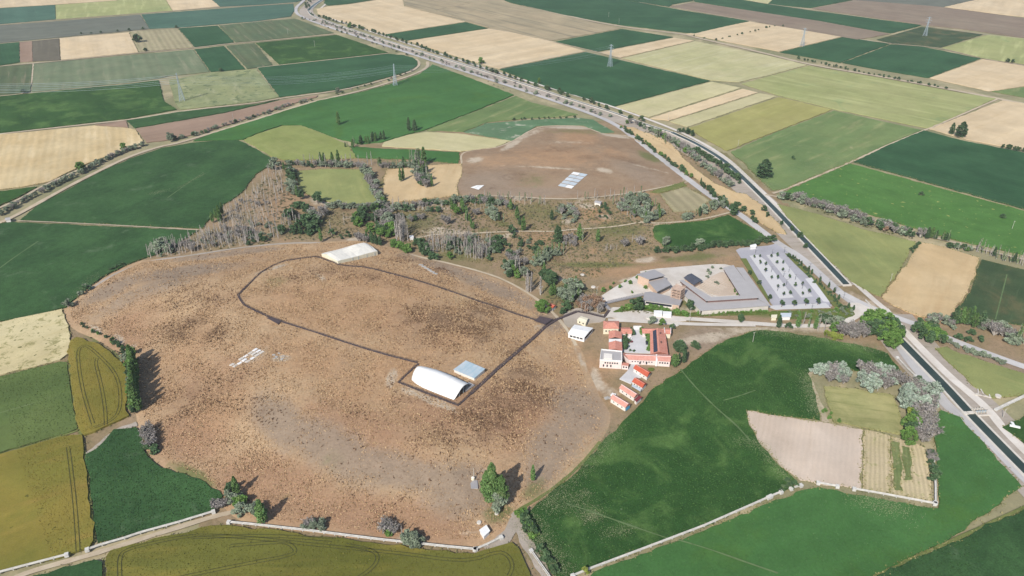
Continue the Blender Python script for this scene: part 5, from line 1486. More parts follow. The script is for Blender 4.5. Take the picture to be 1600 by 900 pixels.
kinds('silver', 8, 'tree', 'silver_willow_tree', [round_tree(s, M['leaf_silver'], w=3.6, bark='barkpale', low=.15) for s in (65, 66, 67)])
kinds('mauve', 6, 'bush', 'leafless_bush', [twiggy(s) for s in (71, 72, 73, 74)])
kinds('bush', 3, 'bush', 'round_bush', [round_tree(s, M['leaf_dark'], h=3.0, w=1.7, blobs=9, per=45, low=.15, size=.42) for s in (81, 82, 83)])
kinds('greenbush', 3, 'bush', 'leafy_shrub', [round_tree(s, M['leaf_green'], h=3.0, w=1.8, blobs=9, per=50, low=.15, size=.42) for s in (91, 92)])
kinds('greybush', 3, 'bush', 'grey_bush', [round_tree(s, M['leaf_grey'], h=3.0, w=2.0, blobs=8, per=40, low=.12, size=.42, bark='barkpale') for s in (95, 96, 97)])
kinds('lime', 5, 'tree', 'lime_green_tree', [round_tree(s, M['leaf_lime'], h=5.0, w=2.4, blobs=10, per=60) for s in (101, 102)])
kinds('reed', 4, 'bush', 'bronze_bush', [round_tree(s, M['leaf_brown'], h=4.0, w=2.6, blobs=9, per=60, low=.1, size=.5, bark='barkpale') for s in (111, 112)])
kinds('streettree', 4.2, 'tree', 'car_park_tree', [round_tree(s, M['leaf_dark'], h=4.2, w=1.15, blobs=9, per=45, low=.45, size=.36) for s in (121, 122, 123)])
kinds('thuja', 6, 'tree', 'conifer_tree', [poplar(s, M['leaf_dark'], h=6.0, r=1.0, n=420, bare_low=.03) for s in (131, 132)])
kinds('greatpoplar', 24, 'tree', 'poplar_tree', [poplar(s, M['leaf_poplar'], h=24, r=4.6, n=4600, bare_low=.03) for s in (141, 142, 143)])
PR = random.Random(11)
def plant(kind, px, py, h, label, group=None, wide=1.0, variant=None, loc=None):
    h0, cat, name, meshes = KINDS[kind]
    h *= 1.18
    if kind in ('darktree', 'tree', 'willow', 'silver', 'mauve', 'bush', 'greybush'): wide *= 1.12
    p = P(px, py) if loc is None else loc
    tr_, cr_ = meshes[PR.randrange(len(meshes)) if variant is None else variant % len(meshes)]
    t = thing(name, p, label, cat, group, PR.uniform(0, 6.28))
    s = h / h0; t.scale = (s * wide, s * wide, s)
    for nm, me in ((tr_.name.split('.')[0], tr_), ('crown', cr_)):
        o = bpy.data.objects.new(nm, me); o.parent = t; COL.objects.link(o)
    return t
def grove(kind, poly, n, hr, label, group, gap=2.2, wide=(.85, 1.15), along=None):
    """scatter n plants over a survey polygon (area) or along a survey line"""
    out = []; got = []
    if along is None:
        xs = [p[0] for p in poly]; ys = [p[1] for p in poly]
        Px = np.array([0.0]); tries = 0
        while len(out) < n and tries < n * 60:
            tries += 1
            x = PR.uniform(min(xs), max(xs)); y = PR.uniform(min(ys), max(ys))
            if not seg_dist(np.array([x]), np.array([y]), poly)[1][0]: continue
            p = P(x, y)
            if any((p.x - q.x) ** 2 + (p.y - q.y) ** 2 < gap * gap for q in got): continue
            got.append(p); out.append(p)
    else:
        c = resample([P(*p) for p in poly], 1.0); m = len(c)
        for i in range(n):
            k = min(m - 1, max(0, int((i + .5 + PR.uniform(-.35, .35)) / n * m)))
            out.append(c[k] + Vector((PR.gauss(0, along), PR.gauss(0, along), 0)))
        out = [Vector((p.x, p.y, H(p.x, p.y))) for p in out]
    ks = kind if isinstance(kind, (list, tuple)) else [kind]
    for p in out:
        plant(PR.choice(ks), 0, 0, PR.uniform(*hr), label, group, PR.uniform(*wide), loc=p)

# --- bleached groves on the far left edge of the mound
g = 'bare poplars in the grove left of the cream shelter'
grove('bare', [(229,404),(232,390),(262,384),(300,372),(340,362),(372,352),(404,352),(410,368),(404,380),(368,386),(320,391),(270,400)], 74, (8.5, 12.5), 'bleached bare poplar in the dense grey grove at the left edge of the mound', g)
grove('bare', [(345,350),(352,328),(380,310),(402,290),(425,262),(440,272),(450,300),(432,318),(440,345),(412,352)], 62, (7, 12), 'bleached bare poplar in the thin grove climbing towards the green field corner', 'bare poplars in the upper left grove', 2.6)
grove('bare', [(432,340),(450,330),(470,345),(478,368),(440,378),(420,370)], 16, (9, 14), 'bleached bare poplar on the slope left of the dark river bushes', 'bare poplars left of the river bushes', 2.6)
grove('mauve', [(232,402),(300,376),(365,352),(400,352),(408,368),(400,382),(320,391)], 26, (3.5, 6), 'grey twiggy undergrowth bush in the bleached grove by the mound', 'twiggy undergrowth in the left grove', 2.6)
grove('willow', [(232,398),(250,380),(268,384),(262,400)], 4, (7, 9), 'grey leafy willow at the left end of the bleached grove', 'willows at the left end of the grove', 3)
grove(['greybush', 'greybush'], [(240,402),(300,374),(360,352),(400,345),(440,350),(470,372),(400,382),(320,392)], 34, (1.8, 3.4), 'low bush under the bleached bare poplars of the left grove', 'bushes under the left grove', 2.5)
grove('poplar', [(332,348),(345,330),(352,336),(345,352)], 7, (9, 13), 'green poplar at the top left corner of the bleached grove', 'green poplars on the field corner', 2)
grove(['bush', 'darktree'], [(390,366),(425,374),(412,384),(388,384)], 6, (3, 5), 'dark bush at the right end of the bleached grove', 'dark bushes right of the grove', 2.5)
grove('mauve', [(350,330),(400,300),(430,300),(430,340),(380,348)], 9, (3, 5), 'grey twiggy bush among the thin bleached grove', 'twiggy bushes in the upper left grove', 4)
# --- hedges round the small fields at the centre
plant('willow', 430.5, 265, 13, 'big round grey-green tree at the corner of the dark green field', wide=1.0)
grove(['mauve', 'willow', 'darktree', 'greybush'], [(447,256),(480,260),(520,261),(560,261)], 24, (4, 7), 'bush in the mixed hedge above the small olive green field', 'bushes in the hedge above the olive green field', along=1.6)
grove('bare', [(470,258),(500,261),(540,261),(575,258),(585,256)], 12, (12, 16), 'tall bare poplar sticking out of the hedge above the olive green field', 'bare poplars in the hedge above the olive green field', along=1.2)
grove('poplar', [(494,257),(500,257),(535,256)], 4, (12, 16), 'leafy poplar sticking out of the hedge above the olive green field', 'leafy poplars in the hedge above the olive green field', along=1.0)
grove(['mauve', 'willow', 'greybush', 'mauve'], [(566,262),(575,275),(584,292),(592,305),(598,318)], 26, (5, 9), 'grey bush in the diagonal hedge between the olive green and tan fields', 'bushes in the diagonal hedge', along=2.4)
grove(['darkpoplar', 'poplar', 'halfbare'], [(590,258),(610,262),(640,260),(656,262)], 12, (8, 13), 'tree in the clump at the top of the tan field', 'trees at the top of the tan field', along=2.2)
grove(['mauve', 'willow'], [(590,262),(640,262),(664,258)], 10, (5, 8), 'grey bush in the clump at the top of the tan field', 'grey bushes at the top of the tan field', along=2.0)
grove(['bare', 'halfbare'], [(640,256),(650,260),(662,258)], 9, (15, 20), 'tall thin bare poplar beside the tan field', 'tall bare poplars beside the tan field', along=2.2)
plant('poplar', 662.5, 258, 20, 'tall leafy poplar casting a long shadow above the tan field')
grove(['mauve', 'willow', 'bush'], [(648,270),(665,268),(674,282),(670,294),(652,292)], 17, (5, 9), 'bush in the dark clump standing inside the tan field', 'bushes in the clump inside the tan field', 2)
grove(['bare', 'halfbare', 'poplar'], [(653,268),(664,266),(674,284),(672,292)], 7, (10, 16), 'poplar rising from the dark clump inside the tan field', 'poplars in the clump inside the tan field', 2)
for x, y, h, l in ((626,284,15,'left of two slim poplars standing alone in the tan field'), (630.5,282,14,'right of two slim poplars standing alone in the tan field'), (675,292,12,'slim poplar at the right corner of the clump in the tan field')): plant('poplar', x, y, h, l, wide=.75)
plant('tree', 599, 320, 8, 'bright green tree at the foot of the diagonal hedge')
plant('darktree', 497, 318, 12, 'round dark tree at the lower left corner of the olive green field')
grove(['poplar', 'willow', 'darktree'], [(447,264),(455,280),(462,300),(466,312)], 12, (7, 12), 'tree in the row along the left side of the olive green field', 'trees left of the olive green field', along=1.8)
grove(['mauve', 'greybush', 'willow'], [(510,322),(545,326),(590,325),(605,322)], 26, (4, 7), 'grey bush in the hedge below the olive green field', 'bushes in the hedge below the olive green field', along=1.6)
# --- dark river bushes in front of it
grove(['darktree', 'darktree', 'bush'], [(462,310),(490,330),(500,352),(480,372),(440,366),(452,340)], 26, (5, 10), 'dark green tree on the river bend left of the cream shelter', 'dark trees on the river bend', 3)
grove(['mauve', 'willow'], [(486,330),(510,336),(508,352),(488,350)], 7, (6, 9), 'grey leafless tree on the river bend', 'grey trees on the river bend', 3)
grove(['darktree', 'darktree', 'tree'], [(552,352),(568,330),(590,325),(612,352),(618,370),(590,372),(560,358)], 28, (6, 11), 'dark green tree in the thicket behind the cream shelter', 'dark trees behind the cream shelter', 2.8)
grove(['willow', 'mauve'], [(590,335),(612,342),(616,362),(596,360)], 9, (7, 11), 'grey green tree in the thicket behind the cream shelter', 'grey trees behind the cream shelter', 3)
grove('darkpoplar', [(574,378),(582,381),(592,384),(596,386)], 7, (8, 11), 'dark green tree right behind the roof of the cream shelter', 'dark trees touching the cream shelter', along=1.4)
grove('tree', [(610,384),(622,388),(634,390),(640,396)], 9, (5, 8), 'fresh green tree right of the cream shelter', 'fresh green trees right of the cream shelter', along=2.2)
grove('mauve', [(560,376),(572,378)], 4, (6, 8), 'bare bush left of the dark trees behind the cream shelter', 'bare bushes behind the cream shelter', along=1.2)
for x, y, h, k, l in ((502,378,13,'poplar','slim leaning green poplar on the bare slope above the mound'), (518,366,14,'bare','bare white poplar with a dark bush at its foot'), (538,350,11,'bare','bare poplar in the middle of the dry slope'), (587,352,14,'bare','tall bare trunk in front of the grey green thicket')): plant(k, x, y, h, l, wide=.8)
plant('bush', 519, 367, 5, 'dark bush at the foot of a bare white poplar')
grove('bush', [(532,362),(555,360),(560,372),(530,374)], 7, (1.6, 2.6), 'flat dark bush on the dry slope above the cream shelter', 'flat bushes on the dry slope', 3)
grove('bare', [(618,378),(622,362),(636,362),(640,376),(632,382)], 17, (14, 21), 'very tall white bare poplar standing over the tiny white shed', 'very tall bare poplars by the tiny white shed', 1.8)
# --- long river belt across the middle
grove(['mauve', 'greybush', 'willow', 'bush'], [(604,330),(640,324),(690,318),(740,314),(780,318),(800,326)], 52, (3.5, 7), 'bush in the grey hedge along the foot of the tan field and far mound', 'bushes in the hedge at the foot of the far mound', along=3.2)
grove('bare', [(612,330),(622,324),(640,330)], 6, (9, 13), 'bare white poplar at the left end of the grey hedge', 'bare poplars at the left end of the grey hedge', along=1.5)
grove(['bare', 'halfbare'], [(725,316),(760,312),(800,313),(838,316),(850,320)], 24, (6, 10), 'thin bare tree along the path at the foot of the far mound', 'thin bare trees at the foot of the far mound', along=2.0)
grove(['poplar', 'tree'], [(704,320),(708,330),(716,338)], 7, (6, 9), 'green poplar in the left row on the bare plot', 'green poplars in the left row on the bare plot', along=.9)
grove(['poplar', 'halfbare'], [(722,322),(730,340),(736,352),(740,362)], 13, (7, 11), 'green poplar in the middle row on the bare plot', 'green poplars in the middle row on the bare plot', along=1.6)
grove(['darkpoplar', 'halfbare', 'willow'], [(764,326),(766,338),(776,346),(784,348)], 12, (6, 10), 'green poplar in the right row on the bare plot', 'green poplars in the right row on the bare plot', along=1.6)
plant('mauve', 698, 350, 8, 'round mauve leafless bush alone on the bare plot', wide=1.2)
plant('mauve', 744, 336, 6, 'leafless bush between the rows on the bare plot', wide=1.2)
for x, y, h, l in ((808,343,13,'left of two dark slim poplars with long shadows right of the bare plot'), (818,361,14,'right and nearer of two dark slim poplars with long shadows right of the bare plot'), (798,328,11,'slim poplar below the foot of the far mound with its shadow to the right')): plant('poplar', x, y, h, l, wide=1.0)
plant('darktree', 800, 364, 8, 'dark round tree on the dirt path right of the bare plot')
grove('bare', [(664,398),(668,372),(700,370),(740,370),(770,378),(764,400),(735,406),(700,392)], 84, (7, 11.5), 'thin grey bare poplar in the wide dead grove below the bare plot', 'bare poplars in the wide dead grove', 2.0)
grove(['mauve', 'greybush'], [(660,396),(668,374),(700,372),(740,372),(772,382),(764,402),(735,406),(700,394)], 34, (2.4, 4.6), 'bush among the thin grey poplars of the wide dead grove', 'bushes in the wide dead grove', 3)
grove(['darktree', 'bush'], [(645,378),(662,380),(672,398),(690,404),(676,408),(650,394)], 15, (3.5, 6), 'dark bush on the slope left of the wide dead grove', 'dark bushes left of the wide dead grove', 3)
grove('bare', [(730,402),(738,400),(756,402),(754,405)], 8, (10, 15), 'whitest bare trunk along the near edge of the wide dead grove', 'white trunks on the near edge of the dead grove', 1.6)
grove(['darktree', 'willow', 'bush'], [(764,378),(786,376),(794,390),(776,398),(762,392)], 13, (4, 7), 'grey green tree at the right end of the wide dead grove', 'grey green trees right of the dead grove', 3)
plant('darktree', 764, 407, 5, 'dark round bush in front of the wide dead grove'); plant('tree', 703, 404, 6, 'single green tree on the dirt path below the wide dead grove')
grove(['darktree', 'willow', 'mauve'], [(612,340),(640,334),(690,326),(700,330),(660,345),(625,352)], 14, (3, 6), 'bush on the left of the bare plot below the tan field', 'bushes left of the bare plot', 3)
grove(['mauve', 'willow', 'darktree'], [(700,372),(745,372),(775,380),(770,396),(735,400),(700,388)], 22, (4, 7), 'grey green tree inside the wide dead grove', 'grey green trees inside the dead grove', 3)
grove(['darktree', 'bush', 'willow'], [(800,366),(830,372),(850,380),(840,395),(805,396),(790,380)], 16, (2.5, 5), 'green bush on the dry ground right of the dead grove', 'green bushes right of the dead grove', 3)
# dense dark band by the kiosk
grove(['darktree', 'willow', 'tree'], [(782,420),(800,412),(822,424),(820,436),(800,436)], 13, (5, 9), 'green tree in the thicket on the edge of the mound, left of the white trunks', 'green trees left of the white trunks', 2.6)
grove(['mauve', 'mauve', 'bush'], [(790,400),(812,398),(820,415),(800,414)], 9, (5, 8), 'grey bare tree in the thicket left of the white trunks', 'grey bare trees left of the white trunks', 3)
grove('bare', [(800,425),(808,410),(812,430)], 6, (11, 15), 'white bare trunk rising from the thicket at the mound edge', 'white trunks in the thicket', 2)
grove('bare', [(822,456),(824,448),(832,448),(832,457)], 9, (12, 16), 'white bare trunk in the tight cluster above the kiosk', 'tight cluster of white trunks above the kiosk', 1.3)
plant('bare', 844.5, 460, 15, 'thick forked white trunk standing alone above the kiosk', wide=1.6)
grove('halfbare', [(835,414),(850,404),(864,398),(878,396)], 16, (9, 13), 'pale green poplar in the slanting row with long shadows', 'pale green poplars in the slanting row', along=2.2)
grove('willow', [(838,412),(852,404),(866,400)], 8, (6, 8), 'pale green bushy tree in the slanting row', 'pale bushy trees in the slanting row', along=2.0)
grove('darktree', [(846,432),(858,436),(866,444),(856,448)], 7, (7, 10), 'dark green tree in the clump above the kiosk', 'dark trees above the kiosk', 2.6)
plant('poplar', 850, 428, 10, 'leaning green tree at the top of the dark clump above the kiosk')
grove(['darktree', 'willow', 'poplar'], [(876,468),(886,448),(902,444),(914,452),(904,470),(884,486)], 18, (6, 10), 'dark green tree between the kiosk and the brown reeds', 'dark trees between the kiosk and the reeds', 2.8)
grove('tree', [(836,466),(846,474),(842,486),(856,488)], 0, (4, 6), '', None)
plant('tree', 849, 486, 9, 'round bright green tree covering the kiosk front', wide=1.15)
plant('tree', 840, 480, 5, 'small olive bush left of the round bright green tree'); plant('darktree', 879, 491, 5.5, 'small dark round tree on the gravel right of the kiosk')
grove('poplar', [(860,462),(866,460)], 3, (8, 10), 'upright green tree behind the kiosk', 'upright trees behind the kiosk', along=.8)
grove(['reed', 'reed', 'mauve'], [(900,480),(908,468),(930,466),(946,480),(938,490),(915,486)], 26, (3.5, 5.5), 'bronze brown dead bush inside the bend of the boardwalk', 'bronze dead bushes inside the boardwalk bend', 2.2)
grove('bare', [(906,488),(920,488),(936,490)], 6, (6, 9), 'thin bare stem beside the boardwalk bend', 'thin stems beside the boardwalk bend', along=1.0)
# middle right plots
grove(['halfbare', 'willow', 'poplar', 'greybush'], [(955,318),(975,312),(1005,308),(1020,318),(1038,338),(1020,345),(985,340),(960,330)], 50, (5, 9), 'pale leafy poplar in the plantation below the far mound', 'poplars in the plantation below the far mound', 2.4)
grove('mauve', [(955,318),(990,310),(1010,330),(1000,342),(960,332)], 16, (3, 5), 'grey bush in the plantation below the far mound', 'grey bushes in the plantation below the far mound', 2.6)
grove(['bare', 'halfbare'], [(900,310),(930,311),(960,310),(1000,304)], 13, (7, 11), 'thin bare poplar on the path right of the blue dig cover', 'thin poplars right of the blue dig cover', along=1.2)
grove(['mauve', 'bare', 'greybush'], [(866,330),(890,322),(902,340),(895,350),(870,345)], 19, (3, 7), 'grey leafless tree in the patch left of the red plot', 'grey trees left of the red plot', 2.6)
grove(['bush', 'darktree'], [(935,325),(948,318),(960,345),(945,355),(935,348)], 12, (2, 4.5), 'dark bush round the farm hut', 'dark bushes round the farm hut', 2.6)
for x, y, h, k, l in ((870,381,17,'darkpoplar','tall dark double poplar beside the dead cut stems'), (874,380,15,'darkpoplar','second dark poplar touching the tall double one'), (905,375,15,'poplar','tall green poplar in the middle of the dry plots'), (910,378,13,'halfbare','thin poplar right of the tall green one'), (934,378,12,'poplar','lone round topped poplar right of the dry plots'), (862,344,10,'darkpoplar','dark poplar above the dirt path'), (812,352,9,'darkpoplar','small dark poplar on the dry meadow'), (988,378,8,'bare','lone bare tree right of the dry plots')): plant(k, x, y, h, l)
grove(['bare', 'mauve'], [(876,382),(885,372),(905,374),(905,384),(885,388)], 20, (3, 6), 'dead cut stem between the two tall poplar groups', 'dead stems between the tall poplars', 1.8)
grove('bare', [(944,394),(955,388),(962,392)], 10, (4, 7), 'short dead stem at the end of the dry plots', 'short dead stems at the end of the dry plots', along=1.4)
plant('mauve', 976, 385, 6, 'left grey twiggy bush beside the small green field', wide=1.2); plant('mauve', 999, 382, 7, 'right grey twiggy bush beside the small green field', wide=1.2)
plant('willow', 1012, 348, 8, 'grey green tree where the dirt paths meet'); plant('darktree', 1026, 395, 6, 'small dark tree alone on the red slope'); plant('willow', 1041, 383, 8, 'grey bushy tree at the left corner of the small green field')
grove(['halfbare', 'willow', 'darkpoplar'], [(1085,338),(1100,332),(1118,326),(1130,318)], 22, (6, 9), 'grey green tree in the row above the small green field', 'trees above the small green field', along=2.2)
grove(['willow', 'greybush'], [(1066,344),(1080,340)], 4, (4, 7), 'pale tree left of the row above the small green field', 'pale trees left of the row', along=1.2)
grove(['darktree', 'darktree', 'bush'], [(1038,394),(1060,393),(1085,390),(1115,386),(1150,384),(1180,381),(1206,376)], 54, (3.2, 6), 'dark tree in the hedge along the bottom of the small green field', 'dark hedge trees below the small green field', along=1.5)
plant('willow', 1093, 386, 8, 'big grey tree standing out of the dark hedge below the small green field')
# --- trees along the road, canal and sliver field
grove(['darktree', 'tree', 'bush'], [(968,200),(985,208),(1005,222),(1030,240),(1050,256),(1075,274),(1082,278)], 34, (3.2, 5.4), 'dark green tree lining the road above the far mound', 'dark trees along the road above the far mound', along=1.4)
grove(['darktree', 'darkpoplar'], [(1092,288),(1105,298),(1120,310),(1135,322),(1150,332)], 22, (4.5, 7), 'dark green tree lining the road below the far mound', 'dark trees along the road below the far mound', along=1.5)
plant('darkpoplar', 1146, 336, 13, 'tallest dark tree at the corner of the small green field', wide=1.6)
grove(['darktree', 'bush'], [(1154,322),(1170,336),(1185,350)], 5, (4, 6), 'small dark tree between road and sliver of wheat', 'small dark trees beside the sliver of wheat', along=1.4)
grove(['willow', 'darktree', 'mauve', 'tree'], [(975,192),(1000,197),(1030,212),(1060,226),(1072,240),(1058,228),(1020,206)], 34, (4.5, 7), 'tree in the thick belt between canal and sliver of wheat', 'trees in the belt beside the sliver of wheat', along=1.5)
grove(['mauve', 'willow', 'greybush'], [(1052,222),(1070,232),(1085,246),(1100,256),(1112,268),(1130,284),(1140,292)], 40, (4, 6.5), 'grey bush in the wide part of the canal belt', 'grey bushes in the wide canal belt', along=3.0)
grove(['bare', 'halfbare'], [(1018,212),(1040,220),(1046,224)], 8, (9, 13), 'pale bare tree in the canal belt above the sliver of wheat', 'pale bare trees in the canal belt', along=2.0)
grove(['darktree', 'bush'], [(1086,236),(1100,244),(1116,254),(1128,264),(1142,276),(1152,282)], 24, (4.5, 7), 'dark tree on the near bank of the canal', 'dark trees on the near canal bank', along=1.6)
for x, y, h in ((1155,287,4), (1193,330,6), (1199,339,5), (1237,361,5), (1249,372,6), (1258,388,5), (1221,351,4)): plant('darktree', x, y, h, 'single dark tree on the pale strip between the canal and the road', 'single dark trees on the canal strip')
grove(['mauve', 'greybush', 'mauve', 'willow'], [(470,30),(500,34),(545,49),(600,68),(680,94),(740,115),(800,135),(850,151),(900,167),(950,184)], 88, (3, 5.5), 'grey bush in the long strip between the paved road and the canal', 'grey bushes in the road strip', along=3.0)
grove(['darktree', 'bush'], [(484,22),(500,28),(540,38),(600,56),(680,82),(740,103),(800,123),(860,142),(920,160),(960,174),(1005,192)], 66, (4, 7.5), 'small dark tree in the long row on the near bank of the canal', 'small dark trees along the canal', along=2.2)
grove('darktree', [(478,14),(474,10),(484,4),(490,0)], 8, (5, 8), 'dark tree on the bend of the road at the top of the view', 'dark trees on the road bend', along=3.0)
plant('tree', 547, 43, 9, 'larger round tree on the far canal bank near the top', wide=1.2)
grove(['bush', 'mauve'], [(498,37),(520,47),(560,58),(600,75),(640,88)], 15, (2.4, 4), 'low bush on the field side of the paved road near the top', 'low bushes on the field side of the road', along=3.0)
grove('darktree', [(1062,206),(1075,208),(1085,212)], 7, (5, 7), 'dark tree in the clump beside the olive field corner', 'dark trees at the olive field corner', along=1.6)
# --- left road hedge
grove(['mauve', 'greybush', 'greybush', 'willow'], [(0,336),(28,320),(62,302),(90,288),(124,272),(150,258),(185,241),(226,226)], 74, (3.2, 5.2), 'grey bush in the hedge beside the left dirt road', 'grey hedge bushes beside the left road', along=1.5)
grove(['mauve', 'greybush', 'bush'], [(270,219),(300,212),(330,203),(360,194),(400,182),(440,169),(490,156)], 36, (3, 5), 'bush along the upper stretch of the left dirt road', 'bushes on the upper left road', along=2.0)
grove(['mauve', 'bush'], [(520,149),(560,139),(610,124),(645,110)], 13, (2.4, 3.6), 'low bush between the two dirt lanes below the dark field', 'low bushes between the dirt lanes', along=1.5)
plant('willow', 267, 220, 10, 'big grey green tree beside the bend of the left road'); plant('tree', 128, 268, 11, 'light green tree standing in the left road hedge'); plant('tree', 194, 234, 8, 'small light green tree near the top of the left road hedge'); plant('bare', 365, 189, 10, 'thin bare tree on the brown fallow by the left road'); plant('willow', 528, 144, 7, 'grey tree on the lane below the dark green field')
# --- lone trees in the fields
for k, x, y, h, w, l in (('darktree', 216, 66, 15, 1.25, 'big dark tree on the corner of the pale and striped far fields'), ('darktree', 227, 80, 6, 1.4, 'smaller dark tree below the big one at the striped far field'),
    ('poplar', 529, 195.5, 17, 1.0, 'slim dark poplar alone in the bright green field'), ('darkpoplar', 639, 205, 17, .8, 'left slim poplar at the corner of the bright green field'), ('darkpoplar', 648, 205, 14, 1.3, 'right bushier poplar at the corner of the bright green field'),
    ('tree', 752, 100, 11, 1.0, 'lone tree on the edge of the pale field beyond the canal'), ('darkpoplar', 1193, 277, 19, 2.4, 'big dark oval tree standing alone on the meadow beyond the canal'),
    ('darkpoplar', 1486, 210, 14, 1.3, 'left and slimmer of two dark trees on the pale field at the right'), ('darkpoplar', 1500, 214, 18, 2.0, 'right and larger of two dark trees on the pale field at the right'),
    ('bush', 1239, 249, 4, 1.0, 'small dark bush on the meadow beyond the canal'), ('bush', 1439, 306, 4, 1.0, 'left dark bush in the weedy green field'), ('bush', 1566, 341, 4, 1.0, 'right dark bush in the weedy green field'),
    ('darktree', 1574, 97, 6, 1.2, 'left dark tree on the track at the upper right'), ('darktree', 1582, 98, 6, 1.2, 'right dark tree on the track at the upper right'), ('bush', 345, 111, 5, 1.3, 'dark bush at the corner of the weedy pale far field'), ('bush', 37, 145, 5, 1.4, 'dark bush at the lower corner of the far left field'),
    ('darktree', 276, 43.5, 5, 1.5, 'dark bush at the top of the striped far field'), ('tree', 842, 131, 9, .6, 'thin tree at the lower edge of the big dark green field')): plant(k, x, y, h, l, wide=w)
grove('darktree', [(1568,231),(1582,234),(1600,237)], 7, (4, 6), 'dark tree in the row on the border at the right edge', 'dark trees on the right border', along=1.2)
grove('bush', [(1240,90),(1290,101),(1340,112),(1390,122),(1440,131),(1480,138)], 32, (2.4, 4.4), 'small dark bush along the straight dirt road at the right', 'small bushes along the straight dirt road', along=1.5)
grove('bush', [(1080,56),(1100,60),(1120,63),(1215,40),(1235,43)], 14, (2.5, 4), 'tiny dark bush on the border of the far pale field', 'tiny bushes by the far pale field', along=1.5)
grove('bush', [(110,55),(122,53.5),(165,51),(228,46)], 6, (3, 5), 'tiny dark bush on the far left field border', 'tiny bushes on the far left border', along=1.2)
grove(['poplar', 'darkpoplar', 'halfbare'], [(540,231),(560,226),(585,222),(600,218)], 18, (6, 12), 'tree in the row at the bottom of the bright green field', 'trees at the bottom of the bright green field', along=2.0)
grove('bush', [(800,187),(830,187),(860,185),(900,184)], 11, (2, 3.4), 'small bush along the ditch above the far mound', 'small bushes above the far mound', along=1.0)
# --- right belt
grove(['mauve', 'mauve', 'willow', 'greybush', 'darktree'], [(1222,310),(1240,314),(1270,322),(1300,331),(1330,341),(1350,350),(1370,352),(1400,362),(1432,372)], 62, (5, 8.5), 'grey bush in the long hedge below the weedy green field', 'bushes in the long right hedge', along=2.6)
plant('reed', 1383, 361, 5, 'reddish bush in the long right hedge')
grove(['darkpoplar', 'halfbare', 'poplar'], [(1441,372),(1452,372),(1462,374),(1470,376),(1482,377)], 13, (7, 12), 'slim dark poplar in the row above the pale right field', 'slim poplars above the pale right field', along=1.0)
grove(['greybush', 'bush', 'tree'], [(1478,384),(1490,388),(1500,388),(1515,392)], 9, (3, 5), 'green bush in the gap of the poplar row', 'green bushes in the poplar row', along=1.2)
grove(['darkpoplar', 'halfbare', 'bare'], [(1516,391),(1527,392),(1540,397),(1550,400),(1558,404),(1571,407),(1590,412),(1600,414)], 18, (8, 13), 'slim dark poplar in the row above the brown and green field', 'slim poplars above the brown and green field', along=1.0)
grove('bush', [(1424,394),(1430,388),(1436,380)], 7, (2, 3), 'dark bush in the short hedge beside the pale right field', 'dark bushes beside the pale right field', along=.6)
grove(['darkpoplar', 'poplar'], [(1492,508),(1500,502),(1510,508),(1520,512),(1530,512)], 13, (11, 15), 'dense green poplar in the clump at the corner of the pale right field', 'dense poplars at the pale field corner', along=2.0)
grove(['willow', 'mauve'], [(1536,512),(1550,518),(1570,526),(1590,538)], 17, (6, 9), 'grey willow in the row below the brown and green field', 'grey willows below the brown and green field', along=2.0)
grove('halfbare', [(1585,540),(1592,530),(1600,540)], 5, (10, 14), 'pale green poplar at the right edge of the view', 'pale green poplars at the right edge', along=1.4)
grove(['greybush', 'mauve'], [(1446,498),(1460,500),(1474,504),(1486,510)], 15, (3, 5), 'blue grey shrub in the patch below the pale right field', 'blue grey shrubs below the pale right field', along=2.4)
for x, y in ((1497,529),(1513,534),(1532,532),(1517,522)): plant('bush', x, y, 3.4, 'round dark bush on the brown bank beside the right gravel road', 'round bushes on the brown bank', wide=1.3)
grove(['greybush', 'willow'], [(1480,536),(1500,545),(1530,556),(1548,562),(1566,570)], 15, (2.4, 4), 'grey green shrub along the right gravel road', 'shrubs along the right gravel road', along=1.2)
grove(['tree', 'darktree', 'tree'], [(1346,520),(1352,500),(1368,494),(1392,512),(1404,530),(1396,545),(1380,540),(1370,530)], 28, (7, 11), 'tall green tree in the big leafy clump over the canal mouth', 'trees in the big leafy clump over the canal', 3.0)
grove(['tree', 'darktree'], [(1428,518),(1444,512),(1462,520),(1474,532),(1464,542),(1448,536)], 18, (6, 9), 'green tree in the smaller leafy clump right of the canal', 'trees in the leafy clump right of the canal', 2.8)
grove(['mauve', 'mauve', 'bare'], [(1312,522),(1330,512),(1350,512),(1352,528),(1330,532)], 17, (5, 8), 'grey leafless tree left of the big leafy clump', 'grey leafless trees left of the leafy clump', 2.4)
grove('lime', [(1292,524),(1304,529),(1314,530)], 7, (3, 5), 'yellow green bush on the edge of the big green field', 'yellow green bushes on the field edge', along=1.2)
plant('darktree', 1434, 597, 5, 'single dark round tree on the road edge beside the silver willows', wide=1.2)
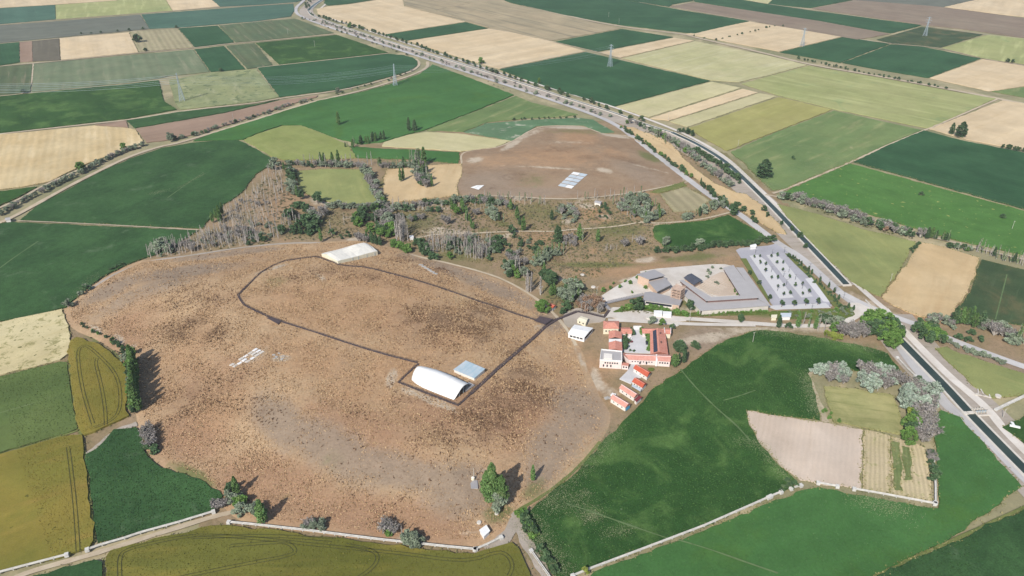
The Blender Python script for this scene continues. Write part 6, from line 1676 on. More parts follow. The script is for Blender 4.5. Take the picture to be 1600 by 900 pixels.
# --- silver willows
grove(['silver', 'silver', 'mauve'], [(1272,582),(1290,574),(1312,578),(1324,590),(1318,600),(1292,596)], 14, (5, 8), 'silver willow in the left clump above the olive plot', 'silver willows in the left clump', 3.0)
grove(['silver', 'silver', 'silver', 'mauve'], [(1338,598),(1345,584),(1375,582),(1396,592),(1398,606),(1376,612),(1352,608)], 22, (6, 9), 'silver willow in the wide clump above the olive plot', 'silver willows in the wide clump', 3.2)
grove('mauve', [(1392,598),(1404,592),(1412,604)], 6, (5, 8), 'bare branching tree right of the silver willows', 'bare branching trees right of the willows', 2.4)
grove(['silver', 'silver', 'mauve'], [(1404,628),(1412,615),(1436,606),(1456,618),(1454,636),(1440,648),(1420,640)], 22, (7, 10), 'silver willow in the right clump beside the road', 'silver willows in the right clump', 3.2)
grove('mauve', [(1430,655),(1446,640),(1460,670),(1452,695),(1436,690)], 17, (6, 10), 'grey leafless tree below the right silver willows', 'grey leafless trees below the right willows', 2.8)
grove(['darktree', 'tree'], [(1414,688),(1418,660),(1428,650),(1432,685),(1420,694)], 13, (5, 9), 'dark green tree on the right side of the olive plot', 'dark trees right of the olive plot', 2.6)
plant('lime', 1424, 652, 7, 'yellow green tree among the dark ones right of the olive plot')
grove(['bush', 'mauve'], [(1448,705),(1455,730),(1458,752)], 9, (3, 5), 'dark bush along the white channel right of the plot', 'dark bushes along the right channel', along=1.0)
grove('bush', [(1220,764),(1228,758),(1240,758)], 5, (2.4, 3.6), 'dark green bush at the corner of the pale plot', 'dark bushes at the pale plot corner', along=1.2)
grove('greenbush', [(1292,640),(1300,652),(1306,660)], 5, (1.6, 2.6), 'low green bush at the corner of the olive plot', 'low bushes at the olive plot corner', along=1.4)
grove('bush', [(1368,845),(1410,828),(1440,818),(1500,805)], 0, (2, 3), '', None, along=1)
# --- lawn and hedges round the visitor centre
grove(['greenbush', 'greenbush'], [(970,486),(990,478),(1003,476)], 12, (2, 3.4), 'dense bush on the bank left of the long low wing', 'bushes on the bank left of the wing', along=1.8)
grove(['greenbush', 'greenbush'], [(1006,481),(1025,484),(1045,487),(1062,490),(1072,492)], 24, (2.4, 3.6), 'green shrub in the hedge below the long low wing', 'hedge shrubs below the low wing', along=1.2)
plant('darktree', 995, 483, 10, 'largest dark round tree left of the long low wing', wide=1.1); plant('darktree', 1078, 484, 8, 'green tree at the corner between the two visitor centre roofs')
grove(['greenbush', 'greenbush'], [(1090,489),(1120,490),(1160,489),(1198,487)], 32, (1.4, 2.2), 'clipped shrub in the long hedge below the visitor centre', 'clipped hedge shrubs below the visitor centre', along=.7)
for x, y in ((997,436),(1008,451),(985,443),(976,441),(968,450),(953,451),(1010,428),(958,444),(942,455),(988,458)): plant('greenbush', x, y, PR.uniform(2, 3.4), 'round shrub in the gravel garden left of the visitor centre', 'shrubs in the gravel garden')
for x, y in ((1106,424),(1110,429),(1105,434),(1119,444),(1126,421),(1112,419)): plant('greybush', x, y, PR.uniform(1.8, 3), 'small grey bush in the white visitor court', 'bushes in the visitor court')
grove('greenbush', [(1138,430),(1146,448),(1150,462)], 9, (1, 1.8), 'low green plant along the inner edge of the visitor court', 'low plants in the visitor court', along=.6)
grove(['greenbush', 'greybush'], [(1215,490),(1240,488),(1290,486),(1330,482),(1334,494),(1300,496),(1240,498)], 30, (1.4, 2.6), 'shrub on the lawn below the car park', 'shrubs on the lawn below the car park', 2.6)
grove(['bush', 'thuja'], [(1243,404),(1262,430),(1280,445),(1300,464),(1316,484)], 24, (1.8, 3), 'shrub in the green strip right of the car park', 'shrubs right of the car park', along=1.2)
for i, (x, y) in enumerate(((1178,404),(1187,403),(1187,413.5),(1196,416),(1195.5,426),(1205,437),(1214.5,437),(1215,450),(1224,449),(1224,463),(1234,461),(1204.8,403),(1214,402),(1213.5,413),(1223,413),(1222.5,424),(1233,436),(1242,449),(1253,447),(1253.5,462),(1263.5,459))):
    plant('streettree', x, y, PR.uniform(3.4, 4.8), 'young clipped tree on a pale strip of the car park', 'young trees on the car park strips')
for x, y in ((1221,480),(1240.5,479),(1258.5,477.5),(1277.5,476.5)): plant('streettree', x, y, 6, 'larger round tree on the near edge of the car park', 'round trees on the near edge of the car park', wide=1.25)
for x, y in ((1171,429),(1186,445),(1202,467),(1232,402),(1238,405)): plant('darktree', x, y, 4, 'small dark tree on the lawn beside the car park', 'small trees beside the car park', wide=.9)
for x, y in ((1251.5,415),(1263,423),(1268,428),(1281,440),(1294.5,449),(1303,457),(1310,468),(1325,481),(1333,485)): plant('thuja', x, y, 4.2, 'small upright conifer on the kerb of the approach road', 'small conifers on the approach road')
for x, y, h, k, l in ((1216,512,10,'darkpoplar','dark upright tree beside the pale blue cabin'), (1246,512,11,'poplar','first poplar in the row along the track below the car park'), (1254,508,11,'bare','pale bare poplar in the row along the track below the car park'), (1263,512,12,'halfbare','half bare poplar in the row along the track below the car park'), (1273,514,10,'poplar','last green poplar in the row along the track below the car park'), (1278,516,12,'bare','leaning bare stem in the row below the car park'), (1287,519,11,'bare','straight bare stem right of the leaning one')): plant(k, x, y, h, l)
grove(['willow', 'darktree'], [(1286,505),(1296,508),(1306,510)], 7, (6, 9), 'grey green tree at the right end of the track below the car park', 'trees at the right end of the track', along=1.8)
plant('tree', 1304, 517, 7, 'green tree over the yellow green bushes'); plant('darktree', 1156, 503, 6.5, 'round grey green tree on the verge of the long track'); plant('bush', 1232, 513, 4, 'green bush at the end of the pale track')
plant('willow', 1019.5, 506, 6, 'flat topped tree in front of the courtyard house roofs'); plant('tree', 1034, 508, 5, 'green tree right of the flat topped one')
# --- courtyard house garden
grove(['bush', 'darktree'], [(978,524),(976,535),(977,546)], 9, (3, 4.2), 'dark bush along the left side of the house courtyard', 'dark bushes in the house courtyard', along=.7)
grove('darktree', [(986,518),(988,524)], 3, (3.4, 4.4), 'dark tree in the upper corner of the house courtyard', 'dark trees in the courtyard corner', along=.6)
grove('greenbush', [(1003,516),(1005,524),(1012,525),(1015,535),(1015,547)], 14, (2.6, 3.6), 'bright green bush along the right side of the house courtyard', 'bright bushes in the house courtyard', along=.6)
grove('bush', [(985,549),(992,550)], 3, (1.2, 1.7), 'low dark planting at the near left of the house courtyard', 'low planting in the courtyard', along=.3)
grove('poplar', [(1053,574),(1055,571),(1058,572)], 4, (8, 10), 'bright green poplar at the right corner of the courtyard house', 'bright poplars at the house corner', along=.8)
grove('darkpoplar', [(1062,568),(1066,566),(1069,562)], 4, (7, 9.5), 'dark poplar right of the bright ones at the house corner', 'dark poplars at the house corner', along=1.0)
grove(['darktree', 'bush'], [(1057,550),(1064,545),(1068,550)], 5, (4, 6), 'dark tree in the yard right of the courtyard house', 'dark trees right of the house', along=1.2)
grove('bush', [(1083,538),(1088,545),(1091,547)], 4, (2.6, 4), 'dark bush on the bare ground right of the house', 'dark bushes on the bare ground', along=.8)
plant('darktree', 1050, 515, 4.4, 'small dark tree behind the end of the house roof')
# --- left and bottom edge of the mound
grove('poplar', [(207,563),(211,585),(213,600),(212,625),(216,645)], 18, (13, 17), 'green poplar in the line on the left edge of the mound', 'poplars on the left edge of the mound', along=.9)
grove(['darktree', 'tree', 'bush'], [(199,556),(206,575),(208,600),(208,630),(212,650)], 18, (3, 6), 'bush under the poplars on the left edge of the mound', 'bushes under the left poplars', along=1.2)
grove(['bush', 'greenbush'], [(125,508),(150,520),(175,532),(192,545)], 14, (1.2, 2.2), 'low bush in the ditch on the left edge of the mound', 'bushes in the left ditch', along=1.0)
grove(['darktree', 'greybush', 'bush', 'willow'], [(178,534),(190,546),(199,560),(204,580),(206,600)], 14, (2.4, 4.6), 'bush in the line on the left edge of the mound above the poplars', 'bushes above the left poplars', along=1.2)
plant('willow', 107, 480, 7, 'grey green tree at the left tip of the mound'); grove(['greybush', 'bush'], [(124,462),(135,456),(142,450)], 5, (3, 5), 'grey bush above the left tip of the mound', 'bushes above the left tip', along=1.2)
grove('bush', [(172,424),(182,419),(192,415)], 5, (2, 3), 'dark bush on the far left border of the mound', 'bushes on the far left border', along=.8)
grove('mauve', [(229,690),(233,675),(238,685),(238,705)], 6, (4.5, 7), 'mauve leafless tree at the lower left edge of the mound', 'mauve trees at the lower left edge', along=.9)
grove(['willow', 'bush'], [(232,700),(240,708)], 3, (4, 6), 'dark bush under the mauve trees', 'bushes under the mauve trees', along=.8)
plant('poplar', 371.5, 775, 13, 'slim green poplar behind the grey green bushes at the bottom left of the mound', wide=.9)
grove(['willow', 'tree', 'darktree'], [(357,772),(366,780),(374,788),(378,794)], 8, (4, 7), 'grey green bush round the slim poplar at the bottom left', 'bushes round the slim poplar', along=1.6)
grove('mauve', [(342,790),(352,795)], 4, (4, 6), 'pale leafless bush at the end of the grey water channel', 'pale bushes at the channel end', along=1.2)
plant('poplar', 411, 817, 15, 'bright green poplar with a long shadow at the bottom of the mound', wide=1.15); plant('willow', 397, 805, 8, 'smaller grey green tree left of the bright green poplar')
grove(['willow', 'willow', 'mauve'], [(474,822),(484,824),(496,826),(506,828)], 8, (3, 5), 'grey green willow behind the long white channel', 'grey willows behind the long white channel', along=1.4)
grove('mauve', [(603,826),(612,828)], 4, (4.5, 6.5), 'pale leafless tree behind the long white channel', 'pale leafless trees behind the long white channel', along=1.2)
plant('tree', 608, 836, 4, 'green bush under the pale leafless trees'); plant('bare', 628.5, 840, 9, 'thin bare trunk between the leafless trees and the grey willow')
grove('willow', [(636,848),(646,848),(650,852)], 5, (5, 7), 'grey green willow hanging over the long white channel', 'willows over the long white channel', along=1.2)
for x, y, h, v, l in ((769,784,25,0,'tall left half of the large leafy poplar group with a black shadow'), (784,788,19,1,'right half of the large leafy poplar group with a black shadow'), (760,776,17,2,'left flank of the large leafy poplar group')): plant('greatpoplar', x, y, h, l, variant=v, wide=.8)
plant('willow', 777, 792, 9, 'pale bushy foot of the large leafy poplar group')
plant('poplar', 832.5, 752, 11, 'small slim poplar with its shadow, right of the large leafy group', wide=.75)
grove(['bush', 'greenbush'], [(816,800),(822,815),(830,830),(838,842)], 18, (2.4, 4), 'dark bush in the hedge at the left end of the big green field', 'dark hedge at the left end of the big field', along=1.3)
for x, y in ((845,862),(851,871),(857,880),(866,893)): plant('bush', x, y, 3.8, 'round dark bush at the bottom of the hedge beside the dirt lane', 'round bushes beside the dirt lane')
plant('lime', 914, 897, 4, 'yellow green bush at the end of the long cream channel')
# ------------------------------------------------------------------ pylons, poles, wires, cars
def pylon(px, py, h, label, ang=0.0, legs=7.0):
    b = P(px, py); t = thing('pylon', b, label, 'pylon', 'lattice pylons in the fields')
    t.rotation_euler = (0, 0, 0)
    ca, sa = math.cos(ang), math.sin(ang)
    def W(x, y, z): return Vector((b.x + x * ca - y * sa, b.y + x * sa + y * ca, z))
    waist = h * .62
    def half(z): return legs / 2 * (1 - z / waist) + .9 * (z / waist) if z < waist else .9 * (1 - .45 * (z - waist) / (h - waist))
    for sx in (-1, 1):
        for sy in (-1, 1):
            m = MB()
            for z0, z1 in ((0, waist), (waist, h)):
                m.tube(W(sx * half(z0), sy * half(z0), z0), W(sx * half(z1), sy * half(z1), z1), .26, .2, 4)
            m.mk('leg', M['steel'], t)
            MB().box(W(sx * half(0), sy * half(0), -.2), 1.2, 1.2, .6).mk('footing', M['concrete'], t)
    br = MB(); n = 11
    for k in range(n):
        z0, z1 = h * k / n, h * (k + 1) / n; r0, r1 = half(z0), half(z1)
        for (ax, ay), (bx, by) in (((-1, -1), (1, -1)), ((1, -1), (1, 1)), ((1, 1), (-1, 1)), ((-1, 1), (-1, -1))):
            br.tube(W(ax * r0, ay * r0, z0), W(bx * r1, by * r1, z1), .13, n=3, cap=False)
            br.tube(W(bx * r0, by * r0, z0), W(ax * r1, ay * r1, z1), .13, n=3, cap=False)
            br.tube(W(ax * r1, ay * r1, z1), W(bx * r1, by * r1, z1), .11, n=3, cap=False)
    br.mk('bracing', M['steel'], t)
    ends = []
    for zf, L in ((.70, 5.5), (.82, 6.8), (.94, 5.0)):
        z = h * zf
        for s in (-1, 1):
            m = MB(); tip = W(s * L, 0, z + .3)
            for sy in (-1, 1):
                m.tube(W(s * .6, sy * .6, z), tip, .17, .1, 3); m.tube(W(s * .6, sy * .6, z + 1.5), tip, .14, .1, 3)
            m.mk('crossarm', M['steel'], t)
            MB().tube(tip, tip - Vector((0, 0, 1.8)), .14, n=5).mk('insulator', M['rail'], t)
            ends.append(tip - Vector((0, 0, 1.8)))
    return ends
dA = (P(617, 133) - P(284, 157)); aA = math.atan2(dA.y, dA.x) + math.pi / 2
e1 = pylon(285, 158, 44, 'pale lattice pylon on the weedy field at the upper left with wires to the left', aA, 8)
e2 = pylon(617.5, 133.5, 36, 'lattice pylon in the bright green field beside the lane', aA, 7)
e3 = pylon(953, 104, 40, 'lattice pylon in the big dark green field beyond the canal', aA + .5, 7)
e4 = pylon(1253, 72, 36, 'lattice pylon on the corner of the far pale field', aA + .5, 7)
e5 = pylon(1445, 56, 40, 'farthest lattice pylon on the dark strips at the upper right', aA + .5, 7)
def wire(a, b, sag, label, r=.11):
    pts = []
    for i in range(17):
        s = i / 16; p = a.lerp(b, s); pts.append(p - Vector((0, 0, sag * 4 * s * (1 - s))))
    o = MB().path(pts, r, 4).mk('power_line', M['steel'], base=a); props(o, label, 'power line', 'power lines between the pylons')
away = ray_hit(-160, 168)
for k, p in enumerate(e1):
    d = Vector((away[0], away[1], 0)) - Vector((P(285, 158).x, P(285, 158).y, 0))
    wire(p, p + d, 9, 'thin pale power line running left from the upper left pylon', .15)
for p, q in zip(e1, e2): wire(p, q, 10, 'thin power line between the two left pylons', .07)
for p, q in zip(e2, e3): wire(p, q, 11, 'thin power line crossing the canal between two pylons', .06)
def pole(px, py, h, label, arm=2.4, group='pale poles in the fields', mat='polewood', ang=.6):
    b = P(px, py); t = thing('utility_pole', b, label, 'pole', group)
    MB().tube(b - Vector((0, 0, .3)), b + Vector((0, 0, h)), .2, .13, 6).mk('shaft', M[mat], t)
    if arm:
        d = Vector((math.cos(ang), math.sin(ang), 0)) * arm / 2
        MB().tube(b + Vector((0, 0, h - .4)) - d, b + Vector((0, 0, h - .4)) + d, .12, n=4).mk('crossarm', M[mat], t)
        for s in (-1, 0, 1): MB().tube(b + Vector((0, 0, h - .35)) + d * s * .9, b + Vector((0, 0, h + .1)) + d * s * .9, .07, n=4).mk('insulator', M['white'], t)
    return t
for x, y, h, l in ((1176,535,9.5,'pale pole with a crossarm at the top of the big green field'), (1581,358,9,'pale pole in the weedy green field at the right'), (1391,440,8,'pale pole on the border of the pale right field'), (1497,391,8.5,'white pole at the top of the pale right field'),
    (492,73,12,'thin white pole in the green field at the upper left'), (450,54,12,'thin white pole in the dark streaked field at the upper left'), (967,38,13,'thin pale pole at the border of the far dark field'), (951,27,11,'second thin pale pole at the far dark field'), (1153,229,9,'thin pole at the corner of the olive field beyond the canal'),
    (1044,188,10,'thin pole on the pale strips beyond the canal'), (932,467,12,'tall pale pole among the trees left of the gravel garden'), (1077,502,13,'tall pale pole beside the white track below the visitor centre'), (1567,652,7,'dark slim pole by the pale channel at the right'),
    (808,404,9,'slim dark pole in the dry plots right of the dead grove'), (780,760,4,'short post beside the large leafy poplar group')):
    pole(x, y, h, l)
for x, y, h, l in ((740.5,750,9,'thin mast behind the little pump house'),):
    pole(x, y - 1, h, l, arm=0, group=None); 
tk = thing('water_tank', P(739, 749), 'small round cream tank behind the little pump house', 'tank')
MB().tube(P(739, 749), P(739, 749) + Vector((0, 0, 1.6)), 1.1, n=10).mk('body', M['cream_wall'], tk); MB().tube(P(739, 749) + Vector((0, 0, 1.6)), P(739, 749) + Vector((0, 0, 2.1)), .9, .3, 10).mk('lid', M['offwhite'], tk)
def lamp(px, py, label='slim grey lamp post on the car park', group='lamp posts on the car park'):
    b = P(px, py); t = thing('lamp_post', b, label, 'lamp post', group)
    MB().tube(b, b + Vector((0, 0, 6)), .12, .08, 6).mk('pole', M['darkrail'], t)
    for s in (-1, 1):
        MB().box(b + Vector((s * .7, 0, 5.9)), 1.3, .3, .16).mk('lamp_head', M['rail'], t)
for x, y in ((1180,396),(1206,399),(1205,425.5),(1232,426),(1224,433),(1242,438),(1228,446),(1253,452),(1268,484),(1296,480),(1214.5,455)): lamp(x, y)
for x, y in ((1265,421),(1280,437),(1295,446),(1306,455),(1318,466),(1225,395)): lamp(x, y, 'slim lamp post along the approach road', 'lamp posts along the approach road')
# cars in the courtyard
def car(px, py, rz, mat, label):
    b = P(px, py, .19); t = thing('parked_car', b, label, 'car', None)
    prof = [(-2.1, .35), (-2.1, .85), (-1.35, .95), (-.75, 1.42), (.75, 1.45), (1.35, 1.0), (2.1, .9), (2.1, .35)]
    ca, sa = math.cos(rz), math.sin(rz)
    def W(x, y, z): return Vector((b.x + x * ca - y * sa, b.y + x * sa + y * ca, b.z + z))
    n = len(prof); vs = [W(x, -.85, z) for x, z in prof] + [W(x, .85, z) for x, z in prof]
    mk('body', vs, [tuple(range(n)), tuple(range(2 * n - 1, n - 1, -1))] + [((i + 1) % n, i, n + i, n + (i + 1) % n) for i in range(n)], M[mat], t)
    for s in (-1, 1):
        w = [W(x, s * .87, z) for x, z in ((-1.2, .98), (-.72, 1.34), (.72, 1.37), (1.15, 1.02))]
        mk('side_window', w + [p - Vector((0, 0, 0)) + (W(0, s * .02, 0) - W(0, 0, 0)) for p in w], [(0, 1, 2, 3), (7, 6, 5, 4)], M['glass'], t)
        for x in (-1.3, 1.3): MB().tube(W(x, s * .75, .33), W(x, s * .92, .33), .33, n=10).mk('wheel', M['dark'], t)
    ws = [W(1.33, -.7, 1.03), W(1.33, .7, 1.03), W(.8, .65, 1.44), W(.8, -.65, 1.44)]
    u = Vector((ca, sa, .4)) * .03
    mk('windscreen', [p + u for p in ws], [(0, 1, 2, 3)], M['glass'], t)
car(983, 530.5, .1, 'white', 'white car parked at the left of the house courtyard')
car(984.5, 535, .1, 'darkred', 'dark car parked below the white one in the house courtyard')
car(1010.5, 537, 1.5, 'glass', 'black car parked at the right of the house courtyard')
# garden table and clutter that shows as small pale specks
for x, y, s, lab in ((776,803,1.2,'round white cap on the dry ground below the leafy poplar group'), (748.5,817,1.4,'white cover near the box shed'), (1014,497,2.6,'white slab on the gravel yard'), (1055,507,3.2,'pale flat slab right of the house roofs'), (927,449,2.2,'small white tank among the dark trees'), (910,430,2.0,'pale boulder on the red slope')):
    c = P(x, y, .1); o = MB().tube(c, c + Vector((0, 0, .7)), s, s * .9, 9).mk('slab', M['concrete'], base=c); props(o, lab, 'slab')

# ------------------------------------------------------------------ ground cover that nobody could count
def tuft_field(name, pts, size, mat, label, seed):
    rng = np.random.default_rng(seed)
    n = len(pts); c = np.asarray(pts)
    vs = []; fs = []
    s = size * rng.uniform(.45, 1.3, n)
    base = c.copy()
    V = np.zeros((n, 6, 3))
    for k in range(2):
        a = rng.uniform(0, 6.28, n); lean = rng.normal(0, .35, (n, 2))
        d = np.stack([np.cos(a), np.sin(a), np.zeros(n)], 1) * (s * .55)[:, None]
        top = base + np.stack([lean[:, 0] * s, lean[:, 1] * s, s * .75], 1)
        V[:, 3 * k] = base - d; V[:, 3 * k + 1] = base + d; V[:, 3 * k + 2] = top
    f = np.arange(6 * n).reshape(-1, 3)
    o = mk(name, V.reshape(-1, 3).tolist(), f.tolist(), mat)
    return props(o, label, 'grass', None, 'stuff')
def scatter(poly_world, n, rng, bias=None):
    xs = [p[0] for p in poly_world]; ys = [p[1] for p in poly_world]
    X = rng.uniform(min(xs), max(xs), n * 2); Y = rng.uniform(min(ys), max(ys), n * 2)
    d, ins = seg_dist(X, Y, poly_world); k = ins & (d > 2)
    X, Y = X[k], Y[k]
    return np.stack([X, Y, Hv(X, Y)], 1)
def grass_mat(name, a, b):
    t = NT(name, .95, .05); return t.out(t.mix(t.island(), a, b))
rng = np.random.default_rng(5)
pts = scatter(EAST, 120000, rng)
bare = paint(pts, EAST_LAYERS['bare']); pts_g = pts[rng.uniform(0, 1, len(pts)) > bare * .93]
tuft_field('dry_grass', pts_g[:, :3] - np.array([0, 0, .12]), .8, grass_mat('dry_grass_tufts', A(178,144,110), A(228,198,158)), 'dry brown grass tufts all over the near mound', 6)
pd = scatter(EAST, 70000, rng); dk = paint(pd, EAST_LAYERS['dark']); 
from mathutils import noise as mnoise
cl = np.array([mnoise.fractal(Vector((a * .06, b * .06, 1.0)), .7, 2.0, 4) for a, b in pd[:, :2]])
cl = np.clip((cl + .12) * 2.6, 0, 1)
pd = pd[rng.uniform(0, 1, len(pd)) < np.clip(dk * 1.25 * (.2 + .75 * cl), 0, 1) + .02 + .05 * cl]
tuft_field('dry_scrub', pd - np.array([0, 0, .1]), 1.05, grass_mat('dark_dry_scrub', A(106,82,64), A(150,120,94)), 'dark brown thistle scrub in patches on the near mound', 7)
ps = scatter([ray_hit(*p) for p in [(440,345),(520,330),(610,330),(700,315),(860,312),(1000,310),(1130,335),(1010,400),(900,450),(850,440),(760,415),(660,395),(560,372),(470,375)]], 9000, rng)
tuft_field('weeds', ps - np.array([0, 0, .4]), 1.2, grass_mat('scrubland_weeds', A(112,116,74), A(166,150,112)), 'rough weeds on the dry land between the two mounds', 8)

def crop_plants(px, py, row, step, size, a, b, name='crop_plants', label='leafy crop standing in rows', keep=.8):
    """plants of one field, in its rows"""
    q = ray_hit(px, py)
    for poly, d, z, mat in FREC:
        if seg_dist(np.array([q[0]]), np.array([q[1]]), poly)[1][0]: break
    A_ = np.array(poly); U = A_ @ np.array([d.x, d.y]); V_ = A_ @ np.array([-d.y, d.x])
    gu, gv = np.meshgrid(np.arange(U.min(), U.max(), step), np.arange(V_.min(), V_.max(), row))
    gu = gu.ravel() + rng.normal(0, step * .4, gu.size); gv = gv.ravel() + rng.normal(0, row * .16, gv.size)
    k = rng.uniform(0, 1, gu.size) < keep; gu = gu[k]; gv = gv[k]
    X = gu * d.x - gv * d.y; Y = gu * d.y + gv * d.x
    k = (Y < 620) & (np.abs(X) < Y * .8 + 30); X = X[k]; Y = Y[k]
    dd, ins = seg_dist(X, Y, poly); k = ins & (dd > .4); X, Y = X[k], Y[k]
    tuft_field(name, np.stack([X, Y, np.full(len(X), z - .08)], 1), size, grass_mat(name + '_leaves', a, b), label, int(px))
crop_plants(1000, 760, 1.5, 1.3, .75, A(58,108,52), A(92,140,74), label='dark green maize plants in the big right field')
crop_plants(230, 760, 1.4, 1.1, .75, A(52,94,48), A(82,124,66), label='dark green beet plants in the lower left field')
crop_plants(1540, 870, 1.4, 1.2, .75, A(48,90,50), A(74,116,66), label='dark green plants in the bottom right corner field')
crop_plants(50, 640, 1.6, 1.2, .7, A(84,112,58), A(116,138,80), label='grey green clover in the left edge field')
crop_plants(400, 870, 1.3, 1.0, .6, A(100,100,44), A(140,134,66), label='ripening wheat in the bottom field')
crop_plants(70, 780, 1.3, 1.0, .6, A(122,110,50), A(168,148,76), label='ripening wheat in the lower left field')
crop_plants(150, 600, 1.3, 1.0, .6, A(122,110,50), A(168,148,76), label='ripening wheat in the small curved field')
crop_plants(1150, 870, 1.7, 1.6, .6, A(70,120,68), A(98,146,88), label='bright green lucerne in the bottom right field', keep=.6)
# weeds along the field edges, nearest fields only
E = []
for poly, d, z, mat in FREC:
    R_ = [Vector((*p, 0)) for p in poly]; R_.append(R_[0])
    for a_, b_ in zip(R_[:-1], R_[1:]):
        if a_.y > 900: continue
        for k in range(int((b_ - a_).length / .7) + 1):
            p = a_.lerp(b_, random.random()); E.append((p.x + random.gauss(0, .9), p.y + random.gauss(0, .9), random.uniform(-.2, .35)))
E = np.array(E)
tuft_field('edge_weeds', E, .9, grass_mat('edge_weed_leaves', A(98,118,62), A(176,164,118)), 'rough weeds growing along the field edges', 31)
# sun-bleached stalks in thin places of the big green fields
B = []
for line_, sp, n in (([(965,672),(945,695),(915,728),(880,760),(850,790)], 4.0, 900), ([(826,812),(840,840),(858,868),(880,895)], 4.5, 1300), ([(850,790),(890,785),(930,800)], 5, 500), ([(915,812),(935,804)], 2.6, 260), ([(940,838),(985,826)], 2.5, 160),
                     ([(905,775),(920,770)], 2, 90), ([(1180,517),(1240,522),(1300,530),(1380,550)], 4, 800), ([(1150,690),(1185,693),(1230,750)], 3, 400), ([(1262,585),(1268,615),(1280,650)], 4, 700), ([(1335,775),(1380,790),(1420,795)], 5, 500), ([(1225,270),(1290,262),(1330,245)], 14, 700), ([(1150,250),(1185,285),(1215,295)], 8, 700),
                     ([(235,304),(260,298)], 3, 160), ([(280,294),(320,272)], 1.2, 160), ([(150,430),(110,470)], 3, 200)):
    c = resample([Vector((*ray_hit(*p), 0)) for p in line_], .5)
    for _ in range(n * 4):
        p = random.choice(c); B.append((p.x + random.gauss(0, sp), p.y + random.gauss(0, sp), .45 + random.uniform(0, .3)))
tuft_field('bleached_stalks', np.array(B), .32, grass_mat('bleached_stalk', A(128,150,104), A(186,190,158)), 'pale bleached stalks in thin patches of the green fields', 33)

def low_scrub(polys, seed):
    r_ = np.random.default_rng(seed); cen = []; 
    for poly, n, sz in polys:
        W = [ray_hit(*p) for p in poly]
        q = scatter(W, int(n * 1.6), r_)[:n]
        for c in q:
            s = r_.uniform(.5, 1.0) * sz; k = int(16 + 22 * s)
            p = r_.normal(size=(k, 3)); p /= np.linalg.norm(p, axis=1, keepdims=True); p *= r_.uniform(.3, 1, k)[:, None] ** .5
            p[:, 2] = np.abs(p[:, 2]) * .8; cen.append(c + p * s + np.array([0, 0, -.3]))
    C_ = np.concatenate(cen); v, f = leaf_cards(C_, .4, r_)
    o = mk('low_scrub', v.tolist(), f.tolist(), SCRUBLEAF); return props(o, 'low olive and grey scrub spread over the dry river land', 'scrub', None, 'stuff')
_t = NT('scrub_leaves', .85, .1); _n = _t.noise(_t.pos(), .09, 4, .7)
SCRUBLEAF = _t.out(_t.gain(_t.mix(_t.ramp(_n, .38, .62), A(104,116,74), A(150,140,116)), _t.remap(_t.island(), 0, 1, .6, 1.3)))
low_scrub([([(440,300),(470,320),(500,330),(610,328),(700,318),(860,316),(950,318),(1030,345),(1020,400),(900,440),(850,440),(790,400),(660,395),(560,372),(470,378),(430,330)], 1500, 1.5),
           ([(340,352),(430,262),(470,320),(480,372),(400,384),(240,404),(232,396)], 420, 1.4), ([(975,192),(1060,222),(1150,300),(1140,296),(1060,240),(985,200)], 260, 1.6),
           ([(955,486),(1000,477),(1070,490),(1200,488),(1210,492),(1070,497),(960,488)], 240, 1.2), ([(1205,486),(1335,478),(1338,496),(1240,500)], 170, 1.1), ([(850,440),(935,452),(945,480),(880,490),(850,470)], 160, 1.5),
           ([(1220,310),(1340,338),(1435,370),(1432,376),(1330,350)], 170, 1.4), ([(480,30),(800,132),(960,180),(955,186),(780,138),(490,36)], 300, 1.4), ([(110,512),(150,526),(195,550),(206,600),(218,650),(210,655),(200,600),(188,560),(140,532)], 160, 1.2),
           ([(820,790),(900,735),(940,690),(946,668),(930,690),(860,765)], 110, .9), ([(250,725),(340,768),(346,782),(300,752)], 90, 1.0)], 12)
def saplings(polys, seed):
    r_ = random.Random(seed); m = MB()
    for poly, n, hr in polys:
        xs = [p[0] for p in poly]; ys = [p[1] for p in poly]; k = 0
        while k < n:
            x, y = r_.uniform(min(xs), max(xs)), r_.uniform(min(ys), max(ys))
            if not seg_dist(np.array([x]), np.array([y]), poly)[1][0]: continue
            k += 1; p = P(x, y); h = r_.uniform(*hr); q = p + Vector((r_.gauss(0, .5), r_.gauss(0, .5), h))
            m.tube(p - Vector((0, 0, .4)), q, .2, .04, 3, False)
            for j in range(7):
                t = r_.uniform(.2, .9); o = p.lerp(q, t); a = r_.uniform(0, 6.28); L = h * .16
                m.tube(o, o + Vector((L * .35 * math.cos(a), L * .35 * math.sin(a), L)), .09, .03, 3, False)
    o = m.mk('dead_saplings', M['barkpale']); return props(o, 'thin dead grey saplings filling the bare groves', 'saplings', None, 'stuff')
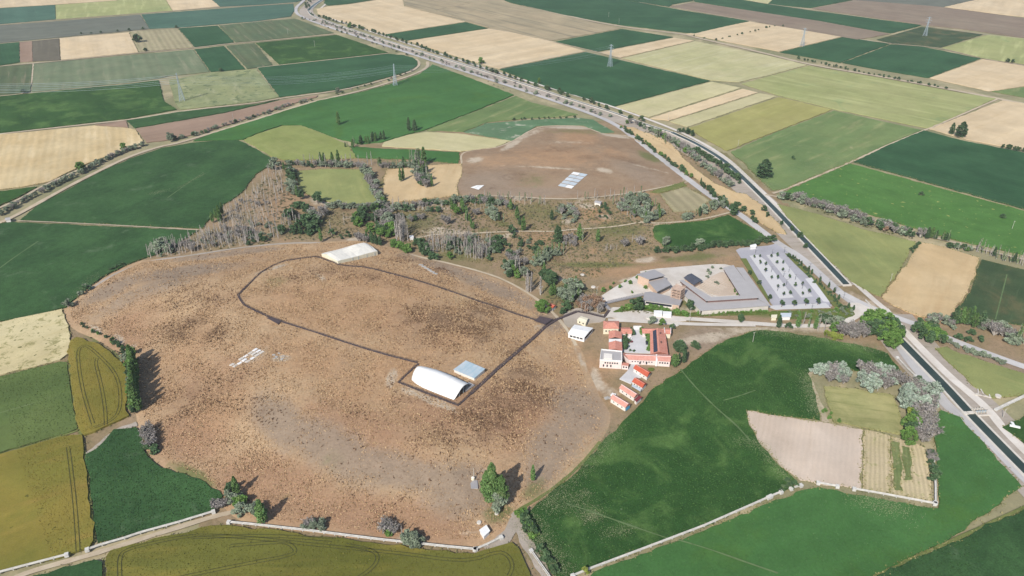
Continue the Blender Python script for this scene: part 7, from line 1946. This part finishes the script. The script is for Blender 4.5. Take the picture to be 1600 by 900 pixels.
saplings([([(228,405),(232,388),(262,382),(300,370),(340,358),(372,348),(404,346),(412,368),(404,382),(368,387),(320,392),(270,401)], 210, (6, 10.5)),
          ([(345,350),(352,326),(380,308),(402,288),(425,260),(442,270),(452,300),(434,318),(442,345),(412,352)], 130, (5.5, 10)),
          ([(664,400),(668,370),(700,368),(740,368),(772,377),(766,402),(735,408),(700,394)], 100, (5, 9)),
          ([(725,318),(790,312),(850,314),(852,320),(790,322)], 30, (4, 8)), ([(955,320),(1005,308),(1038,338),(985,342)], 50, (4, 8)), ([(604,332),(690,320),(800,322),(800,328),(690,328)], 50, (4, 7))], 4)

# ------------------------------------------------------------------ labels of look-alikes: say which one by its place in the row
def to_px(p):
    v = Vector(p) - Vector((0, 0, CAM_Z)); f = v.y * _cp - v.z * _sp; u = v.y * _sp + v.z * _cp
    return 800 + FOC * v.x / f, 450 - FOC * u / f
ORD = ['', 'second', 'third', 'fourth', 'fifth', 'sixth', 'seventh', 'eighth', 'ninth', 'tenth', 'eleventh', 'twelfth']
_same = {}
for o in list(COL.objects):
    if o.parent is None and o.get('group') and o.get('label'): _same.setdefault((o['group'], o['label']), []).append(o)
for (g_, lb), os_ in _same.items():
    n = len(os_)
    if n < 2: continue
    os_.sort(key=lambda o: to_px(o.location)[0])
    for i, o in enumerate(os_):
        if n <= 24:
            k = i if i < (n + 1) // 2 else n - 1 - i; side = 'left' if i < (n + 1) // 2 else 'right'
            tail = side + 'most' if k == 0 else ORD[k] + ' from ' + side
            if n == 2: tail = side + ' one'
            if n % 2 and n == 3 and i == 1: tail = 'middle one'
        else:
            tail = ('far left part', 'left part', 'middle part', 'right part', 'far right part')[min(4, i * 5 // n)]
        o['label'] = (lb + ', ' + tail) if len((lb + ' ' + tail).split()) <= 16 else ' '.join(lb.split()[:16 - len(tail.split())]) + ', ' + tail

# ------------------------------------------------------------------ air
def haze():
    x0, x1, y0, y1, z0, z1 = -15500, 15500, -6500, 22500, -2.0, 335.0
    m = MB().prism([(x0, y0), (x1, y0), (x1, y1), (x0, y1)], z0, z1)
    mat = bpy.data.materials.new('haze'); mat.use_nodes = True
    nt = mat.node_tree; nt.nodes.remove(nt.nodes['Principled BSDF'])
    v = nt.nodes.new('ShaderNodeVolumePrincipled')
    v.inputs['Color'].default_value = (.88, .93, 1.0, 1); v.inputs['Density'].default_value = HAZE; v.inputs['Anisotropy'].default_value = 0.0
    nt.links.new(v.outputs[0], nt.nodes['Material Output'].inputs['Volume'])
    o = m.mk('haze', mat); props(o, None, None, None, 'stuff')
HAZE = 0.00005
haze()
